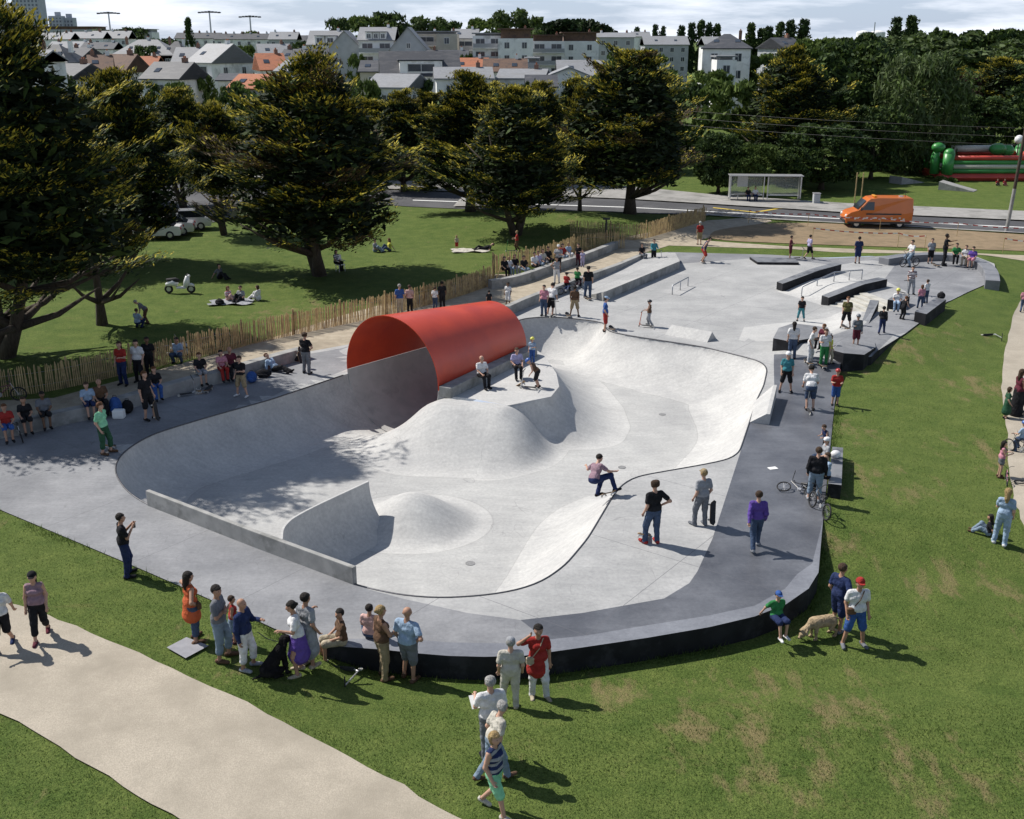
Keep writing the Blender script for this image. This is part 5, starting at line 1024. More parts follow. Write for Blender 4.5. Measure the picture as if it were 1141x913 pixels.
# ------------------------------------------------------------------ tape barriers
m_tape=mat('red_white_tape',(.75,.75,.74),(.7,.7,.69),scale=4,rough=.5)
def tape_mat():
    m=m_tape; nt=m.node_tree; N=nt.nodes; L=nt.links; b=N['Principled BSDF']; tc=N.new('ShaderNodeTexCoord'); s_=N.new('ShaderNodeSeparateXYZ'); L.new(tc.outputs['Object'],s_.inputs[0]); a=N.new('ShaderNodeMath'); a.operation='PINGPONG'; a.inputs[1].default_value=.3; L.new(s_.outputs[0],a.inputs[0])
    g=N.new('ShaderNodeMath'); g.operation='GREATER_THAN'; g.inputs[1].default_value=.15; L.new(a.outputs[0],g.inputs[0]); x=N.new('ShaderNodeMix'); x.data_type='RGBA'; L.new(g.outputs[0],x.inputs[0]); x.inputs[6].default_value=(.45,.05,.04,1); x.inputs[7].default_value=(.72,.72,.71,1); L.new(x.outputs[2],b.inputs['Base Color'])
tape_mat()
def barrier(pxs,label,h=.95):
    pts=[GG(*q) for q in pxs]; o=empty('barrier_tape',tuple(pts[0]),label,'barrier tape'); p0=pts[0]; L_=[Vector(p)-p0 for p in pts]
    for q in L_: MB().tube([q-Vector((0,0,.1)),q+Vector((0,0,h+.1))],.018,6).build('stake',[m_pale],o)
    mb=MB()
    for a,b in zip(L_[:-1],L_[1:]):
        K=8; vs=[]
        for i in range(K+1):
            t=i/K; q=a.lerp(b,t); s_=-.5*t*(1-t)*.9
            vs+=[(q.x,q.y,q.z+h+s_),(q.x,q.y,q.z+h+.075+s_)]
        mb.add(vs,[[2*i,2*i+2,2*i+3,2*i+1] for i in range(K)])
    mb.build('tape',[m_tape],o)
barrier(((834,249),(900,253),(980,258),(1066,264),(1150,270)),'red and white tape on thin stakes along the near edge of the road')
barrier(((905,270),(1000,276),(1030,279)),'red and white tape crossing the tan soil, left length'); barrier(((1117,282),(1160,285)),'red and white tape crossing the tan soil, right length')
# ------------------------------------------------------------------ bouncy castle and kiosk
m_gi=mat('green_inflatable',(.05,.26,.06),(.035,.2,.045),scale=1,rough=.4); m_ri=mat('red_inflatable',(.5,.06,.04),(.42,.05,.035),scale=1,rough=.4); m_wi=flat('cream_inflatable',(.55,.53,.45),.4)
g=GG(1108,202); w_=9.5; c=empty('bouncy_castle',tuple(g+Vector((0,3,0))),'green and red inflatable bouncy castle on the park lawn','bouncy castle')
MB().box((0,0,.35),(w_+1.6,6.4,.7),bev=.3).build('base',[m_ri],c,True)
for x in (-w_/2,w_/2):
    for y in (-2.6,2.6):
        m=MB(); m.tube([(x,y,.6),(x,y,2.7)],.55,16); m.ball((x,y,2.7),(.55,.55,.5),16,6,half=True); m.build('tower',[m_gi],c,True)
for y in (-2.6,2.6):
    for k,(z,mm) in enumerate(((.95,m_gi),(1.4,m_wi),(1.82,m_gi),(2.25,m_ri))): MB().tube([(-w_/2+.4,y,z),(w_/2-.4,y,z)],.24,12).build('wall_tube',[mm],c,True)
for x in (-w_/2,w_/2):
    for k,(z,mm) in enumerate(((.95,m_gi),(1.4,m_wi),(1.82,m_gi),(2.25,m_ri))): MB().tube([(x,-2.3,z),(x,2.3,z)],.24,12).build('side_tube',[mm],c,True)
m=MB(); m.tube([(-w_/2-.9,-1.6,.6),(-w_/2-1,-1.6,2.4),(-w_/2-.6,-1.2,3.2)],[.5,.42,.25],12); m.ball((-w_/2-.8,-1.6,3.2),(.7,.6,.5),12,8); m.build('palm_figure',[m_gi],c,True); MB().tube([(-3.3,1.5,2.8),(3.3,1.5,2.8)],.35,12).build('arch',[m_wi],c,True)
m=MB(); m.ball((1.2,0,2.9),(.9,.7,.6),12,8); m.ball((2.4,.4,2.7),(.7,.6,.6),12,8); m.build('obstacle',[m_gi],c,True)
for px,py,rz,lb in ((1067,212,-.6,'grey wooden ramp lying in front of the bouncy castle'),(1010,204,.5,'grey wooden ramp left of the low green planting')):
    g=GG(px,py); m=MB(); m.add([(-1.6,-.8,0),(1.6,-.8,0),(1.6,.8,0),(-1.6,.8,0),(-1.6,-.8,.75),(-1.6,.8,.75),(1.6,-.8,.04),(1.6,.8,.04)],[[4,6,7,5],[0,1,6,4],[2,3,5,7],[3,0,4,5],[1,2,7,6]]); tag(m.build('wooden_ramp',[m_ledge],loc=tuple(g+Vector((0,0,.01))),rz=rz),lb,'ramp','wooden ramps on the park lawn')
g=GG(1025,186); k=empty('kiosk',tuple(g+Vector((0,4,0))),'low brick kiosk with a pale flat canopy under the trees','kiosk'); MB().box((2.2,1.2,1.5),(3.2,4,3)).build('wall',[m_brick],k); MB().box((-.8,0,2.65),(11,5,.14)).build('canopy',[flat('canopy_grey',(.4,.42,.44))],k)
for x in (-6,-3.2,-.4): MB().tube([(x,-2.2,0),(x,-2.2,2.6)],.06,8).build('canopy_post',[m_alu],k)
ch=empty('garden_chair',(0,0,0),'white plastic garden chair under the kiosk canopy','chair','white garden chairs by the kiosk')
MB().box((0,0,.43),(.48,.46,.05),bev=.02).build('seat',[m_wh],ch); MB().box((0,.22,.72),(.46,.05,.55),bev=.02,rx=-.15).build('backrest',[m_wh],ch)
for x in (-.2,.2):
    for y in (-.2,.2): MB().tube([(x,y,0),(x*.95,y*.95,.42)],.022,6).build('leg',[m_wh],ch)
    MB().box((x*1.15,0,.66),(.05,.42,.04)).build('armrest',[m_wh],ch)
for i in range(11):
    o=ch if i==0 else copy_tree(ch); g=GG(1019+3.6*i+rng.normal()*.8,191+rng.uniform(-2.5,2)); o.location=g; o.rotation_euler=(0,0,rng.uniform(0,6.28))
g=GG(991,187); o=empty('paddling_boat',tuple(g),'pink inflatable ride under the trees left of the white chairs','inflatable'); MB().ring((0,0,.45),1.2,.38,'Z',20,8).build('rim',[flat('pink_plastic',(.5,.05,.14),.4)],o,True); MB().ball((.2,0,1.0),(.6,.5,.5)).tube([(-.5,0,.5),(-.7,0,1.3)],.2,8).build('figure',[flat('pink_plastic',(.5,.05,.14))],o,True)
# ------------------------------------------------------------------ scooter (moped) on the lawn
g=GG(201,327); mo=empty('moped',tuple(g),'white motor scooter parked on its stand on the shaded lawn','moped'); mo.rotation_euler=(0,0,math.radians(3))
for x in (-.62,.62): t=MB().ring((x,0,.25),.19,.06,'Y',18,8).build('wheel',[m_rub],mo,True); MB().tube([(x,-.04,.25),(x,.04,.25)],.13,12).build('rim',[m_alu],t)
MB().tube([(-.75,0,.5),(-.35,0,.62),(-.1,0,.5)],[.1,.2,.15],10).build('tail',[m_wcar],mo,True); MB().tube([(-.7,0,.78),(-.2,0,.76),(0,0,.72)],[.08,.15,.09],10).build('saddle',[m_rub],mo,True)
MB().box((.1,0,.33),(.55,.3,.12),bev=.04).build('footboard',[m_wcar],mo); MB().tube([(.32,0,.35),(.42,0,.7),(.5,0,1.0)],[.14,.17,.11],10).build('leg_shield',[m_wcar],mo,True); MB().tube([(.48,0,1.0),(.62,0,.25)],.035,8).build('fork',[m_alu],mo); MB().tube([(.42,-.32,1.06),(.48,0,1.02),(.42,.32,1.06)],.02,8).build('handlebar',[m_trim],mo); MB().ball((.56,0,.98),(.09,.1,.09)).build('headlight',[m_lamp],mo,True); MB().tube([(.45,0,.44),(.65,0,.5),(.82,0,.42)],[.05,.1,.06],8).build('mudguard',[m_wcar],mo,True)
# ------------------------------------------------------------------ people: smooth bodies grown round posed limbs
def surface_net(f,o,h):
    nx,ny,nz=f.shape; s=f<0
    c=s[:-1,:-1,:-1].astype(np.int8)
    for a,b,d in ((1,0,0),(0,1,0),(1,1,0),(0,0,1),(1,0,1),(0,1,1),(1,1,1)): c=c+s[a:nx-1+a,b:ny-1+b,d:nz-1+d]
    act=(c>0)&(c<8); idx=np.full(act.shape,-1,int); I=np.argwhere(act); idx[act]=np.arange(len(I)); acc=np.zeros((len(I),3)); cnt=np.zeros(len(I))
    cor=[(0,0,0),(1,0,0),(0,1,0),(1,1,0),(0,0,1),(1,0,1),(0,1,1),(1,1,1)]
    for a in range(8):
        for ax in range(3):
            p=np.array(cor[a])
            if p[ax]: continue
            q=p.copy(); q[ax]=1; fa=f[tuple((I+p).T)]; fb=f[tuple((I+q).T)]; m=(fa<0)!=(fb<0); t=np.where(m,fa/(fa-fb+1e-12),0); acc[m]+=(p+(q-p)*t[:,None])[m]; cnt+=m
    V=o+(I+acc/np.maximum(cnt,1)[:,None])*h; Q=[]
    for ax in range(3):
        sl=[slice(None)]*3; sl2=[slice(None)]*3; sl[ax]=slice(0,-1); sl2[ax]=slice(1,None); a=s[tuple(sl)]; b=s[tuple(sl2)]; E=np.argwhere(a!=b)
        u,w=[(1,2),(2,0),(0,1)][ax]; ok=(E[:,u]>0)&(E[:,w]>0)&(E[:,u]<f.shape[u]-1)&(E[:,w]<f.shape[w]-1); E=E[ok]; d1=np.zeros(3,int); d1[u]=1; d2=np.zeros(3,int); d2[w]=1
        q=np.stack([idx[tuple((E-d1-d2).T)],idx[tuple((E-d2).T)],idx[tuple(E.T)],idx[tuple((E-d1).T)]],1); fl=~a[tuple(E.T)]; q[fl]=q[fl][:,::-1]; Q.append(q)
    Q=np.concatenate(Q); return V,Q[(Q>=0).all(1)]
def cone_d(Pt,a,b,ra,rb,flat_=None):
    a=np.array(a,float); b=np.array(b,float); d=b-a; l=d@d+1e-9; q=Pt-a; t=np.clip((q@d)/l,0,1); v=q-t[...,None]*d
    if flat_: v=v*np.array(flat_)
    return np.sqrt((v*v).sum(-1))-(ra+(rb-ra)*t)
def field(pr,h,pad=.06,k=.035):
    lo=np.min([np.minimum(p[0],p[1])-max(p[2],p[3])*1.3 for p in pr],0)-pad; hi=np.max([np.maximum(p[0],p[1])+max(p[2],p[3])*1.3 for p in pr],0)+pad
    n=np.ceil((hi-lo)/h).astype(int)+1; ax=[lo[i]+np.arange(n[i])*h for i in range(3)]; F_=np.full(tuple(n),9.0,np.float32)
    for a,b,ra,rb,part,fl,kk in pr:
        m=max(ra,rb)*1.3+.09; s0=np.maximum(((np.minimum(a,b)-m-lo)/h).astype(int),0); s1=np.minimum(((np.maximum(a,b)+m-lo)/h).astype(int)+2,n); sl=tuple(slice(int(x),int(y)) for x,y in zip(s0,s1))
        g=np.stack(np.meshgrid(ax[0][sl[0]],ax[1][sl[1]],ax[2][sl[2]],indexing='ij'),-1); d=cone_d(g,a,b,ra,rb,fl).astype(np.float32); o=F_[sl]; K=kk or k; hh=np.clip(.5+.5*(o-d)/K,0,1); F_[sl]=o*(1-hh)+d*hh-K*hh*(1-hh)
    return F_,lo
def cloth(name,c): 
    c=tuple(c); key='%s_%02d%02d%02d'%(name,int(c[0]*99),int(c[1]*99),int(c[2]*99)); 
    if name=='hair': return mat(key,c,tuple(x*.5 for x in c),scale=30,rough=.7,spec=.3,detail=4,bump=.8,bscale=60,stretch=(1,1,.35))
    if name in('skin','eye','lip'): return mat(key,c,tuple(x*.85 for x in c),scale=8,rough=.6,spec=.35,detail=3)
    return mat(key,c,tuple(x*.68 for x in c),scale=7,rough=.92,spec=.15,detail=5,c3=tuple(x*.82+.01 for x in c),s3=3.0,bump=1.0,bscale=9)
SKIN={'l':(.50,.30,.215),'t':(.40,.225,.15),'d':(.16,.085,.05)}
HAIR={'k':(.018,.013,.010),'b':(.07,.04,.022),'r':(.16,.065,.025),'y':(.42,.29,.13),'g':(.40,.39,.37),'w':(.6,.59,.57)}
CC=dict(black=(.018,.018,.021),navy=(.022,.035,.10),white=(.72,.72,.72),offw=(.55,.52,.45),grey=(.17,.18,.20),lgrey=(.34,.35,.37),red=(.36,.035,.03),orange=(.55,.12,.045),green=(.04,.22,.07),mint=(.26,.62,.38),teal=(.06,.24,.28),blue=(.045,.11,.33),lblue=(.33,.44,.58),jean=(.06,.09,.155),ljean=(.22,.29,.37),purple=(.13,.075,.34),mauve=(.30,.20,.24),pink=(.55,.24,.30),lpink=(.65,.42,.38),brown=(.13,.075,.045),khaki=(.33,.26,.16),beige=(.44,.38,.28),olive=(.13,.12,.045),yellow=(.62,.60,.10),maroon=(.12,.025,.04),lav=(.45,.42,.62),dgreen=(.03,.09,.05))
npeople=0
def rot2(v,a): c,s=math.cos(a),math.sin(a); return (v[0]*c-v[1]*s,v[0]*s+v[1]*c)
def person(px,py,ht,face,label,top='grey',bot='jean',legs='stand',arms=('down','down'),hair='b',style='short',skin='l',sleeve='tee',cut='long',shoe='black',cap=None,helmet=None,bag=None,lean=0.0,z=None,group=None,seat=.45,female=False,skirt=None,wide=1.0,stripe=None,xyz=None,turn=0.0):
    """ht: pixel row of the head top (>3) or the standing height in metres"""
    global npeople; npeople+=1
    if xyz is not None: g=Vector(xyz)
    elif z is not None: g=Vector(P(px,py,z))
    else: g=G(px,py)
    H_m=(zat(ht,g.y)-g.z)/(1.0 if legs not in('ride','bend') else .82) if ht>3 else ht
    H_m=max(.85,min(1.92,H_m)); sc=H_m/1.75; kid=H_m<1.42; hb=1.0+(.22 if H_m<1.2 else .12 if kid else 0)
    A=np.array; D_=g.y; hv=.019 if D_<34 else .022 if D_<44 else .028 if D_<58 else .036; hv/=sc
    pel=A((0,0,.95)); L={}
    def leg(s,kind):
        x=.09*s
        if kind=='stand': return (x,0,.92),(x*1.15,.02,.50),(x*1.3,-.02,.09),(x*1.5,.17,.035)
        if kind=='wide': return (x,0,.91),(x*1.9,.03,.50),(x*2.6,-.02,.09),(x*3.0,.17,.035)
        if kind=='walk': return ((x,0,.92),(x,.17,.52),(x*1.1,.26,.10),(x*1.2,.44,.05)) if s>0 else ((x,0,.92),(x,-.04,.50),(x*1.1,-.32,.15),(x*1.2,-.17,.03))
        if kind=='relax': return ((x,0,.92),(x*1.2,.02,.50),(x*1.3,-.02,.09),(x*1.5,.17,.035)) if s>0 else ((x,0,.91),(x*1.6,.12,.50),(x*2.0,.08,.09),(x*2.6,.26,.035))
    if legs in('stand','wide','walk','relax'): LL={s:leg(s,legs) for s in(-1,1)}; base=A((0,0,0.0))
    elif legs=='sit':
        pz=seat/sc+.10; LL={s:((.09*s,0,pz),(.12*s,.44,pz+.02),(.11*s,.48+.04*s,max(.09,pz-.44)),(.13*s,.66+.04*s,max(.035,pz-.49))) for s in(-1,1)}; base=A((0,-.0,pz-.95))
    elif legs=='cross':
        pz=.13; LL={s:((.10*s,0,pz),(.30*s,.30,pz+.09),(-.02*s,.36+.05*s,.08),(-.13*s,.42+.05*s,.05)) for s in(-1,1)}; base=A((0,0,pz-.95))
    elif legs=='ground':
        pz=.12; LL={s:((.09*s,0,pz),(.13*s,.32,.44 if s>0 else .30),(.12*s,.62,.09),(.14*s,.78,.06)) for s in(-1,1)}; base=A((0,0,pz-.95))
    elif legs=='lie':
        pz=.13; LL={s:((.09*s,0,pz),(.13*s,.42,.16+.14*(s>0)),(.12*s,.80,.08),(.15*s,.9,.14)) for s in(-1,1)}; base=A((0,0,pz-.95))
    elif legs=='crouch':
        pz=.36; LL={s:((.09*s,0,pz),(.20*s,.34,.46),(.17*s,.10,.09),(.2*s,.28,.035)) for s in(-1,1)}; base=A((0,0,pz-.95))
    elif legs=='ride':
        pz=.74; LL={1:((.09,0,pz),(.30,.16,.46),(.36,-.04,.09),(.38,.13,.04)),-1:((-.09,0,pz),(-.30,.14,.44),(-.34,-.04,.09),(-.36,.13,.04))}; base=A((0,0,pz-.95))
    elif legs=='air':
        pz=.62; LL={1:((.09,0,pz),(.26,.36,.66),(.40,.34,.24),(.46,.50,.20)),-1:((-.09,0,pz),(-.20,.34,.48),(-.22,.12,.09),(-.20,.30,.05))}; base=A((0,-.12,pz-.95))
    elif legs=='bend':
        pz=.86; LL={s:((.09*s,0,pz),(.11*s,.10,.47),(.12*s,-.05,.09),(.13*s,.14,.035)) for s in(-1,1)}; base=A((0,0,pz-.95))
    elif legs=='scoot':
        LL={1:((.09,0,.90),(.10,.14,.50),(.08,.04,.17),(.09,.22,.12)),-1:((-.09,0,.90),(-.11,-.02,.50),(-.12,-.26,.16),(-.13,-.12,.04))}; base=A((0,0,-.02))
    elif legs=='bike':
        pz=.80; LL={1:((.09,0,pz),(.12,.36,.62),(.13,.26,.22),(.14,.42,.18)),-1:((-.09,0,pz),(-.13,.30,.50),(-.16,.16,.09),(-.18,.34,.04))}; base=A((0,0,pz-.95))
    for s in LL: LL[s]=[A(v,float) for v in LL[s]]
    pel=A((0,0,.95))+base
    def up(v):  # a point of the upper body given upright, leaned forward about the pelvis
        v=A(v,float)-A((0,0,.95)); c,s=math.cos(lean),math.sin(lean); return A((v[0],v[1]*c+v[2]*s,-v[1]*s+v[2]*c))+pel
    W=wide*(.93 if female else 1.0); pr=[]
    def add(a,b,ra,rb,part,fl=None,k=None): pr.append((A(a,float),A(b,float),ra,rb,part,fl,k))
    add(up((-.07*W,0,.94)),up((.07*W,0,.94)),.115*wide,.115*wide,'bot' if not skirt=='dress' else 'top',None,.07)
    add(up((-.05,.0,1.08)),up((.05,.0,1.08)),.115*wide,.115*wide,'top',None,.07)
    add(up((-.09*W,0,1.27)),up((.09*W,0,1.27)),.115*W,.115*W,'top',(1,1.12,1),.07)
    add(up((-.15*W,-.01,1.405)),up((.15*W,-.01,1.405)),.062,.062,'top',None,.07)
    if female: add(up((-.07,.09,1.28)),up((.07,.09,1.28)),.06,.06,'top',None,.05)
    add(up((-.06,0,1.02)),up((.06,0,1.02)),.124*wide,.124*wide,'top',None,.05)
    add(up((0,-.01,1.42)),up((0,.012,1.56)),.058,.052,'skin',None,.03)
    hc=up((0,.02,1.645)); tr=turn
    def hd(v): # head-local point
        v=rot2((v[0],v[1]),-tr); w=A((v[0],v[1],0)); return v
    def hp(x,y,z_): q=rot2((x,y),-tr); return up((q[0]*hb,.02+q[1]*hb,1.645+z_*hb))
    add(hp(0,-.012,.022),hp(0,.012,-.01),.094*hb,.088*hb,'skin',None,.02); add(hp(0,.02,-.03),hp(0,.045,-.075),.072*hb,.042*hb,'skin',None,.04)
    add(hp(0,.085,.0),hp(0,.112,-.028),.012,.017,'skin',None,.012)
    for s in(-1,1): add(hp(.092*s,-.005,.01),hp(.096*s,-.01,-.03),.014,.011,'skin',None,.01)
    tcut={'long':2.0,'short':.97,'capri':1.55,'mini':.45}[cut]
    for s in(-1,1):
        h_,k_,a_,t_=LL[s]; r0,r1,r2,r3=.092*wide,.062,.056,.040
        def seg(a,b,ra,rb,base_t):
            c=(tcut-base_t)
            ex=.013
            if c>=1: add(a,b,ra+ex,rb+ex+.006,'bot')
            elif c<=0: add(a,b,ra,rb,'skin')
            else:
                m=a+(b-a)*c; rm=ra+(rb-ra)*c; add(a,m,ra+ex,rm+ex+.014,'bot',None,.02); add(a+(b-a)*max(0,c-.05),b,rm,rb,'skin',None,.012)
        seg(h_,k_,r0,r1,0); seg(k_,a_,r2,r3,1)
        dr=(t_-a_); dr[2]=0; dr=dr/(np.linalg.norm(dr)+1e-9)
        add(a_-dr*.045-A((0,0,.035)),t_+A((0,0,.012)),.047,.036,'shoe',(1.0,1,1.1),.03)
    if skirt: 
        zb={'mini':.62,'knee':.48,'long':.18,'dress':.45,'tunic':.72}[skirt]; part='top' if skirt in('dress','tunic') else 'bot'
        if legs in('stand','walk','relax','wide'):
            add(up((0,0,1.0)),A((0,0,zb)),.135*wide,.20 if zb>.5 else .235,part,None,.05)
            for s in(-1,1): add((.05*s,0,.9),(.10*s,0,zb),.12,.14,part,None,.05)
        else: add(LL[1][0],LL[1][1]*.85+LL[1][0]*.15,.13,.12,part); add(LL[-1][0],LL[-1][1]*.85+LL[-1][0]*.15,.13,.12,part)
    hands=[]
    for s,kind in((-1,arms[0]),(1,arms[1])):
        sh=A((.185*s*W,-.01,1.40)); 
        T={'down':((.06*s,-.01,-.29),(.07*s,.05,-.54)),'slack':((.05*s,-.05,-.28),(.05*s,.10,-.51)),'hip':((.20*s,-.12,-.21),(.02*s,.03,-.36)),'fwd':((.05*s,.10,-.26),(-.02*s,.33,-.20)),'phone':((.03*s,.10,-.25),(-.10*s,.27,-.02)),'cross':((.04*s,.06,-.27),(-.20*s,.17,-.20)),'out':((.24*s,.04,-.14),(.44*s,.12,-.02)),'outf':((.12*s,.24,-.10),(.12*s,.50,-.03)),'lap':((.06*s,.08,-.26),(-.06*s,.30,-.36)),'knee':((.05*s,.14,-.24),(.0,.40,-.33)),'bar':((.06*s,.12,-.25),(.04*s,.36,-.30)),'back':((.10*s,-.17,-.23),(-.08*s,-.16,-.36)),'raise':((.20*s,.08,.04),(.04*s,.12,.24)),'head':((.24*s,.02,-.05),(.05*s,.10,.14)),'prop':((.10*s,-.16,-.22),(.14*s,-.30,-.44)),'swing':((.05*s,.14*s,-.27),(.06*s,.30*s+.05,-.46)),'reach':((.02*s,.20,-.20),(.0,.42,-.32))}[kind]
        el=up(sh+A(T[0])); ha=up(sh+A(T[1])); s0=up(sh)
        if lean>.5 and kind in('bar','reach','down','knee'): ha=s0+(ha-s0)*A((1,.9,1))
        r=(.050,.042,.036,.027); c={'tee':.62,'long':2,'none':.0,'roll':1.2}[sleeve]
        def seg(a,b,ra,rb,c):
            if c>=1: add(a,b,ra+.010,rb+.012,'top')
            elif c<=0: add(a,b,ra,rb,'skin')
            else: m=a+(b-a)*c; rm=ra+(rb-ra)*c; add(a,m,ra+.010,rm+.018,'top',None,.02); add(a+(b-a)*max(0,c-.08),b,rm,rb,'skin',None,.012)
        seg(s0,el,r[0],r[1],c); seg(el,ha,r[2]+.002,r[3],c-1)
        d=(ha-el); d/=np.linalg.norm(d)+1e-9; pe=ha+d*.075; add(ha,pe,.026,.030,'skin',(1,1,1),.02); hands.append((ha,pe,d,s))
    Fd,lo=field(pr,hv); V,Q=surface_net(Fd,lo,hv)
    cen=V[Q].mean(1); dist=np.stack([cone_d(cen,p[0],p[1],p[2],p[3],p[5]) for p in pr],1); parts=np.array([p[4] for p in pr]); lab=parts[dist.argmin(1)]
    # normals for the cloth shells
    nrm=np.zeros_like(V); fn=np.cross(V[Q[:,2]]-V[Q[:,0]],V[Q[:,3]]-V[Q[:,1]])
    for c in range(4): np.add.at(nrm,Q[:,c],fn)
    nrm=unit(nrm); vol=(V[Q[:,0]]*fn).sum()
    if vol<0: Q=Q[:,::-1]; nrm=-nrm
    ms=cloth('skin',SKIN[skin]); Vb=V; Qb=Q; mi=np.zeros(len(Q),int); mats=[ms]
    if D_<46:   # fingers, eyes, mouth
        ex=MB()
        for ha,pe,d,s in hands:
            up_=A((0,0,1.0)) if abs(d[2])<.8 else A((0,1.0,0)); sd_=np.cross(d,up_); sd_/=np.linalg.norm(sd_); nn=np.cross(sd_,d)*s
            for k,(o,l) in enumerate(((-.024,.066),(-.008,.078),(.008,.073),(.024,.058))):
                b=pe+sd_*o-d*.005; ex.tube([tuple(b),tuple(b+d*l*.55+nn*.006),tuple(b+d*l*.85+nn*.025),tuple(b+d*l*.9+nn*.045)],[.011,.010,.009,.006],5)
            b=ha+d*.03-sd_*.02; ex.tube([tuple(b),tuple(b-sd_*.032+d*.03+nn*.012),tuple(b-sd_*.03+d*.06+nn*.03)],[.013,.011,.008],5)
        n0=len(Vb); Vb=np.concatenate([Vb,A(ex.v)]); fq=[f for f in ex.f if len(f)==4]; Qb=np.concatenate([Qb,A(fq)+n0]); mi=np.concatenate([mi,np.zeros(len(fq),int)])
        ey=MB()
        for s in(-1,1): ey.ball(tuple(hp(.033*s,.083,.012)),(.016,.014,.010),6,4,mi=1)
        ey.ball(tuple(hp(0,.088,-.052)),(.024,.012,.006),6,4,mi=2); n0=len(Vb); Vb=np.concatenate([Vb,A(ey.v)]); Qb=np.concatenate([Qb,A(ey.f)+n0]); mi=np.concatenate([mi,A(ey.m)]); mats+=[cloth('eye',(.03,.022,.02)),cloth('lip',(.32,.10,.08))]
    th=-math.radians(face); M=Matrix.Rotation(th,3,'Z'); off=A((0,0,0))
    if legs=='sit' and xyz is None: off=A((0,-.50,0))
    def out(name,V_,Q_,mt,par=None,mi=None):
        me=mesh_np(name,(V_+off)*sc,Q_,mt,mi,True)
        return link(name,me,par,tuple(g) if par is None else None,th if par is None else 0)
    body=out('person',Vb,Qb,mats,None,mi); tag(body,label,'person',group)
    def shell(part,name,col,split=False):
        q=Q[lab==part]
        if len(q)==0: return
        sets=[q]
        if split: cx=V[q].mean(1)[:,0]; sets=[q[cx<0],q[cx>=0]]
        for q in sets:
            if len(q)<4: continue
            u,inv=np.unique(q,return_inverse=True); V_=V[u]; fo=np.sin(V_[:,2]*23+3*np.sin(V_[:,0]*17)+npeople)*np.sin(V_[:,0]*31+V_[:,1]*27+npeople*1.7)*.5+.5*np.sin(V_[:,2]*41+V_[:,0]*19+npeople); V_=V_+nrm[u]*(.009+.0055*fo*(part!='shoe'))[:,None]; 
            c_=col if not isinstance(col,str) else CC[col]; mt=[cloth('cloth',c_)]; m_=None
            if stripe and part=='top': mt.append(cloth('cloth',CC[stripe])); zc=V_[inv.reshape(q.shape)].mean(1)[:,2]; m_=((zc/.06).astype(int)%2)
            out(name,V_,inv.reshape(q.shape),mt,body,m_)
    shell('top','dress' if skirt in('dress',) else 'shirt',top); shell('bot','skirt' if skirt in('mini','knee','long') else 'shorts' if cut in('short','mini') else 'trousers',bot); shell('shoe','shoe',shoe,True)
    # hair
    def blob(name,prs,mt,keep=None,hh=None,k=.02,cutf=None):
        Fh,l2=field([(A(a,float),A(b,float),ra,rb,'x',None,None) for a,b,ra,rb in prs],hh or hv*.75,k=k)
        if cutf is not None:
            n=Fh.shape; ax=[l2[i]+np.arange(n[i])*(hh or hv*.75) for i in range(3)]; gg=np.stack(np.meshgrid(*ax,indexing='ij'),-1); Fh=np.maximum(Fh,cutf(gg))
        if name=='hair': Fh=Fh+rng.normal(size=Fh.shape).astype(np.float32)*.0022
        v_,q_=surface_net(Fh,l2,hh or hv*.75)
        if len(q_)<6: return None
        fn_=np.cross(v_[q_[:,2]]-v_[q_[:,0]],v_[q_[:,3]]-v_[q_[:,1]]); 
        if (v_[q_[:,0]]*fn_).sum()<0: q_=q_[:,::-1]
        return out(name,v_,q_,[mt],body)
    fw=hp(0,1,0)-hp(0,0,0); fw=fw/np.linalg.norm(fw); uz=hp(0,0,1)-hp(0,0,0); uz=uz/np.linalg.norm(uz); c0=hp(0,0,0)
    if style!='bald' and not helmet:
        hs=[(hp(0,-.02,.030),hp(0,.008,.015),.107*hb,.100*hb)]
        if style=='bob': hs.append((hp(0,-.035,.0),hp(0,-.04,-.07),.105*hb,.085*hb))
        if style=='curly': hs+= [(hp(.05*s,-.02,.06),hp(.06*s,-.03,.0),.075*hb,.06*hb) for s in(-1,1)]
        if style=='long': hs+=[(hp(0,-.05,0),hp(0,-.085,-.17),.088*hb,.07),(hp(0,-.085,-.17),hp(0,-.09,-.27),.07,.045)]
        if style=='bun': hs.append((hp(0,-.11,.03),hp(0,-.125,.03),.042,.04))
        if style=='tail': hs+=[(hp(0,-.11,.03),hp(0,-.15,-.08),.03,.02)]
        def cf(gg): # clear the face: forward of a slanting plane and below the brow
            r=gg-c0; f_=r@fw; u_=r@uz; return np.minimum(f_-.018*hb, .052*hb-u_+0*f_)*1.0 if False else np.where(u_<.048*hb, f_-.012*hb, f_-.105*hb)
        cutz=(lambda gg: np.maximum(cf(gg),(-.045*hb-(gg-c0)@uz) if style in('short','curly','bun','tail') else -9.0))
        blob('hair',hs,cloth('hair',HAIR[hair]),cutf=cutz)
    if cap:
        cc=CC.get(cap,cap); blob('cap',[(hp(0,-.01,.045),hp(0,.01,.045),.105*hb,.103*hb)],cloth('cloth',cc),cutf=lambda gg: (.035*hb-(gg-c0)@uz)); m=MB(); q=[hp(-.075,.075,.045),hp(.075,.075,.045),hp(.055,.165,.03),hp(-.055,.165,.03)]; q=[x+off for x in q]; q=[x*sc for x in q]; m.add(q+[x+A((0,0,.012)) for x in q],[[0,1,2,3],[7,6,5,4],[0,4,5,1],[1,5,6,2],[2,6,7,3],[3,7,4,0]]); m.build('cap_peak',[cloth('cloth',cc)],body)
    if helmet: blob('helmet',[(hp(0,-.03,.045),hp(0,.02,.045),.122*hb,.118*hb)],mat('helmet_%s'%helmet,CC[helmet],rough=.35),cutf=lambda gg: (.022*hb-(gg-c0)@uz))
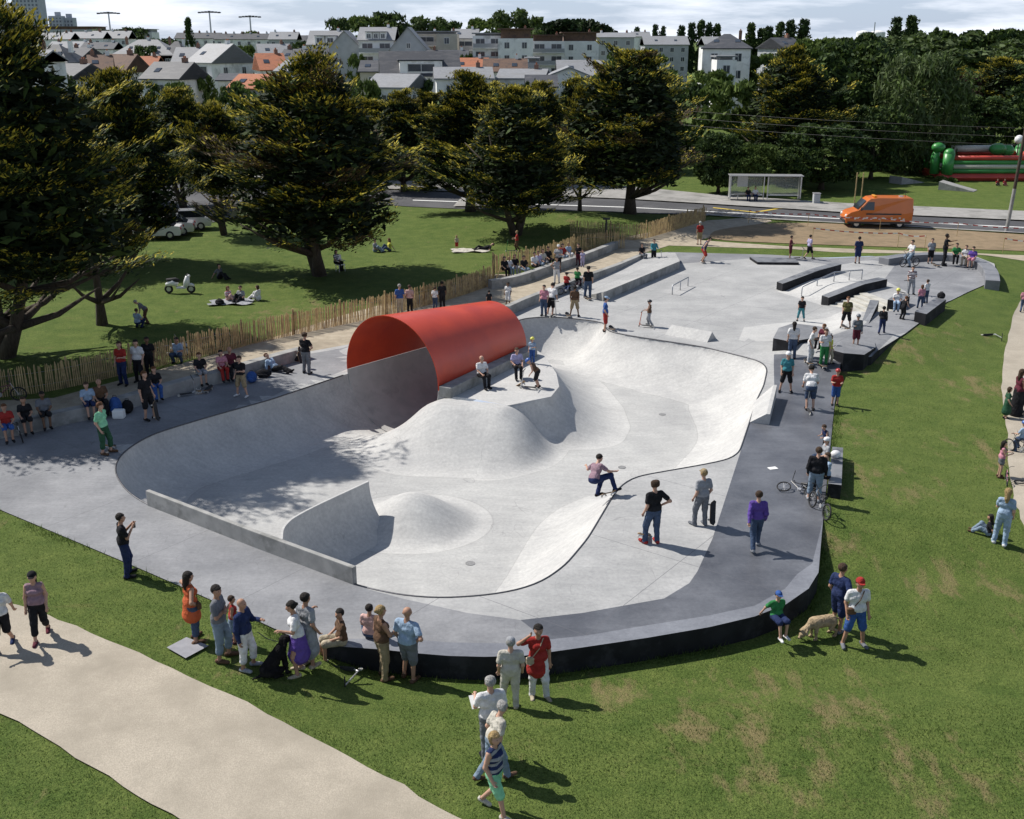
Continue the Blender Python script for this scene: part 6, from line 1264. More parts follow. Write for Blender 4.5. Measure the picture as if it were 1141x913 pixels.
    if bag:
        m=MB(); bx=up((.16,.1,.98))+off; 
        if bag[0]=='b': bx=up((0,-.18,1.22))+off; m.box(tuple(bx*sc),(.28*sc,.16*sc,.38*sc),bev=.05)
        else: m.box(tuple(bx*sc),(.22*sc,.09*sc,.18*sc),bev=.03); m.tube([tuple((up((.14,.11,1.05))+off)*sc),tuple((up((0,.15,1.28))+off)*sc),tuple((up((-.10,.06,1.47))+off)*sc),tuple((up((-.12,-.12,1.36))+off)*sc)],.012,5)
        tag(m.build('backpack' if bag[0]=='b' else 'shoulder_bag',[cloth('cloth',CC[bag[1]])],None,loc=tuple(g),rz=th),bag[2],'bag')
    return body
# ------------------------------------------------------------------ small things with wheels
m_deckw=mat('maple_board',(.36,.24,.13),(.28,.18,.1),scale=6,rough=.6); m_grip=flat('black_grip',(.03,.03,.032),.95); m_urw=flat('white_wheel',(.6,.58,.52),.5)
def make_board():
    o=bpy.data.objects.new('skateboard',None); COL.objects.link(o); n=12; vs=[]
    for i in range(n+1):
        t=i/n; x=-.4+.8*t; w=.10*min(1,math.sqrt(max(0,1-((abs(x)-.28)/.12)**2)) if abs(x)>.28 else 1)+.004; z=.105+max(0,abs(x)-.27)*.38; vs+=[(x,-w,z+.006),(x,0,z),(x,w,z+.006),(x,-w,z-.012),(x,0,z-.018),(x,w,z-.012)]
    fs=[];mi=[]
    for i in range(n):
        a=6*i; b=a+6
        for q,m in (((a,b,b+1,a+1),0),((a+1,b+1,b+2,a+2),0),((a+4,b+4,b+3,a+3),1),((a+5,b+5,b+4,a+4),1),((a,a+3,b+3,b),1),((a+2,b+2,b+5,a+5),1)): fs.append(list(q)); mi.append(m)
    me=mesh_np('deck',vs,fs,[m_grip,m_deckw],mi,True); link('deck',me,o)
    for x in (-.24,.24):
        t=MB().box((x,0,.065),(.05,.16,.03)).build('truck',[m_alu],o)
        for y in (-.085,.085): MB().tube([(x,y-.016,.029),(x,y+.016,.029)],.029,10).build('wheel',[m_urw],t)
    return o
def make_scooter(col='alu'):
    o=bpy.data.objects.new('kick_scooter',None); COL.objects.link(o); mt=m_alu if col=='alu' else flat('scooter_'+col,CC[col],.4)
    MB().box((0,-.02,.10),(.11,.5,.03),bev=.01).build('deck',[m_grip],o); MB().tube([(0,.22,.10),(0,.32,.14),(0,.30,.20)],.018,6).tube([(0,.36,.06),(0,.24,.80)],.018,8).build('steering_column',[mt],o); MB().tube([(-.22,.235,.80),(.22,.235,.80)],.017,8).build('handlebar',[m_trim],o)
    for y in (-.31,.37): MB().ring((0,y,.055),.042,.014,'X',16,6).tube([(-.012,y,.055),(.012,y,.055)],.02,8).build('wheel',[m_urw],o)
    return o
def make_bike(col='black',s=1.0):
    o=bpy.data.objects.new('small_bicycle',None); COL.objects.link(o); mt=flat('bike_frame_'+col,CC[col],.35); R=.25
    for y in (-.48,.48):
        w=MB().ring((0,y,R),R-.02,.025,'X',26,6).build('wheel',[m_rub],o,True); sp=MB()
        for k in range(8): a=math.pi*k/8; sp.tube([(0,y-(R-.03)*math.cos(a),R-(R-.03)*math.sin(a)),(0,y+(R-.03)*math.cos(a),R+(R-.03)*math.sin(a))],.003,3,cap=False)
        sp.build('spokes',[m_alu],w)
    m=MB(); S1=(0,-.12,.52); Hd=(0,.32,.60); Bb=(0,-.06,.27); Rr=(0,-.48,R); Fr=(0,.48,R)
    for a,b,r in ((S1,Hd,.016),(S1,Bb,.016),(Bb,Hd,.018),(Bb,Rr,.011),(S1,Rr,.010)): m.tube([a,b],r,6)
    m.build('frame',[mt],o); MB().tube([(0,.30,.66),(0,.36,.50),(0,.48,R)],.014,6).build('fork',[m_alu],o); MB().tube([(-.30,.24,.86),(-.14,.28,.82),(0,.30,.66),(.14,.28,.82),(.30,.24,.86)],.013,6).build('handlebar',[m_trim],o)
    MB().tube([(0,-.25,.60),(0,-.02,.60)],[.06,.025],8).box((0,-.13,.56),(.025,.025,.1)).build('saddle',[m_trim],o); MB().tube([(-.02,-.06,.27),(.03,-.06,.27)],.07,14).tube([(-.10,-.06,.16),(-.05,-.06,.17),(.05,-.06,.37),(.10,-.06,.38)],.011,5).build('crank',[m_alu],o); o['s']=s
    return o
def finish(o,label,cat,group=None):
    if 's' in o.keys(): del o['s']
    return tag(o,label,cat,group)
PR={}
def put(kind,label,loc,rz=0,rx=0,ry=0,s=1.0,group=None,col=None):
    """copy a wheeled thing: board, scooter or bicycle"""
    key=(kind,col)
    if key not in PR: o=PR[key]=(make_board() if kind=='board' else make_scooter(col or 'alu') if kind=='scooter' else make_bike(col or 'black'))
    else: o=copy_tree(PR[key])
    if 's' in o.keys(): del o['s']
    o.location=tuple(loc); M=Matrix.Rotation(math.radians(-rz),3,'Z')@Matrix.Rotation(math.radians(ry),3,'Y')@Matrix.Rotation(math.radians(rx),3,'X'); o.rotation_euler=M.to_euler(); o.scale=(s,s,s)
    return tag(o,label,{'board':'skateboard','scooter':'scooter','bike':'bicycle'}[kind],group)
def V3(px,py,dz=0,fn=None): g=G(px,py,fn); return Vector((g.x,g.y,g.z+dz))
pp=person
# ------------------------------------------------------------------ near spectators on the grass
gs='spectators on the near lawn'
pp(6,724,650,170,'person in white shirt and black shorts walking, cut by the left edge','white','black','walk',('swing','swing'),'b',shoe='navy',cut='short',group=gs)
pp(47,712,638,165,'person in mauve top, black cropped trousers and black cap walking on the gravel path','mauve','black','walk',('slack','down'),'k','long',cut='capri',shoe='maroon',female=True,cap='black',sleeve='none',group=gs)
pp(142,643,573,62,'person in black tee and dark jeans looking down at a phone by the deck edge','black','navy','relax',('phone','phone'),'k',skin='t',group=gs)
pp(217,716,638,50,'woman in long orange tunic with long dark curly hair, hand on her head','orange','jean','relax',('head','hip'),'k','long',skin='t',skirt='tunic',sleeve='none',cut='capri',shoe='brown',female=True,bag=('s','brown','brown handbag hanging at the side of the woman in the orange tunic'),group=gs)
pp(248,736,646,95,'person in grey tee and pale rolled jeans with folded arms','grey','ljean','relax',('cross','cross'),'k',skin='t',cut='capri',shoe='brown',turn=.4,group=gs)
pp(262,716,665,70,'child in red top and denim skirt behind the person in grey tee','red','ljean','stand',('slack','slack'),'b',skin='t',skirt='mini',cut='mini',sleeve='none',shoe='maroon',female=True,group=gs)
pp(275,746,668,105,'bald old man in navy jumper and white shorts beside the black dog','navy','white','relax',('fwd','down'),'w','bald',skin='t',cut='capri',sleeve='long',shoe='lgrey',wide=1.12,group=gs)
pp(335,750,670,255,'person in white blouse and purple patterned skirt looking down at the black dog','white','purple','relax',('fwd','slack'),'k','bun',skirt='knee',cut='mini',female=True,shoe='beige',lean=.12,skin='t',group=gs)
pp(345,743,662,35,'person in pale summer dress behind the woman with the purple skirt','lgrey','lgrey','stand',('fwd','slack'),'k',skirt='dress',cut='mini',sleeve='tee',shoe='beige',skin='t',group=gs)
g=Vector(P(386,716,0)); pp(0,0,1.72,250,'man in brown tee and beige shorts sitting on the deck edge beside the pink tee','brown','beige','sit',('lap','lap'),'k',skin='t',cut='short',shoe='white',seat=.62,group=gs,xyz=(g.x-.1,g.y-.05,g.z-.6),turn=-.5)
g=Vector(P(412,714,0)); pp(0,0,1.62,15,'person in pale pink tee sitting on the deck edge with back to us','lpink','jean','cross',('lap','lap'),'k',skin='t',group=gs,xyz=(g.x,g.y+.15,.01))
pp(427,757,676,55,'woman in khaki top and trousers with a blond bun','brown','khaki','relax',('down','fwd'),'y','bun',sleeve='none',shoe='brown',female=True,skin='t',group=gs)
pp(456,759,675,28,'stout man in pale blue tee and dark grey shorts, hand on hip','lblue','grey','relax',('slack','hip'),'g','bald',cut='short',shoe='brown',wide=1.18,skin='t',turn=-.6,group=gs)
pp(569,789,712,358,'person all in cream linen with a cap, seen from behind by the black deck edge','offw','offw','relax',('slack','slack'),'g',cap='lgrey',wide=1.15,shoe='beige',group=gs)
pp(599,777,697,172,'woman in red tunic and white trousers shading her eyes, small bag across her chest','red','white','relax',('down','head'),'k',skirt='tunic',shoe='beige',female=True,skin='t',wide=1.05,bag=('s','beige','small beige bag slung across the woman in the red tunic'),group=gs)
pp(547,846,755,340,'grey haired man in white shirt holding a paper, behind the woman with grey hair','white','grey','stand',('fwd','slack'),'g',skin='l',wide=1.12,group=gs)
g=V3(533,800); 
pp(550,869,785,60,'grey haired woman in cream top and jeans bending forward mid-step','offw','ljean','walk',('slack','down'),'g','curly',female=True,lean=.28,shoe='brown',group=gs)
pp(551,906,817,120,'blond woman in striped top and green shorts striding, nearest to the camera','navy','mint','walk',('swing','slack'),'y','bob',female=True,cut='short',sleeve='none',shoe='offw',stripe='lgrey',turn=.2,group=gs)
g=Vector(P(866,690,0)); pp(0,0,1.45,165,'boy in green tee and blue cap leaning back on the deck edge','green','navy','sit',('prop','prop'),'b',cut='short',shoe='white',cap='blue',seat=.60,xyz=(g.x-.02,g.y+.02,-.60),group=gs)
pp(931,704,629,55,'person in navy tee and shorts looking at the bowl behind the dog','navy','navy','relax',('slack','hip'),'b',cut='short',skin='t',shoe='grey',group=gs)
pp(950,720,645,178,'man in white tee, blue shorts and red cap with a shoulder bag','white','blue','wide',('slack','slack'),'b',cap='red',cut='short',skin='t',shoe='grey',wide=1.08,bag=('s','brown','brown shoulder bag of the man with the red cap'),group=gs)
pp(1114,608,545,30,'woman with long blond hair in pale blue clothes on the right lawn','lblue','lblue','relax',('fwd','slack'),'y','long',female=True,shoe='white',group=gs)
pp(1101,596,1.2,300,'dark haired child sitting on the grass beside the blond woman','black','ljean','ground',('prop','prop'),'k','long',skin='t',shoe='brown',group=gs)
pp(1113,532,492,100,'girl in pink top and dark shorts standing by a tiny bicycle','pink','grey','stand',('fwd','fwd'),'k','long',cut='mini',female=True,shoe='brown',sleeve='none',group=gs)
pp(1131,464,412,80,'woman in dark red top and long black skirt holding a child','maroon','black','stand',('fwd','cross'),'b','long',skirt='long',female=True,sleeve='none',skin='t',group=gs)
pp(1120,467,432,95,'child in dark green dress beside the long black skirt','dgreen','dgreen','stand',('slack','slack'),'b','bob',skirt='dress',cut='mini',female=True,group=gs)
pp(1140,462,406,60,'person in white and dark clothes at the right edge behind the long black skirt','white','black','stand',('slack','slack'),'k',group=gs)
pp(1137,505,1.25,330,'child in blue helmet and blue top sitting astride a small bicycle','lblue','jean','bike',('bar','bar'),'b',helmet='blue',group=gs)
pp(1139,348,322,30,'tiny far person in pink on the path at the right edge','pink','jean','walk',('slack','slack'),'b',group=gs)
# things held or lying near them
def phone(px,py,d,lab): pass
x,y,z=P(528,800,-.2); 
g=G(547,846); o=MB().box((0,0,0),(.22,.30,.006),rx=.5,rz=.3).build('paper_sheet',[m_wh],loc=(g.x-.30,g.y+.32,g.z+1.12)); tag(o,'white sheet of paper held by the grey haired man','paper')
g=G(142,643); o=MB().box((0,0,0),(.07,.012,.14),bev=.004).build('phone',[m_trim],loc=(g.x+.30,g.y+.14,g.z+1.44),rz=.9); tag(o,'dark phone held up by the person in black tee','phone')
# the black dog, the tan dog
def dog(loc,rz,colr,sitting,label,name,s=1.0,down=False):
    A=np.array; pr=[]; mt=cloth('fur',colr)
    def add(a,b,ra,rb,k=.05): pr.append((A(a,float),A(b,float),ra,rb,'fur',None,k))
    if sitting:
        add((0,-.18,.18),(0,.16,.62),.17,.13,.08); add((0,.14,.60),(0,.24,.78),.10,.08); add((0,.24,.83),(0,.32,.84),.095,.08); add((0,.34,.82),(0,.47,.79),.05,.036); 
        for t in (-1,1):
            add((.10*t,-.14,.16),(.16*t,.10,.20),.11,.07); add((.16*t,.10,.18),(.15*t,-.04,.06),.055,.04); add((.15*t,-.05,.04),(.16*t,.12,.035),.038,.034)
            add((.08*t,.20,.50),(.08*t,.24,.25),.06,.042); add((.08*t,.24,.25),(.08*t,.24,.05),.04,.032); add((.08*t,.24,.035),(.08*t,.32,.03),.034,.028); add((.085*t,.25,.88),(.12*t,.24,.74),.03,.04,.02)
        add((0,-.30,.08),(0,-.52,.05),.035,.02)
    else:
        add((0,-.30,.50),(0,.24,.50),.145,.17,.08); add((0,-.30,.46),(0,.05,.47),.12,.13,.08)
        hz=.22 if down else .70; add((0,.30,.54),(0,.50,.36 if down else .70),.11,.08); add((0,.52,.32 if down else .74),(0,.60,hz),.095,.085); add((0,.62,hz-.02),(0,.70,hz-.10 if down else hz-.03),.05,.038)
        for t in (-1,1):
            add((.10*t,.22,.44),(.11*t,.24,.26),.07,.045); add((.11*t,.24,.26),(.11*t,.22,.06),.042,.034); add((.11*t,.23,.035),(.11*t,.29,.03),.036,.03)
            add((.10*t,-.32,.46),(.12*t,-.24,.29),.10,.06); add((.12*t,-.24,.29),(.12*t,-.42,.19),.052,.036); add((.12*t,-.42,.19),(.12*t,-.40,.05),.034,.03); add((.12*t,-.40,.035),(.12*t,-.33,.03),.034,.03)
            add((.09*t,.52,hz+.10 if not down else .36),(.13*t,.56,hz+.0 if not down else .26),.03,.038,.02)
        add((0,-.42,.52),(0,-.62,.46),.035,.02)
    Fd,lo=field(pr,.018); v,q=surface_net(Fd,lo,.018); fn=np.cross(v[q[:,2]]-v[q[:,0]],v[q[:,3]]-v[q[:,1]]); q=q[:,::-1] if (v[q[:,0]]*fn).sum()<0 else q
    v=v+rng.normal(size=v.shape)*.004
    o=link(name,mesh_np(name,v*s,q,[mt],None,True),None,tuple(loc),-math.radians(rz)); tag(o,label,'dog')
    zz=.79 if sitting else (.12 if down else .66); yy=.485 if sitting else (.73 if down else .735); MB().ball((0,yy*s,zz*s),(.022,.02,.018),8,6).build('nose',[m_rub],o,True); return o
dog(V3(307,752),60,(.010,.009,.010),True,'black dog sitting on the grass beside the bald old man','dog',1.0)
dog(V3(914,710),250,(.42,.32,.20),False,'tan curly dog sniffing the grass beside the man with the red cap','dog',.9,True)
g=G(275,746); h=G(307,752); tag(MB().tube([(g.x+.32,g.y-.02,g.z+.98),(g.x+.55,g.y-.1,g.z+.85),(h.x+.1,h.y+.08,h.z+.80)],.010,5).build('dog_lead',[m_trim]),'dark lead between the bald old man and the black dog','lead')
x,y,z=G(296,716); tag(MB().box((0,0,0),(.42,.16,.06),bev=.03,rz=-.4).build('white_bottle_bag',[m_wh],loc=(h.x-.15,h.y+.25,h.z+.98)),'white folded bag held over the back of the black dog','bag') if False else None
put('scooter','kick scooter lying on the grass below the brown tee man',V3(386,745,.06),100,0,88); put('scooter','second kick scooter lying on the grass, nearer the dog',V3(378,738,.06),70,0,-88)
put('scooter','kick scooter lying alone on the right lawn',V3(1100,374,.06),80,0,88)
put('bike','tiny pink and white bicycle lying beside the girl in pink',V3(1121,538,.0),20,0,0,.62,col='pink'); put('bike','small black bicycle under the child in the blue helmet',V3(1136,507),330,0,0,.9); put('bike','small bicycle lying on the path below the child in blue helmet',V3(1139,535,.06),60,0,82,.8)
# ------------------------------------------------------------------ riders and watchers on the deck and in the bowl
gd='skaters standing on the deck'
s0=Vector(P(668,556,-.12)); sk=pp(0,0,1.78,62,'skater in purple tee crouching in mid-air over the right lip of the bowl','mauve','navy','air',('out','outf'),'k',skin='l',lean=.5,xyz=(s0.x,s0.y,s0.z+.02),group=gd); sk.rotation_euler=(0,math.radians(-14),math.radians(-52))
put('board','skateboard under the feet of the jumping skater in the purple tee',(s0.x+.30,s0.y+.08,s0.z+.06),52,0,-26)
pp(727,606,535,338,'skater in black tee and blue jeans, hand on hip, board at the feet','black','jean','relax',('slack','hip'),'b','curly',shoe='red',group=gd)
put('board','skateboard tipped up under the foot of the skater with hand on hip',V3(717,602,.06),118,0,-24)
pp(781,586,524,338,'skater in grey tee and dark baggy trousers with a pale cap','lgrey','grey','relax',('slack','slack'),'y',cap='khaki',shoe='grey',wide=1.0,group=gd)
g=G(786,584); put('board','skateboard held upright against the leg of the skater in grey tee',(g.x+.12,g.y-.02,g.z+.42),60,0,88)
pp(841,612,548,5,'person in purple jumper and jeans walking away along the dark strip','purple','jean','walk',('swing','slack'),'b',sleeve='long',shoe='lgrey',group=gd)
pp(118,506,449,105,'boy in mint green tee with reddish curls pushing a skateboard','mint','dgreen','relax',('back','slack'),'r','curly',cut='capri',shoe='brown',group=gd)
put('board','skateboard under the foot of the boy in mint green tee',V3(122,502,.06),95,0,-22)
pp(166,468,414,120,'skater in black tee holding a pale board, in the shade by the seat wall','black','black','relax',('slack','down'),'r',cut='short',shoe='black',group=gd)
g=G(170,468); put('board','pale skateboard held upright by the skater in the shade',(g.x+.15,g.y-.2,g.z+.43),20,0,84)
pp(270,442,397,200,'person in black tee and khaki shorts standing by the seat wall','black','khaki','wide',('fwd','slack'),'b',cut='short',shoe='white',group=gd)
pp(342,417,371,20,'skater in black tee and grey trousers standing above the bowl left of the pipe','black','grey','relax',('fwd','hip'),'b','curly',group=gd)
put('board','skateboard in the hand of the skater left of the red pipe',V3(336,410,.55),20,0,60)
pp(875,437,393,190,'skater in teal tee, dark shorts and white helmet on inline skates','teal','black','wide',('slack','slack'),'b',helmet='white',cut='short',group=gd,turn=0)
pp(902,457,415,5,'rider in white tee and dark shorts bent over a scooter','white','jean','bend',('bar','bar'),'k',cut='short',lean=.5,group=gd); put('scooter','kick scooter of the rider in white tee on the dark strip',V3(901,460),5)
pp(930,452,412,190,'child in red helmet, red top and blue shorts at the grass edge','red','blue','stand',('fwd','fwd'),'b',helmet='red',cut='short',group=gd)
pp(907,559,499,20,'person in black hoodie and pale jeans standing over a small bicycle','black','ljean','relax',('slack','slack'),'b',sleeve='long',shoe='lgrey',wide=1.1,cut='capri',group=gd)
put('bike','small black bicycle between the legs of the person in the black hoodie',V3(911,572),350,0,10,1.0); put('bike','small bicycle lying in front of the bench block',V3(886,552,.05),300,0,70,.9)
pp(919,507,473,250,'person in navy top bending over the bench block','navy','black','stand',('fwd','fwd'),'b',sleeve='none',lean=.3,group=gd)
pp(905,527,1.45,262,'child in white helmet sitting on the bench block','lgrey','jean','sit',('lap','lap'),'b',helmet='white',cut='short',group=gd); pp(903,548,1.62,262,'person in blue-grey jumper sitting on the bench block with a bicycle','lblue','black','sit',('knee','lap'),'b',sleeve='long',group=gd)
tag(blobs:=MB().ball((0,0,0),(.17,.15,.14),14,10,half=False).build('spare_helmet',[mat('helmet_white',CC['white'],rough=.35)],loc=(*P2(931,508,.5),.55),smooth=True),'round white helmet resting on the far end of the bench block','helmet')
gp='people sitting on the seat wall'
# seat wall, left to right (feet pixel, facing the bowl)
for px,py,h,lb,kw in ((12,496,1.70,'person in red tee and blue shorts on the seat wall at the left edge',dict(top='red',bot='blue',cut='short',skin='t',hair='r')),
 (33,487,1.68,'woman in black with long dark hair on the seat wall',dict(top='black',bot='black',style='long',female=True,skin='t',cut='short')),
 (54,481,1.72,'person in dark grey tee on the seat wall right of the woman in black',dict(top='grey',bot='black',cut='short',skin='d',hair='k')),
 (103,469,1.70,'person in pale and navy shirt on the seat wall left of the man in brown',dict(top='lblue',bot='navy',cut='short',hair='b')),
 (117,466,1.74,'bald man in brown on the seat wall left of the blue backpack',dict(top='brown',bot='black',style='bald',skin='t')),
 (178,449,1.66,'woman in black top and bright blue trousers on the seat wall behind the skater',dict(top='black',bot='blue',style='long',female=True,hair='r')),
 (228,432,1.68,'person in black tee leaning forward on the seat wall above some boards',dict(top='black',bot='lgrey',cut='short',hair='r')),
 (252,428,1.62,'woman in pink top and red trousers on the seat wall',dict(top='pink',bot='red',style='long',female=True,hair='k')),
 (262,426,1.74,'man in dark red shirt on the seat wall right of the red trousers',dict(top='maroon',bot='black',style='bald',skin='t',hair='g'))):
    pp(px,py,h,150,lb,kw.pop('top'),kw.pop('bot'),'sit',('lap','knee'),group=gp,seat=.5,**kw)
g=G(318,411); pp(0,0,1.7,118,'person in pale blue shirt lying back on the deck against the seat wall','lblue','black','lie',('prop','prop'),'r',lean=-.75,xyz=(g.x-.35,g.y-.35,.0),group=gp,sleeve='long')
ga='people walking on the sand path'
pp(138,429,381,190,'woman in red tee and dark trousers standing by the fence','red','navy','relax',('fwd','slack'),'b','long',female=True,group=ga); pp(156,426,379,185,'person in white shirt and black trousers beside the woman in red tee','white','black','relax',('slack','slack'),'k',group=ga); pp(168,421,376,170,'person in dark clothes in the tree shade against the fence','black','black','stand',('slack','slack'),'k',group=ga,skin='d')
pp(199,404,1.72,180,'person in pale blue shirt crouching by the fence with a blue ball-like bag','lblue','jean','crouch',('fwd','fwd'),'k',group=ga,skin='t')
pp(446,351,317,350,'grey haired person in blue tee on the path behind the red pipe','blue','beige','stand',('slack','slack'),'g',group=ga); pp(457,349,318,10,'person in pinkish white tee beside the blue tee behind the red pipe','lpink','black','stand',('slack','slack'),'b',group=ga)
pp(485,345,320,20,'person in white tee on the path behind the top of the pipe','white','jean','stand',('slack','slack'),'b',group=ga); pp(493,344,314,350,'person in black beside the white tee behind the top of the pipe','black','black','stand',('slack','slack'),'k',group=ga,skin='d')
pp(545,345,324,0,'dark haired person just showing over the red pipe','black','black','stand',('slack','slack'),'k',group=ga)
pp(566,341,315,200,'person in white shirt and white shorts standing by the retaining wall','white','white','relax',('slack','slack'),'k',skin='d',cut='short',group=ga)
pp(620,316,287,180,'person in grey vest and white trousers standing on the sunlit sand path','lgrey','white','relax',('slack','hip'),'k',sleeve='none',skin='t',group=ga)
gb2='people sitting in front of the bench wall fence'
for k,(px,py,h,tp_,bt,st,hr,lb) in enumerate(((566,311,1.6,'black','black','long','k','leftmost person on the bench wall, all in black'),(571,310,1.5,'white','ljean','short','y','fair child in white on the bench wall, second from the left'),(578,309,1.65,'black','lgrey','long','b','person in black with pale trousers on the bench wall, third from left'),
 (588,311,1.7,'black','ljean','short','k','person in black and pale jeans on the bench wall, legs hanging in the sun'),(600,307,1.7,'white','black','short','k','person in white tee and black trousers on the bench wall'),(604,305,1.65,'lav','ljean','short','b','person in lavender tee on the bench wall leaning forward'),
 (609,303,1.7,'offw','grey','bob','b','person in cream top on the bench wall right of the lavender tee'),(615,300,1.7,'black','black','short','k','person in black on the bench wall left of the white cap'),(631,296,1.68,'red','ljean','long','k','person in bright red top on the bench wall'),(637,293,1.5,'lblue','white','short','y','child in pale blue on the bench wall right of the red top'))):
    pp(px,py,h,150,lb,tp_,bt,'sit',('lap','knee'),hr,st,group=gb2,skin='t' if k%2 else 'l')
pp(622,303,273,200,'person in white cap and grey shirt standing against the bench wall','lgrey','black','stand',('fwd','fwd'),'g',cap='white',group=gb2,wide=1.1)
pp(644,296,272,200,'person in dark clothes standing at the right end of the bench wall','black','maroon','stand',('fwd','slack'),'k',group=gb2); pp(649,298,279,190,'person in pale lilac top leaning at the right end of the bench wall','lav','lav','stand',('fwd','slack'),'b',group=gb2)
g2='riders gathered by the retaining wall'
pp(606,352,318,200,'child in pink tee and blue trousers by the back lip of the bowl','pink','jean','stand',('slack','slack'),'k',group=g2)
pp(613,355,320,20,'rider in white tee and black shorts bent over a scooter at the back lip','white','black','bend',('bar','bar'),'k',cut='short',lean=.55,group=g2); put('scooter','kick scooter of the bent rider in white tee and black shorts',V3(616,354),30)
pp(640,353,319,10,'rider in dark brown tee and khaki shorts facing away','brown','khaki','wide',('slack','slack'),'k',cut='short',skin='d',group=g2); put('board','skateboard by the feet of the rider in khaki shorts',V3(633,353),80)
pp(655,333,297,10,'tall person in black tee and jeans standing on a board','black','jean','relax',('slack','slack'),'k',group=g2); put('board','skateboard under the tall person in black tee and jeans',V3(655,334),70)
pp(631,327,1.30,30,'child in red top sitting on a small blue bicycle','red','black','bike',('bar','bar'),'k',group=g2); put('bike','small blue bicycle of the child in red top',V3(631,328),60,0,0,.8,col='blue')
pp(643,322,1.35,30,'child in bright green top on a small bicycle','green','black','bike',('bar','bar'),'k',group=g2); put('bike','small maroon bicycle of the child in bright green top',V3(644,323),60,0,0,.8,col='maroon')
pp(674,370,331,90,'child in blue tee, red shorts and pale cap at the corner of the lip','blue','red','stand',('slack','slack'),'b',cap='lblue',cut='short',group=g2); put('board','skateboard beside the child in blue tee and red shorts',V3(682,368),80)
pp(723,364,335,290,'child in brown vest and grey trousers riding a scooter with a dark helmet','brown','lgrey','scoot',('bar','bar'),'b',helmet='black',sleeve='none',group=g2); put('scooter','orange kick scooter of the child in the dark helmet',V3(720,365),290,col='orange')
pp(719,294,1.5,150,'person in black sitting at the far end of the raised platform','black','grey','sit',('lap','lap'),'k',xyz=None,group=g2); pp(728,293,267,170,'rider in green-teal jumper with a scooter at the end of the platform','teal','black','stand',('bar','bar'),'b',sleeve='long',group=g2); put('scooter','kick scooter of the rider in teal jumper',V3(732,293),120)
pp(783,292,263,100,'skater in red shorts and navy vest rolling with bent knees','navy','red','ride',('out','slack'),'k',cut='short',sleeve='none',shoe='white',lean=.45,group=g2); put('board','skateboard under the skater in red shorts',V3(783,293),90)
pp(779,273,247,350,'man in red tee and khaki shorts by the end of the paling fence','red','khaki','stand',('slack','slack'),'w',cut='short',group=g2)
# platform under the pipe
gq='riders on the platform by the red pipe'
pp(543,434,1.70,150,'bald man in white tee and black trousers sitting on the pipe bench ledge','white','black','sit',('lap','knee'),'w','bald',group=gq,seat=.42); pp(578,424,1.66,170,'person in lilac tee sitting on the pipe bench ledge with a board','lav','black','sit',('knee','lap'),'b',group=gq,seat=.42)
pp(593,405,377,200,'child in yellow helmet and pale blue tee standing at the far mouth of the pipe','lblue','blue','stand',('fwd','slack'),'y',helmet='yellow',group=gq)
pp(599,432,402,285,'rider in brown vest and dark shorts bent low over a scooter, blue helmet','brown','black','bend',('bar','bar'),'b',helmet='blue',cut='short',sleeve='none',lean=.75,group=gq); put('scooter','kick scooter of the bent rider in brown vest',V3(590,434),285); put('board','skateboard standing by the person in lilac tee',V3(580,431),60,0,-30)
# street section
g3='riders around the dark blocks'
pp(882,400,359,10,'person in white top and blue jeans with long dark hair at the dark block','white','jean','stand',('slack','slack'),'k','long',group=g3); pp(901,405,364,110,'boy in white shirt and white trousers leaning forward on a board','white','white','relax',('fwd','slack'),'b',lean=.18,group=g3); put('board','green skateboard under the boy in white trousers',V3(901,406),80)
pp(910,392,1.4,230,'dark haired person in maroon sitting between the two dark blocks','maroon','black','sit',('lap','lap'),'r',group=g3,skin='t'); pp(917,408,367,190,'child in white tee and green trousers standing on a board','white','green','stand',('slack','fwd'),'b',group=g3); pp(923,406,374,140,'child in pale yellow top and beige trousers beside the green trousers','yellow','beige','relax',('slack','fwd'),'b',group=g3)
put('board','skateboard under the child in white tee and green trousers',V3(916,409),80)
pp(953,387,351,190,'child in grey jumper, dark red shorts and helmet beside the wedge','grey','maroon','stand',('slack','fwd'),'b',helmet='grey',cut='short',sleeve='long',group=g3); pp(942,366,331,200,'skater in olive tee and dark shorts standing on a board','olive','black','wide',('slack','slack'),'r',cut='short',group=g3); put('board','skateboard under the skater in olive tee',V3(942,367),80)
pp(982,372,342,30,'man in black carrying a bag walking up the far bank','black','navy','walk',('cross','slack'),'k',group=g3,sleeve='long',bag=('s','grey','grey bag carried by the man in black on the far bank')); pp(998,350,1.4,200,'child in bright yellow helmet sitting on the small dark block','white','lblue','sit',('lap','lap'),'b',helmet='yellow',group=g3); pp(1005,356,334,60,'child in black with red hair leaning over beside the yellow helmet','black','black','bend',('knee','knee'),'r',lean=.3,group=g3,sleeve='none')
pp(1014,328,297,190,'person in striped top and grey trousers with a scooter','white','lgrey','relax',('fwd','slack'),'k',stripe='maroon',group=g3); put('scooter','kick scooter beside the person in the striped top',V3(1005,328),150)
pp(1025,344,318,20,'girl in pink tee and blue trousers on the far bench block','pink','jean','relax',('slack','slack'),'r','bob',group=g3,female=True); pp(1031,338,312,340,'boy in white tee just behind the girl in pink','white','jean','stand',('slack','fwd'),'b',group=g3)
pp(892,358,331,200,'skater in black tee and teal cropped trousers in front of the rail','black','teal','wide',('slack','slack'),'k',cut='capri',group=g3)
pp(955,294,264,10,'person in navy tee and shorts standing at the far edge of the deck','navy','navy','stand',('slack','slack'),'k',cut='short',skin='t',group=g3); pp(880,289,263,110,'person in maroon holding up a scooter at the far edge of the deck','maroon','maroon','stand',('fwd','fwd'),'k',cut='short',skin='t',group=g3); put('scooter','pale kick scooter held by the person in maroon',V3(888,289),70,0,20)
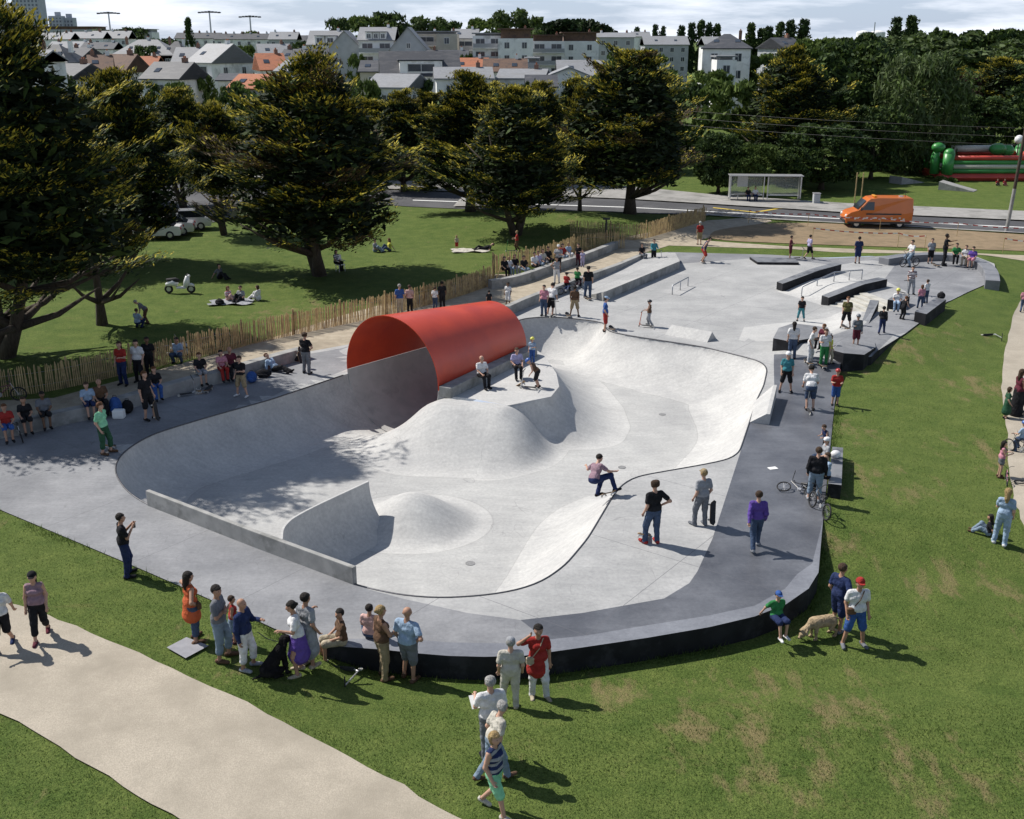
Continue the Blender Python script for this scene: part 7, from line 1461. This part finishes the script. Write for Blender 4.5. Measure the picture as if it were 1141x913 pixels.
pp(901,289,262,70,'person in blue-white tee and black shorts walking at the far edge','lav','black','walk',('slack','slack'),'k',cut='short',group=g3)
pp(1014,297,265,250,'cyclist in white tee on a small bicycle by the curved bench','white','ljean','bike',('bar','bar'),'k',group=g3); put('bike','small dark bicycle of the cyclist in white tee',V3(1013,297),250,0,0,1.0)
pp(1036,294,266,190,'person in black and white tee standing before the curved bench','lgrey','black','stand',('slack','slack'),'k',cut='short',group=g3); pp(1051,296,261,110,'tall person in black reaching out beside the curved bench','black','black','wide',('outf','fwd'),'k','curly',group=g3,skin='d'); put('board','skateboard of the tall person in black',V3(1043,297),80)
pp(1064,296,1.6,200,'person in green top sitting on the curved bench','green','black','sit',('lap','lap'),'k',group=g3); pp(1073,298,1.55,210,'person in white top sitting in the middle of three on the curved bench','white','beige','sit',('lap','lap'),'b',group=g3); pp(1080,300,1.6,215,'person in purple top sitting at the right end on the curved bench','purple','pink','sit',('lap','lap'),'k',group=g3,cut='short')
# lawn and beyond
g4='people resting on the lawn under the cypresses'
pp(164,361,334,250,'person in grey-brown tee bending over someone in white on the lawn','grey','brown','bend',('reach','reach'),'g',lean=.8,group=g4); pp(154,366,1.5,20,'person in pale blue shirt crouching on the lawn, seen from behind','lblue','navy','crouch',('fwd','fwd'),'b',group=g4)
pp(255,336,1.6,120,'person in striped pink top sitting on the picnic blanket','pink','lpink','ground',('prop','lap'),'r','long',stripe='white',group=g4); pp(269,336,1.65,200,'person in white and black sitting in the middle of the picnic','lgrey','black','ground',('lap','lap'),'b',group=g4); pp(288,335,1.6,290,'person in white hooded top sitting at the right of the picnic','white','white','ground',('lap','lap'),'b','bob',sleeve='long',group=g4)
pp(245,311,1.7,120,'person in grey shirt lying in the deep shade behind the picnic','grey','black','ground',('prop','prop'),'k',group=g4)
pp(381,303,1.65,130,'woman in striped white shirt sitting on a chair at the foot of the leaning trunk','white','black','sit',('lap','knee'),'k','long',stripe='navy',group=g4,female=True)
pp(418,281,1.65,110,'person in grey-white tee sitting on the sunny lawn','lgrey','ljean','ground',('lap','lap'),'b',group=g4); pp(434,280,1.65,250,'person in yellow-green top sitting on the sunny lawn','yellow','jean','ground',('prop','lap'),'r','long',group=g4)
pp(509,279,1.0,190,'small bare-chested child on the white blanket','beige','red','stand',('slack','slack'),'y',cut='short',sleeve='none',group=g4)
pp(576,281,257,270,'child in red top riding a scooter on the lawn','red','brown','scoot',('bar','bar'),'y',group=g4); put('scooter','green kick scooter of the child in red top on the lawn',V3(570,281),270,col='green')
pp(834,226,1.6,180,'person in dark clothes sitting inside the bus shelter','black','navy','sit',('lap','lap'),'k',group='people waiting in the bus shelter',seat=.48); pp(842,226,1.65,180,'person in white top sitting inside the bus shelter','white','navy','sit',('lap','lap'),'k',group='people waiting in the bus shelter',seat=.48)
pp(1111,207,1.2,180,'left of two children in red sitting before the bouncy castle','red','black','ground',('lap','lap'),'b',group='children by the bouncy castle'); pp(1119,207,1.2,180,'right of two children in red sitting before the bouncy castle','red','maroon','ground',('lap','lap'),'b',group='children by the bouncy castle')
# ------------------------------------------------------------------ bags, bicycles, blankets
def bag(px,py,size,colr,label,name='backpack',dz=0,rz=0):
    g=V3(px,py,dz); w,d,h=size; m=MB(); m.ball((0,0,h*.45),(w*.5,d*.5,h*.5),12,9); o=m.build(name,[cloth('cloth',CC[colr])],loc=tuple(g),rz=rz,smooth=True)
    MB().ball((0,-d*.42,h*.32),(w*.36,d*.22,h*.24),10,7).build('pocket',[cloth('cloth',CC[colr])],o,True); MB().tube([(-.07,0,h*.88),(-.06,0,h*1.02),(.06,0,h*1.02),(.07,0,h*.88)],.014,6).build('handle',[m_trim],o); return tag(o,label,'bag','bags lying along the seat wall')
bag(130,462,(.5,.35,.75),'blue','large blue backpack against the seat wall left of the black bag'); bag(143,460,(.45,.35,.55),'black','black backpack against the seat wall right of the blue one'); bag(281,426,(.45,.4,.5),'blue','round bright blue bag against the seat wall'); bag(294,420,(.7,.4,.35),'black','black holdall against the seat wall right of the round blue bag'); bag(330,402,(.6,.35,.3),'black','black bag behind the person lying on the deck')
bag(205,395,(.6,.4,.6),'lblue','pale blue sack hanging by the fence','sack'); bag(245,340,(.5,.4,.35),'black','black bag on the lawn left of the picnic'); bag(1107,314,(.7,.5,.4),'black','black bag on the grass behind the curved bench','backpack',0); bag(1047,343,(.42,.34,.36),'black','black bag on the far end of the long dark bench block','backpack',.49)
o=MB().box((0,0,.17),(.42,.28,.34),bev=.03).build('cool_box',[m_wh],loc=tuple(V3(133,466))); tag(o,'white box on the deck in front of the blue backpack','box')
put('scooter','pale kick scooter leaning on the seat wall with a black bag',V3(208,441),60,0,14); put('board','skateboard lying upside down by the seat wall, left one',V3(222,437,.10),70,180); put('board','skateboard lying by the seat wall, right one',V3(232,436),95)
put('bike','bicycle leaning on the paling fence at the far left',V3(4,448),75,0,12,1.25,col='maroon'); put('bike','bicycle leaning on the fence behind the black tee sitter',V3(190,402),65,0,12,1.25); put('bike','bicycle leaning on the fence left of the khaki shorts man',V3(228,392),65,0,12,1.25,col='brown'); put('bike','bicycle leaning on the fence above the red trousers',V3(246,388),65,0,12,1.25,col='navy')
put('bike','small bicycle beside the woman in black on the seat wall',V3(24,489),150,0,8,.9); put('board','skateboard propped on the seat wall right of the lying person',V3(334,404,.1),40,0,70)
def blanket(px,py,w,d,colr,label,rz=0):
    g=V3(px,py,.03); n=10; vs=[((i/n-.5)*w*(1+.12*math.sin(j*1.1)),(j/n-.5)*d*(1+.18*math.sin(i*.9+1)),.04*math.sin(i*1.3+j)+.05+.02*math.sin(j*2.1-i*.7)) for i in range(n+1) for j in range(n+1)]; fs=[[i*(n+1)+j,(i+1)*(n+1)+j,(i+1)*(n+1)+j+1,i*(n+1)+j+1] for i in range(n) for j in range(n)]; me=mesh_np('blanket',vs,fs,[cloth('cloth',CC[colr])],None,True); tag(link('picnic_blanket',me,None,tuple(g),rz),label,'blanket')
blanket(524,280,2.4,1.3,'offw','pale crumpled blanket on the lawn with a small child on it',.1); blanket(258,338,2.2,1.2,'lgrey','pale picnic blanket under the three sitting people',.1)
for px,py,cl,lb in ((540,279,'black','person in black lying on the pale blanket'),): pp(px,py,1.6,250,lb,'black','black','lie',('prop','prop'),'k',lean=-1.2,group=g4)
g=G(381,302); cq=copy_tree(ch); cq.location=G(379,303)+Vector((0,.15,0)); cq.rotation_euler=(0,0,math.radians(40)); tag(cq,'white garden chair under the woman at the leaning trunk','chair'); 
if 'group' in cq.keys(): del cq['group']
o=MB().box((0,0,.006),(.3,.2,.008),rz=.3).build('paper_scrap',[m_wh],loc=tuple(V3(861,522))); tag(o,'tiny scrap of white paper on the dark strip','paper')
# ------------------------------------------------------------------ blades of grass on the near lawn
m_blade=mat('grass_blade',(.110,.160,.040),(.062,.100,.024),scale=1.5,rough=.9,c3=(.16,.165,.06),s3=.45,t3=(.60,.76),detail=6,spec=.1,trans=.45)
def blades(n,sampler,hh,ww,name,label,seed,mt=None):
    rg=np.random.default_rng(seed); X,Y=sampler(rg,n); Z=ground_z(X,Y); n=len(X); a=rg.uniform(0,6.28,n); h=hh*rg.uniform(.4,1.15,n); w=ww*rg.uniform(.6,1.3,n); b=rg.uniform(0,6.28,n); ln=h*rg.uniform(.15,.7,n)
    B=np.stack([X,Y,Z-.005],1); u=np.stack([np.cos(a),np.sin(a),0*a],1)*w[:,None]; t=B+np.stack([np.cos(b)*ln,np.sin(b)*ln,h],1); V=np.stack([B-u,B+u,t],1).reshape(-1,3)
    o=link(name,mesh_np(name,V,np.arange(3*n).reshape(-1,3),[mt or m_blade])); return tag(o,label,'grass',kind='stuff')
paths=[[tuple(GG(*q)[:2]) for q in ((-260,640),(0,668),(60,688),(130,718),(200,750),(290,792),(360,830),(440,872),(520,918),(600,965),(560,1000),(330,990),(196,913),(130,873),(60,828),(0,794),(-200,700))],[tuple(GG(*q)[:2]) for q in ((1200,310),(1141,328),(1132,345),(1124,370),(1118,400),(1116,430),(1119,460),(1122,500),(1126,540),(1135,575),(1150,620),(1200,700),(1330,640),(1300,400))]]
def near_lawn(rg,n):
    py=930-(rg.random(n)**.8)*560; px=rg.uniform(-20,1160,n); v=(py-456.5)/F; dy=math.cos(TH)-v*math.sin(TH); dz=-math.sin(TH)-v*math.cos(TH); t=(-.2-CH)/dz; X=(px-570.5)/F*t; Y=dy*t
    k=(poly_sd(X,Y,deck)>.03)&(Y<52)&((X>-2)|(Y<37-.5*(X+2)))
    for p in paths: k&=poly_sd(X,Y,p)>rg.normal(size=n)*.13-.02
    return X[k],Y[k]
blades(150000,near_lawn,.05,.010,'grass_blades','short mown grass covering the near and right lawn',5)
def edge(rg,n):
    pts=np.array(resample(deck,.05)); i=rg.integers(0,len(pts),n); X=pts[i,0]+rg.normal(size=n)*.16; Y=pts[i,1]+rg.normal(size=n)*.16; k=(poly_sd(X,Y,deck)>.01)&(Y<40)&((X>-16)&(Y<31)|(X>9)); k&=(np.sin(X*1.7)+np.sin(Y*2.3+1)+rg.normal(size=n)*.6)>0
    return X[k],Y[k]
blades(26000,edge,.17,.012,'grass_tufts','longer uncut grass along the foot of the deck edge',6)
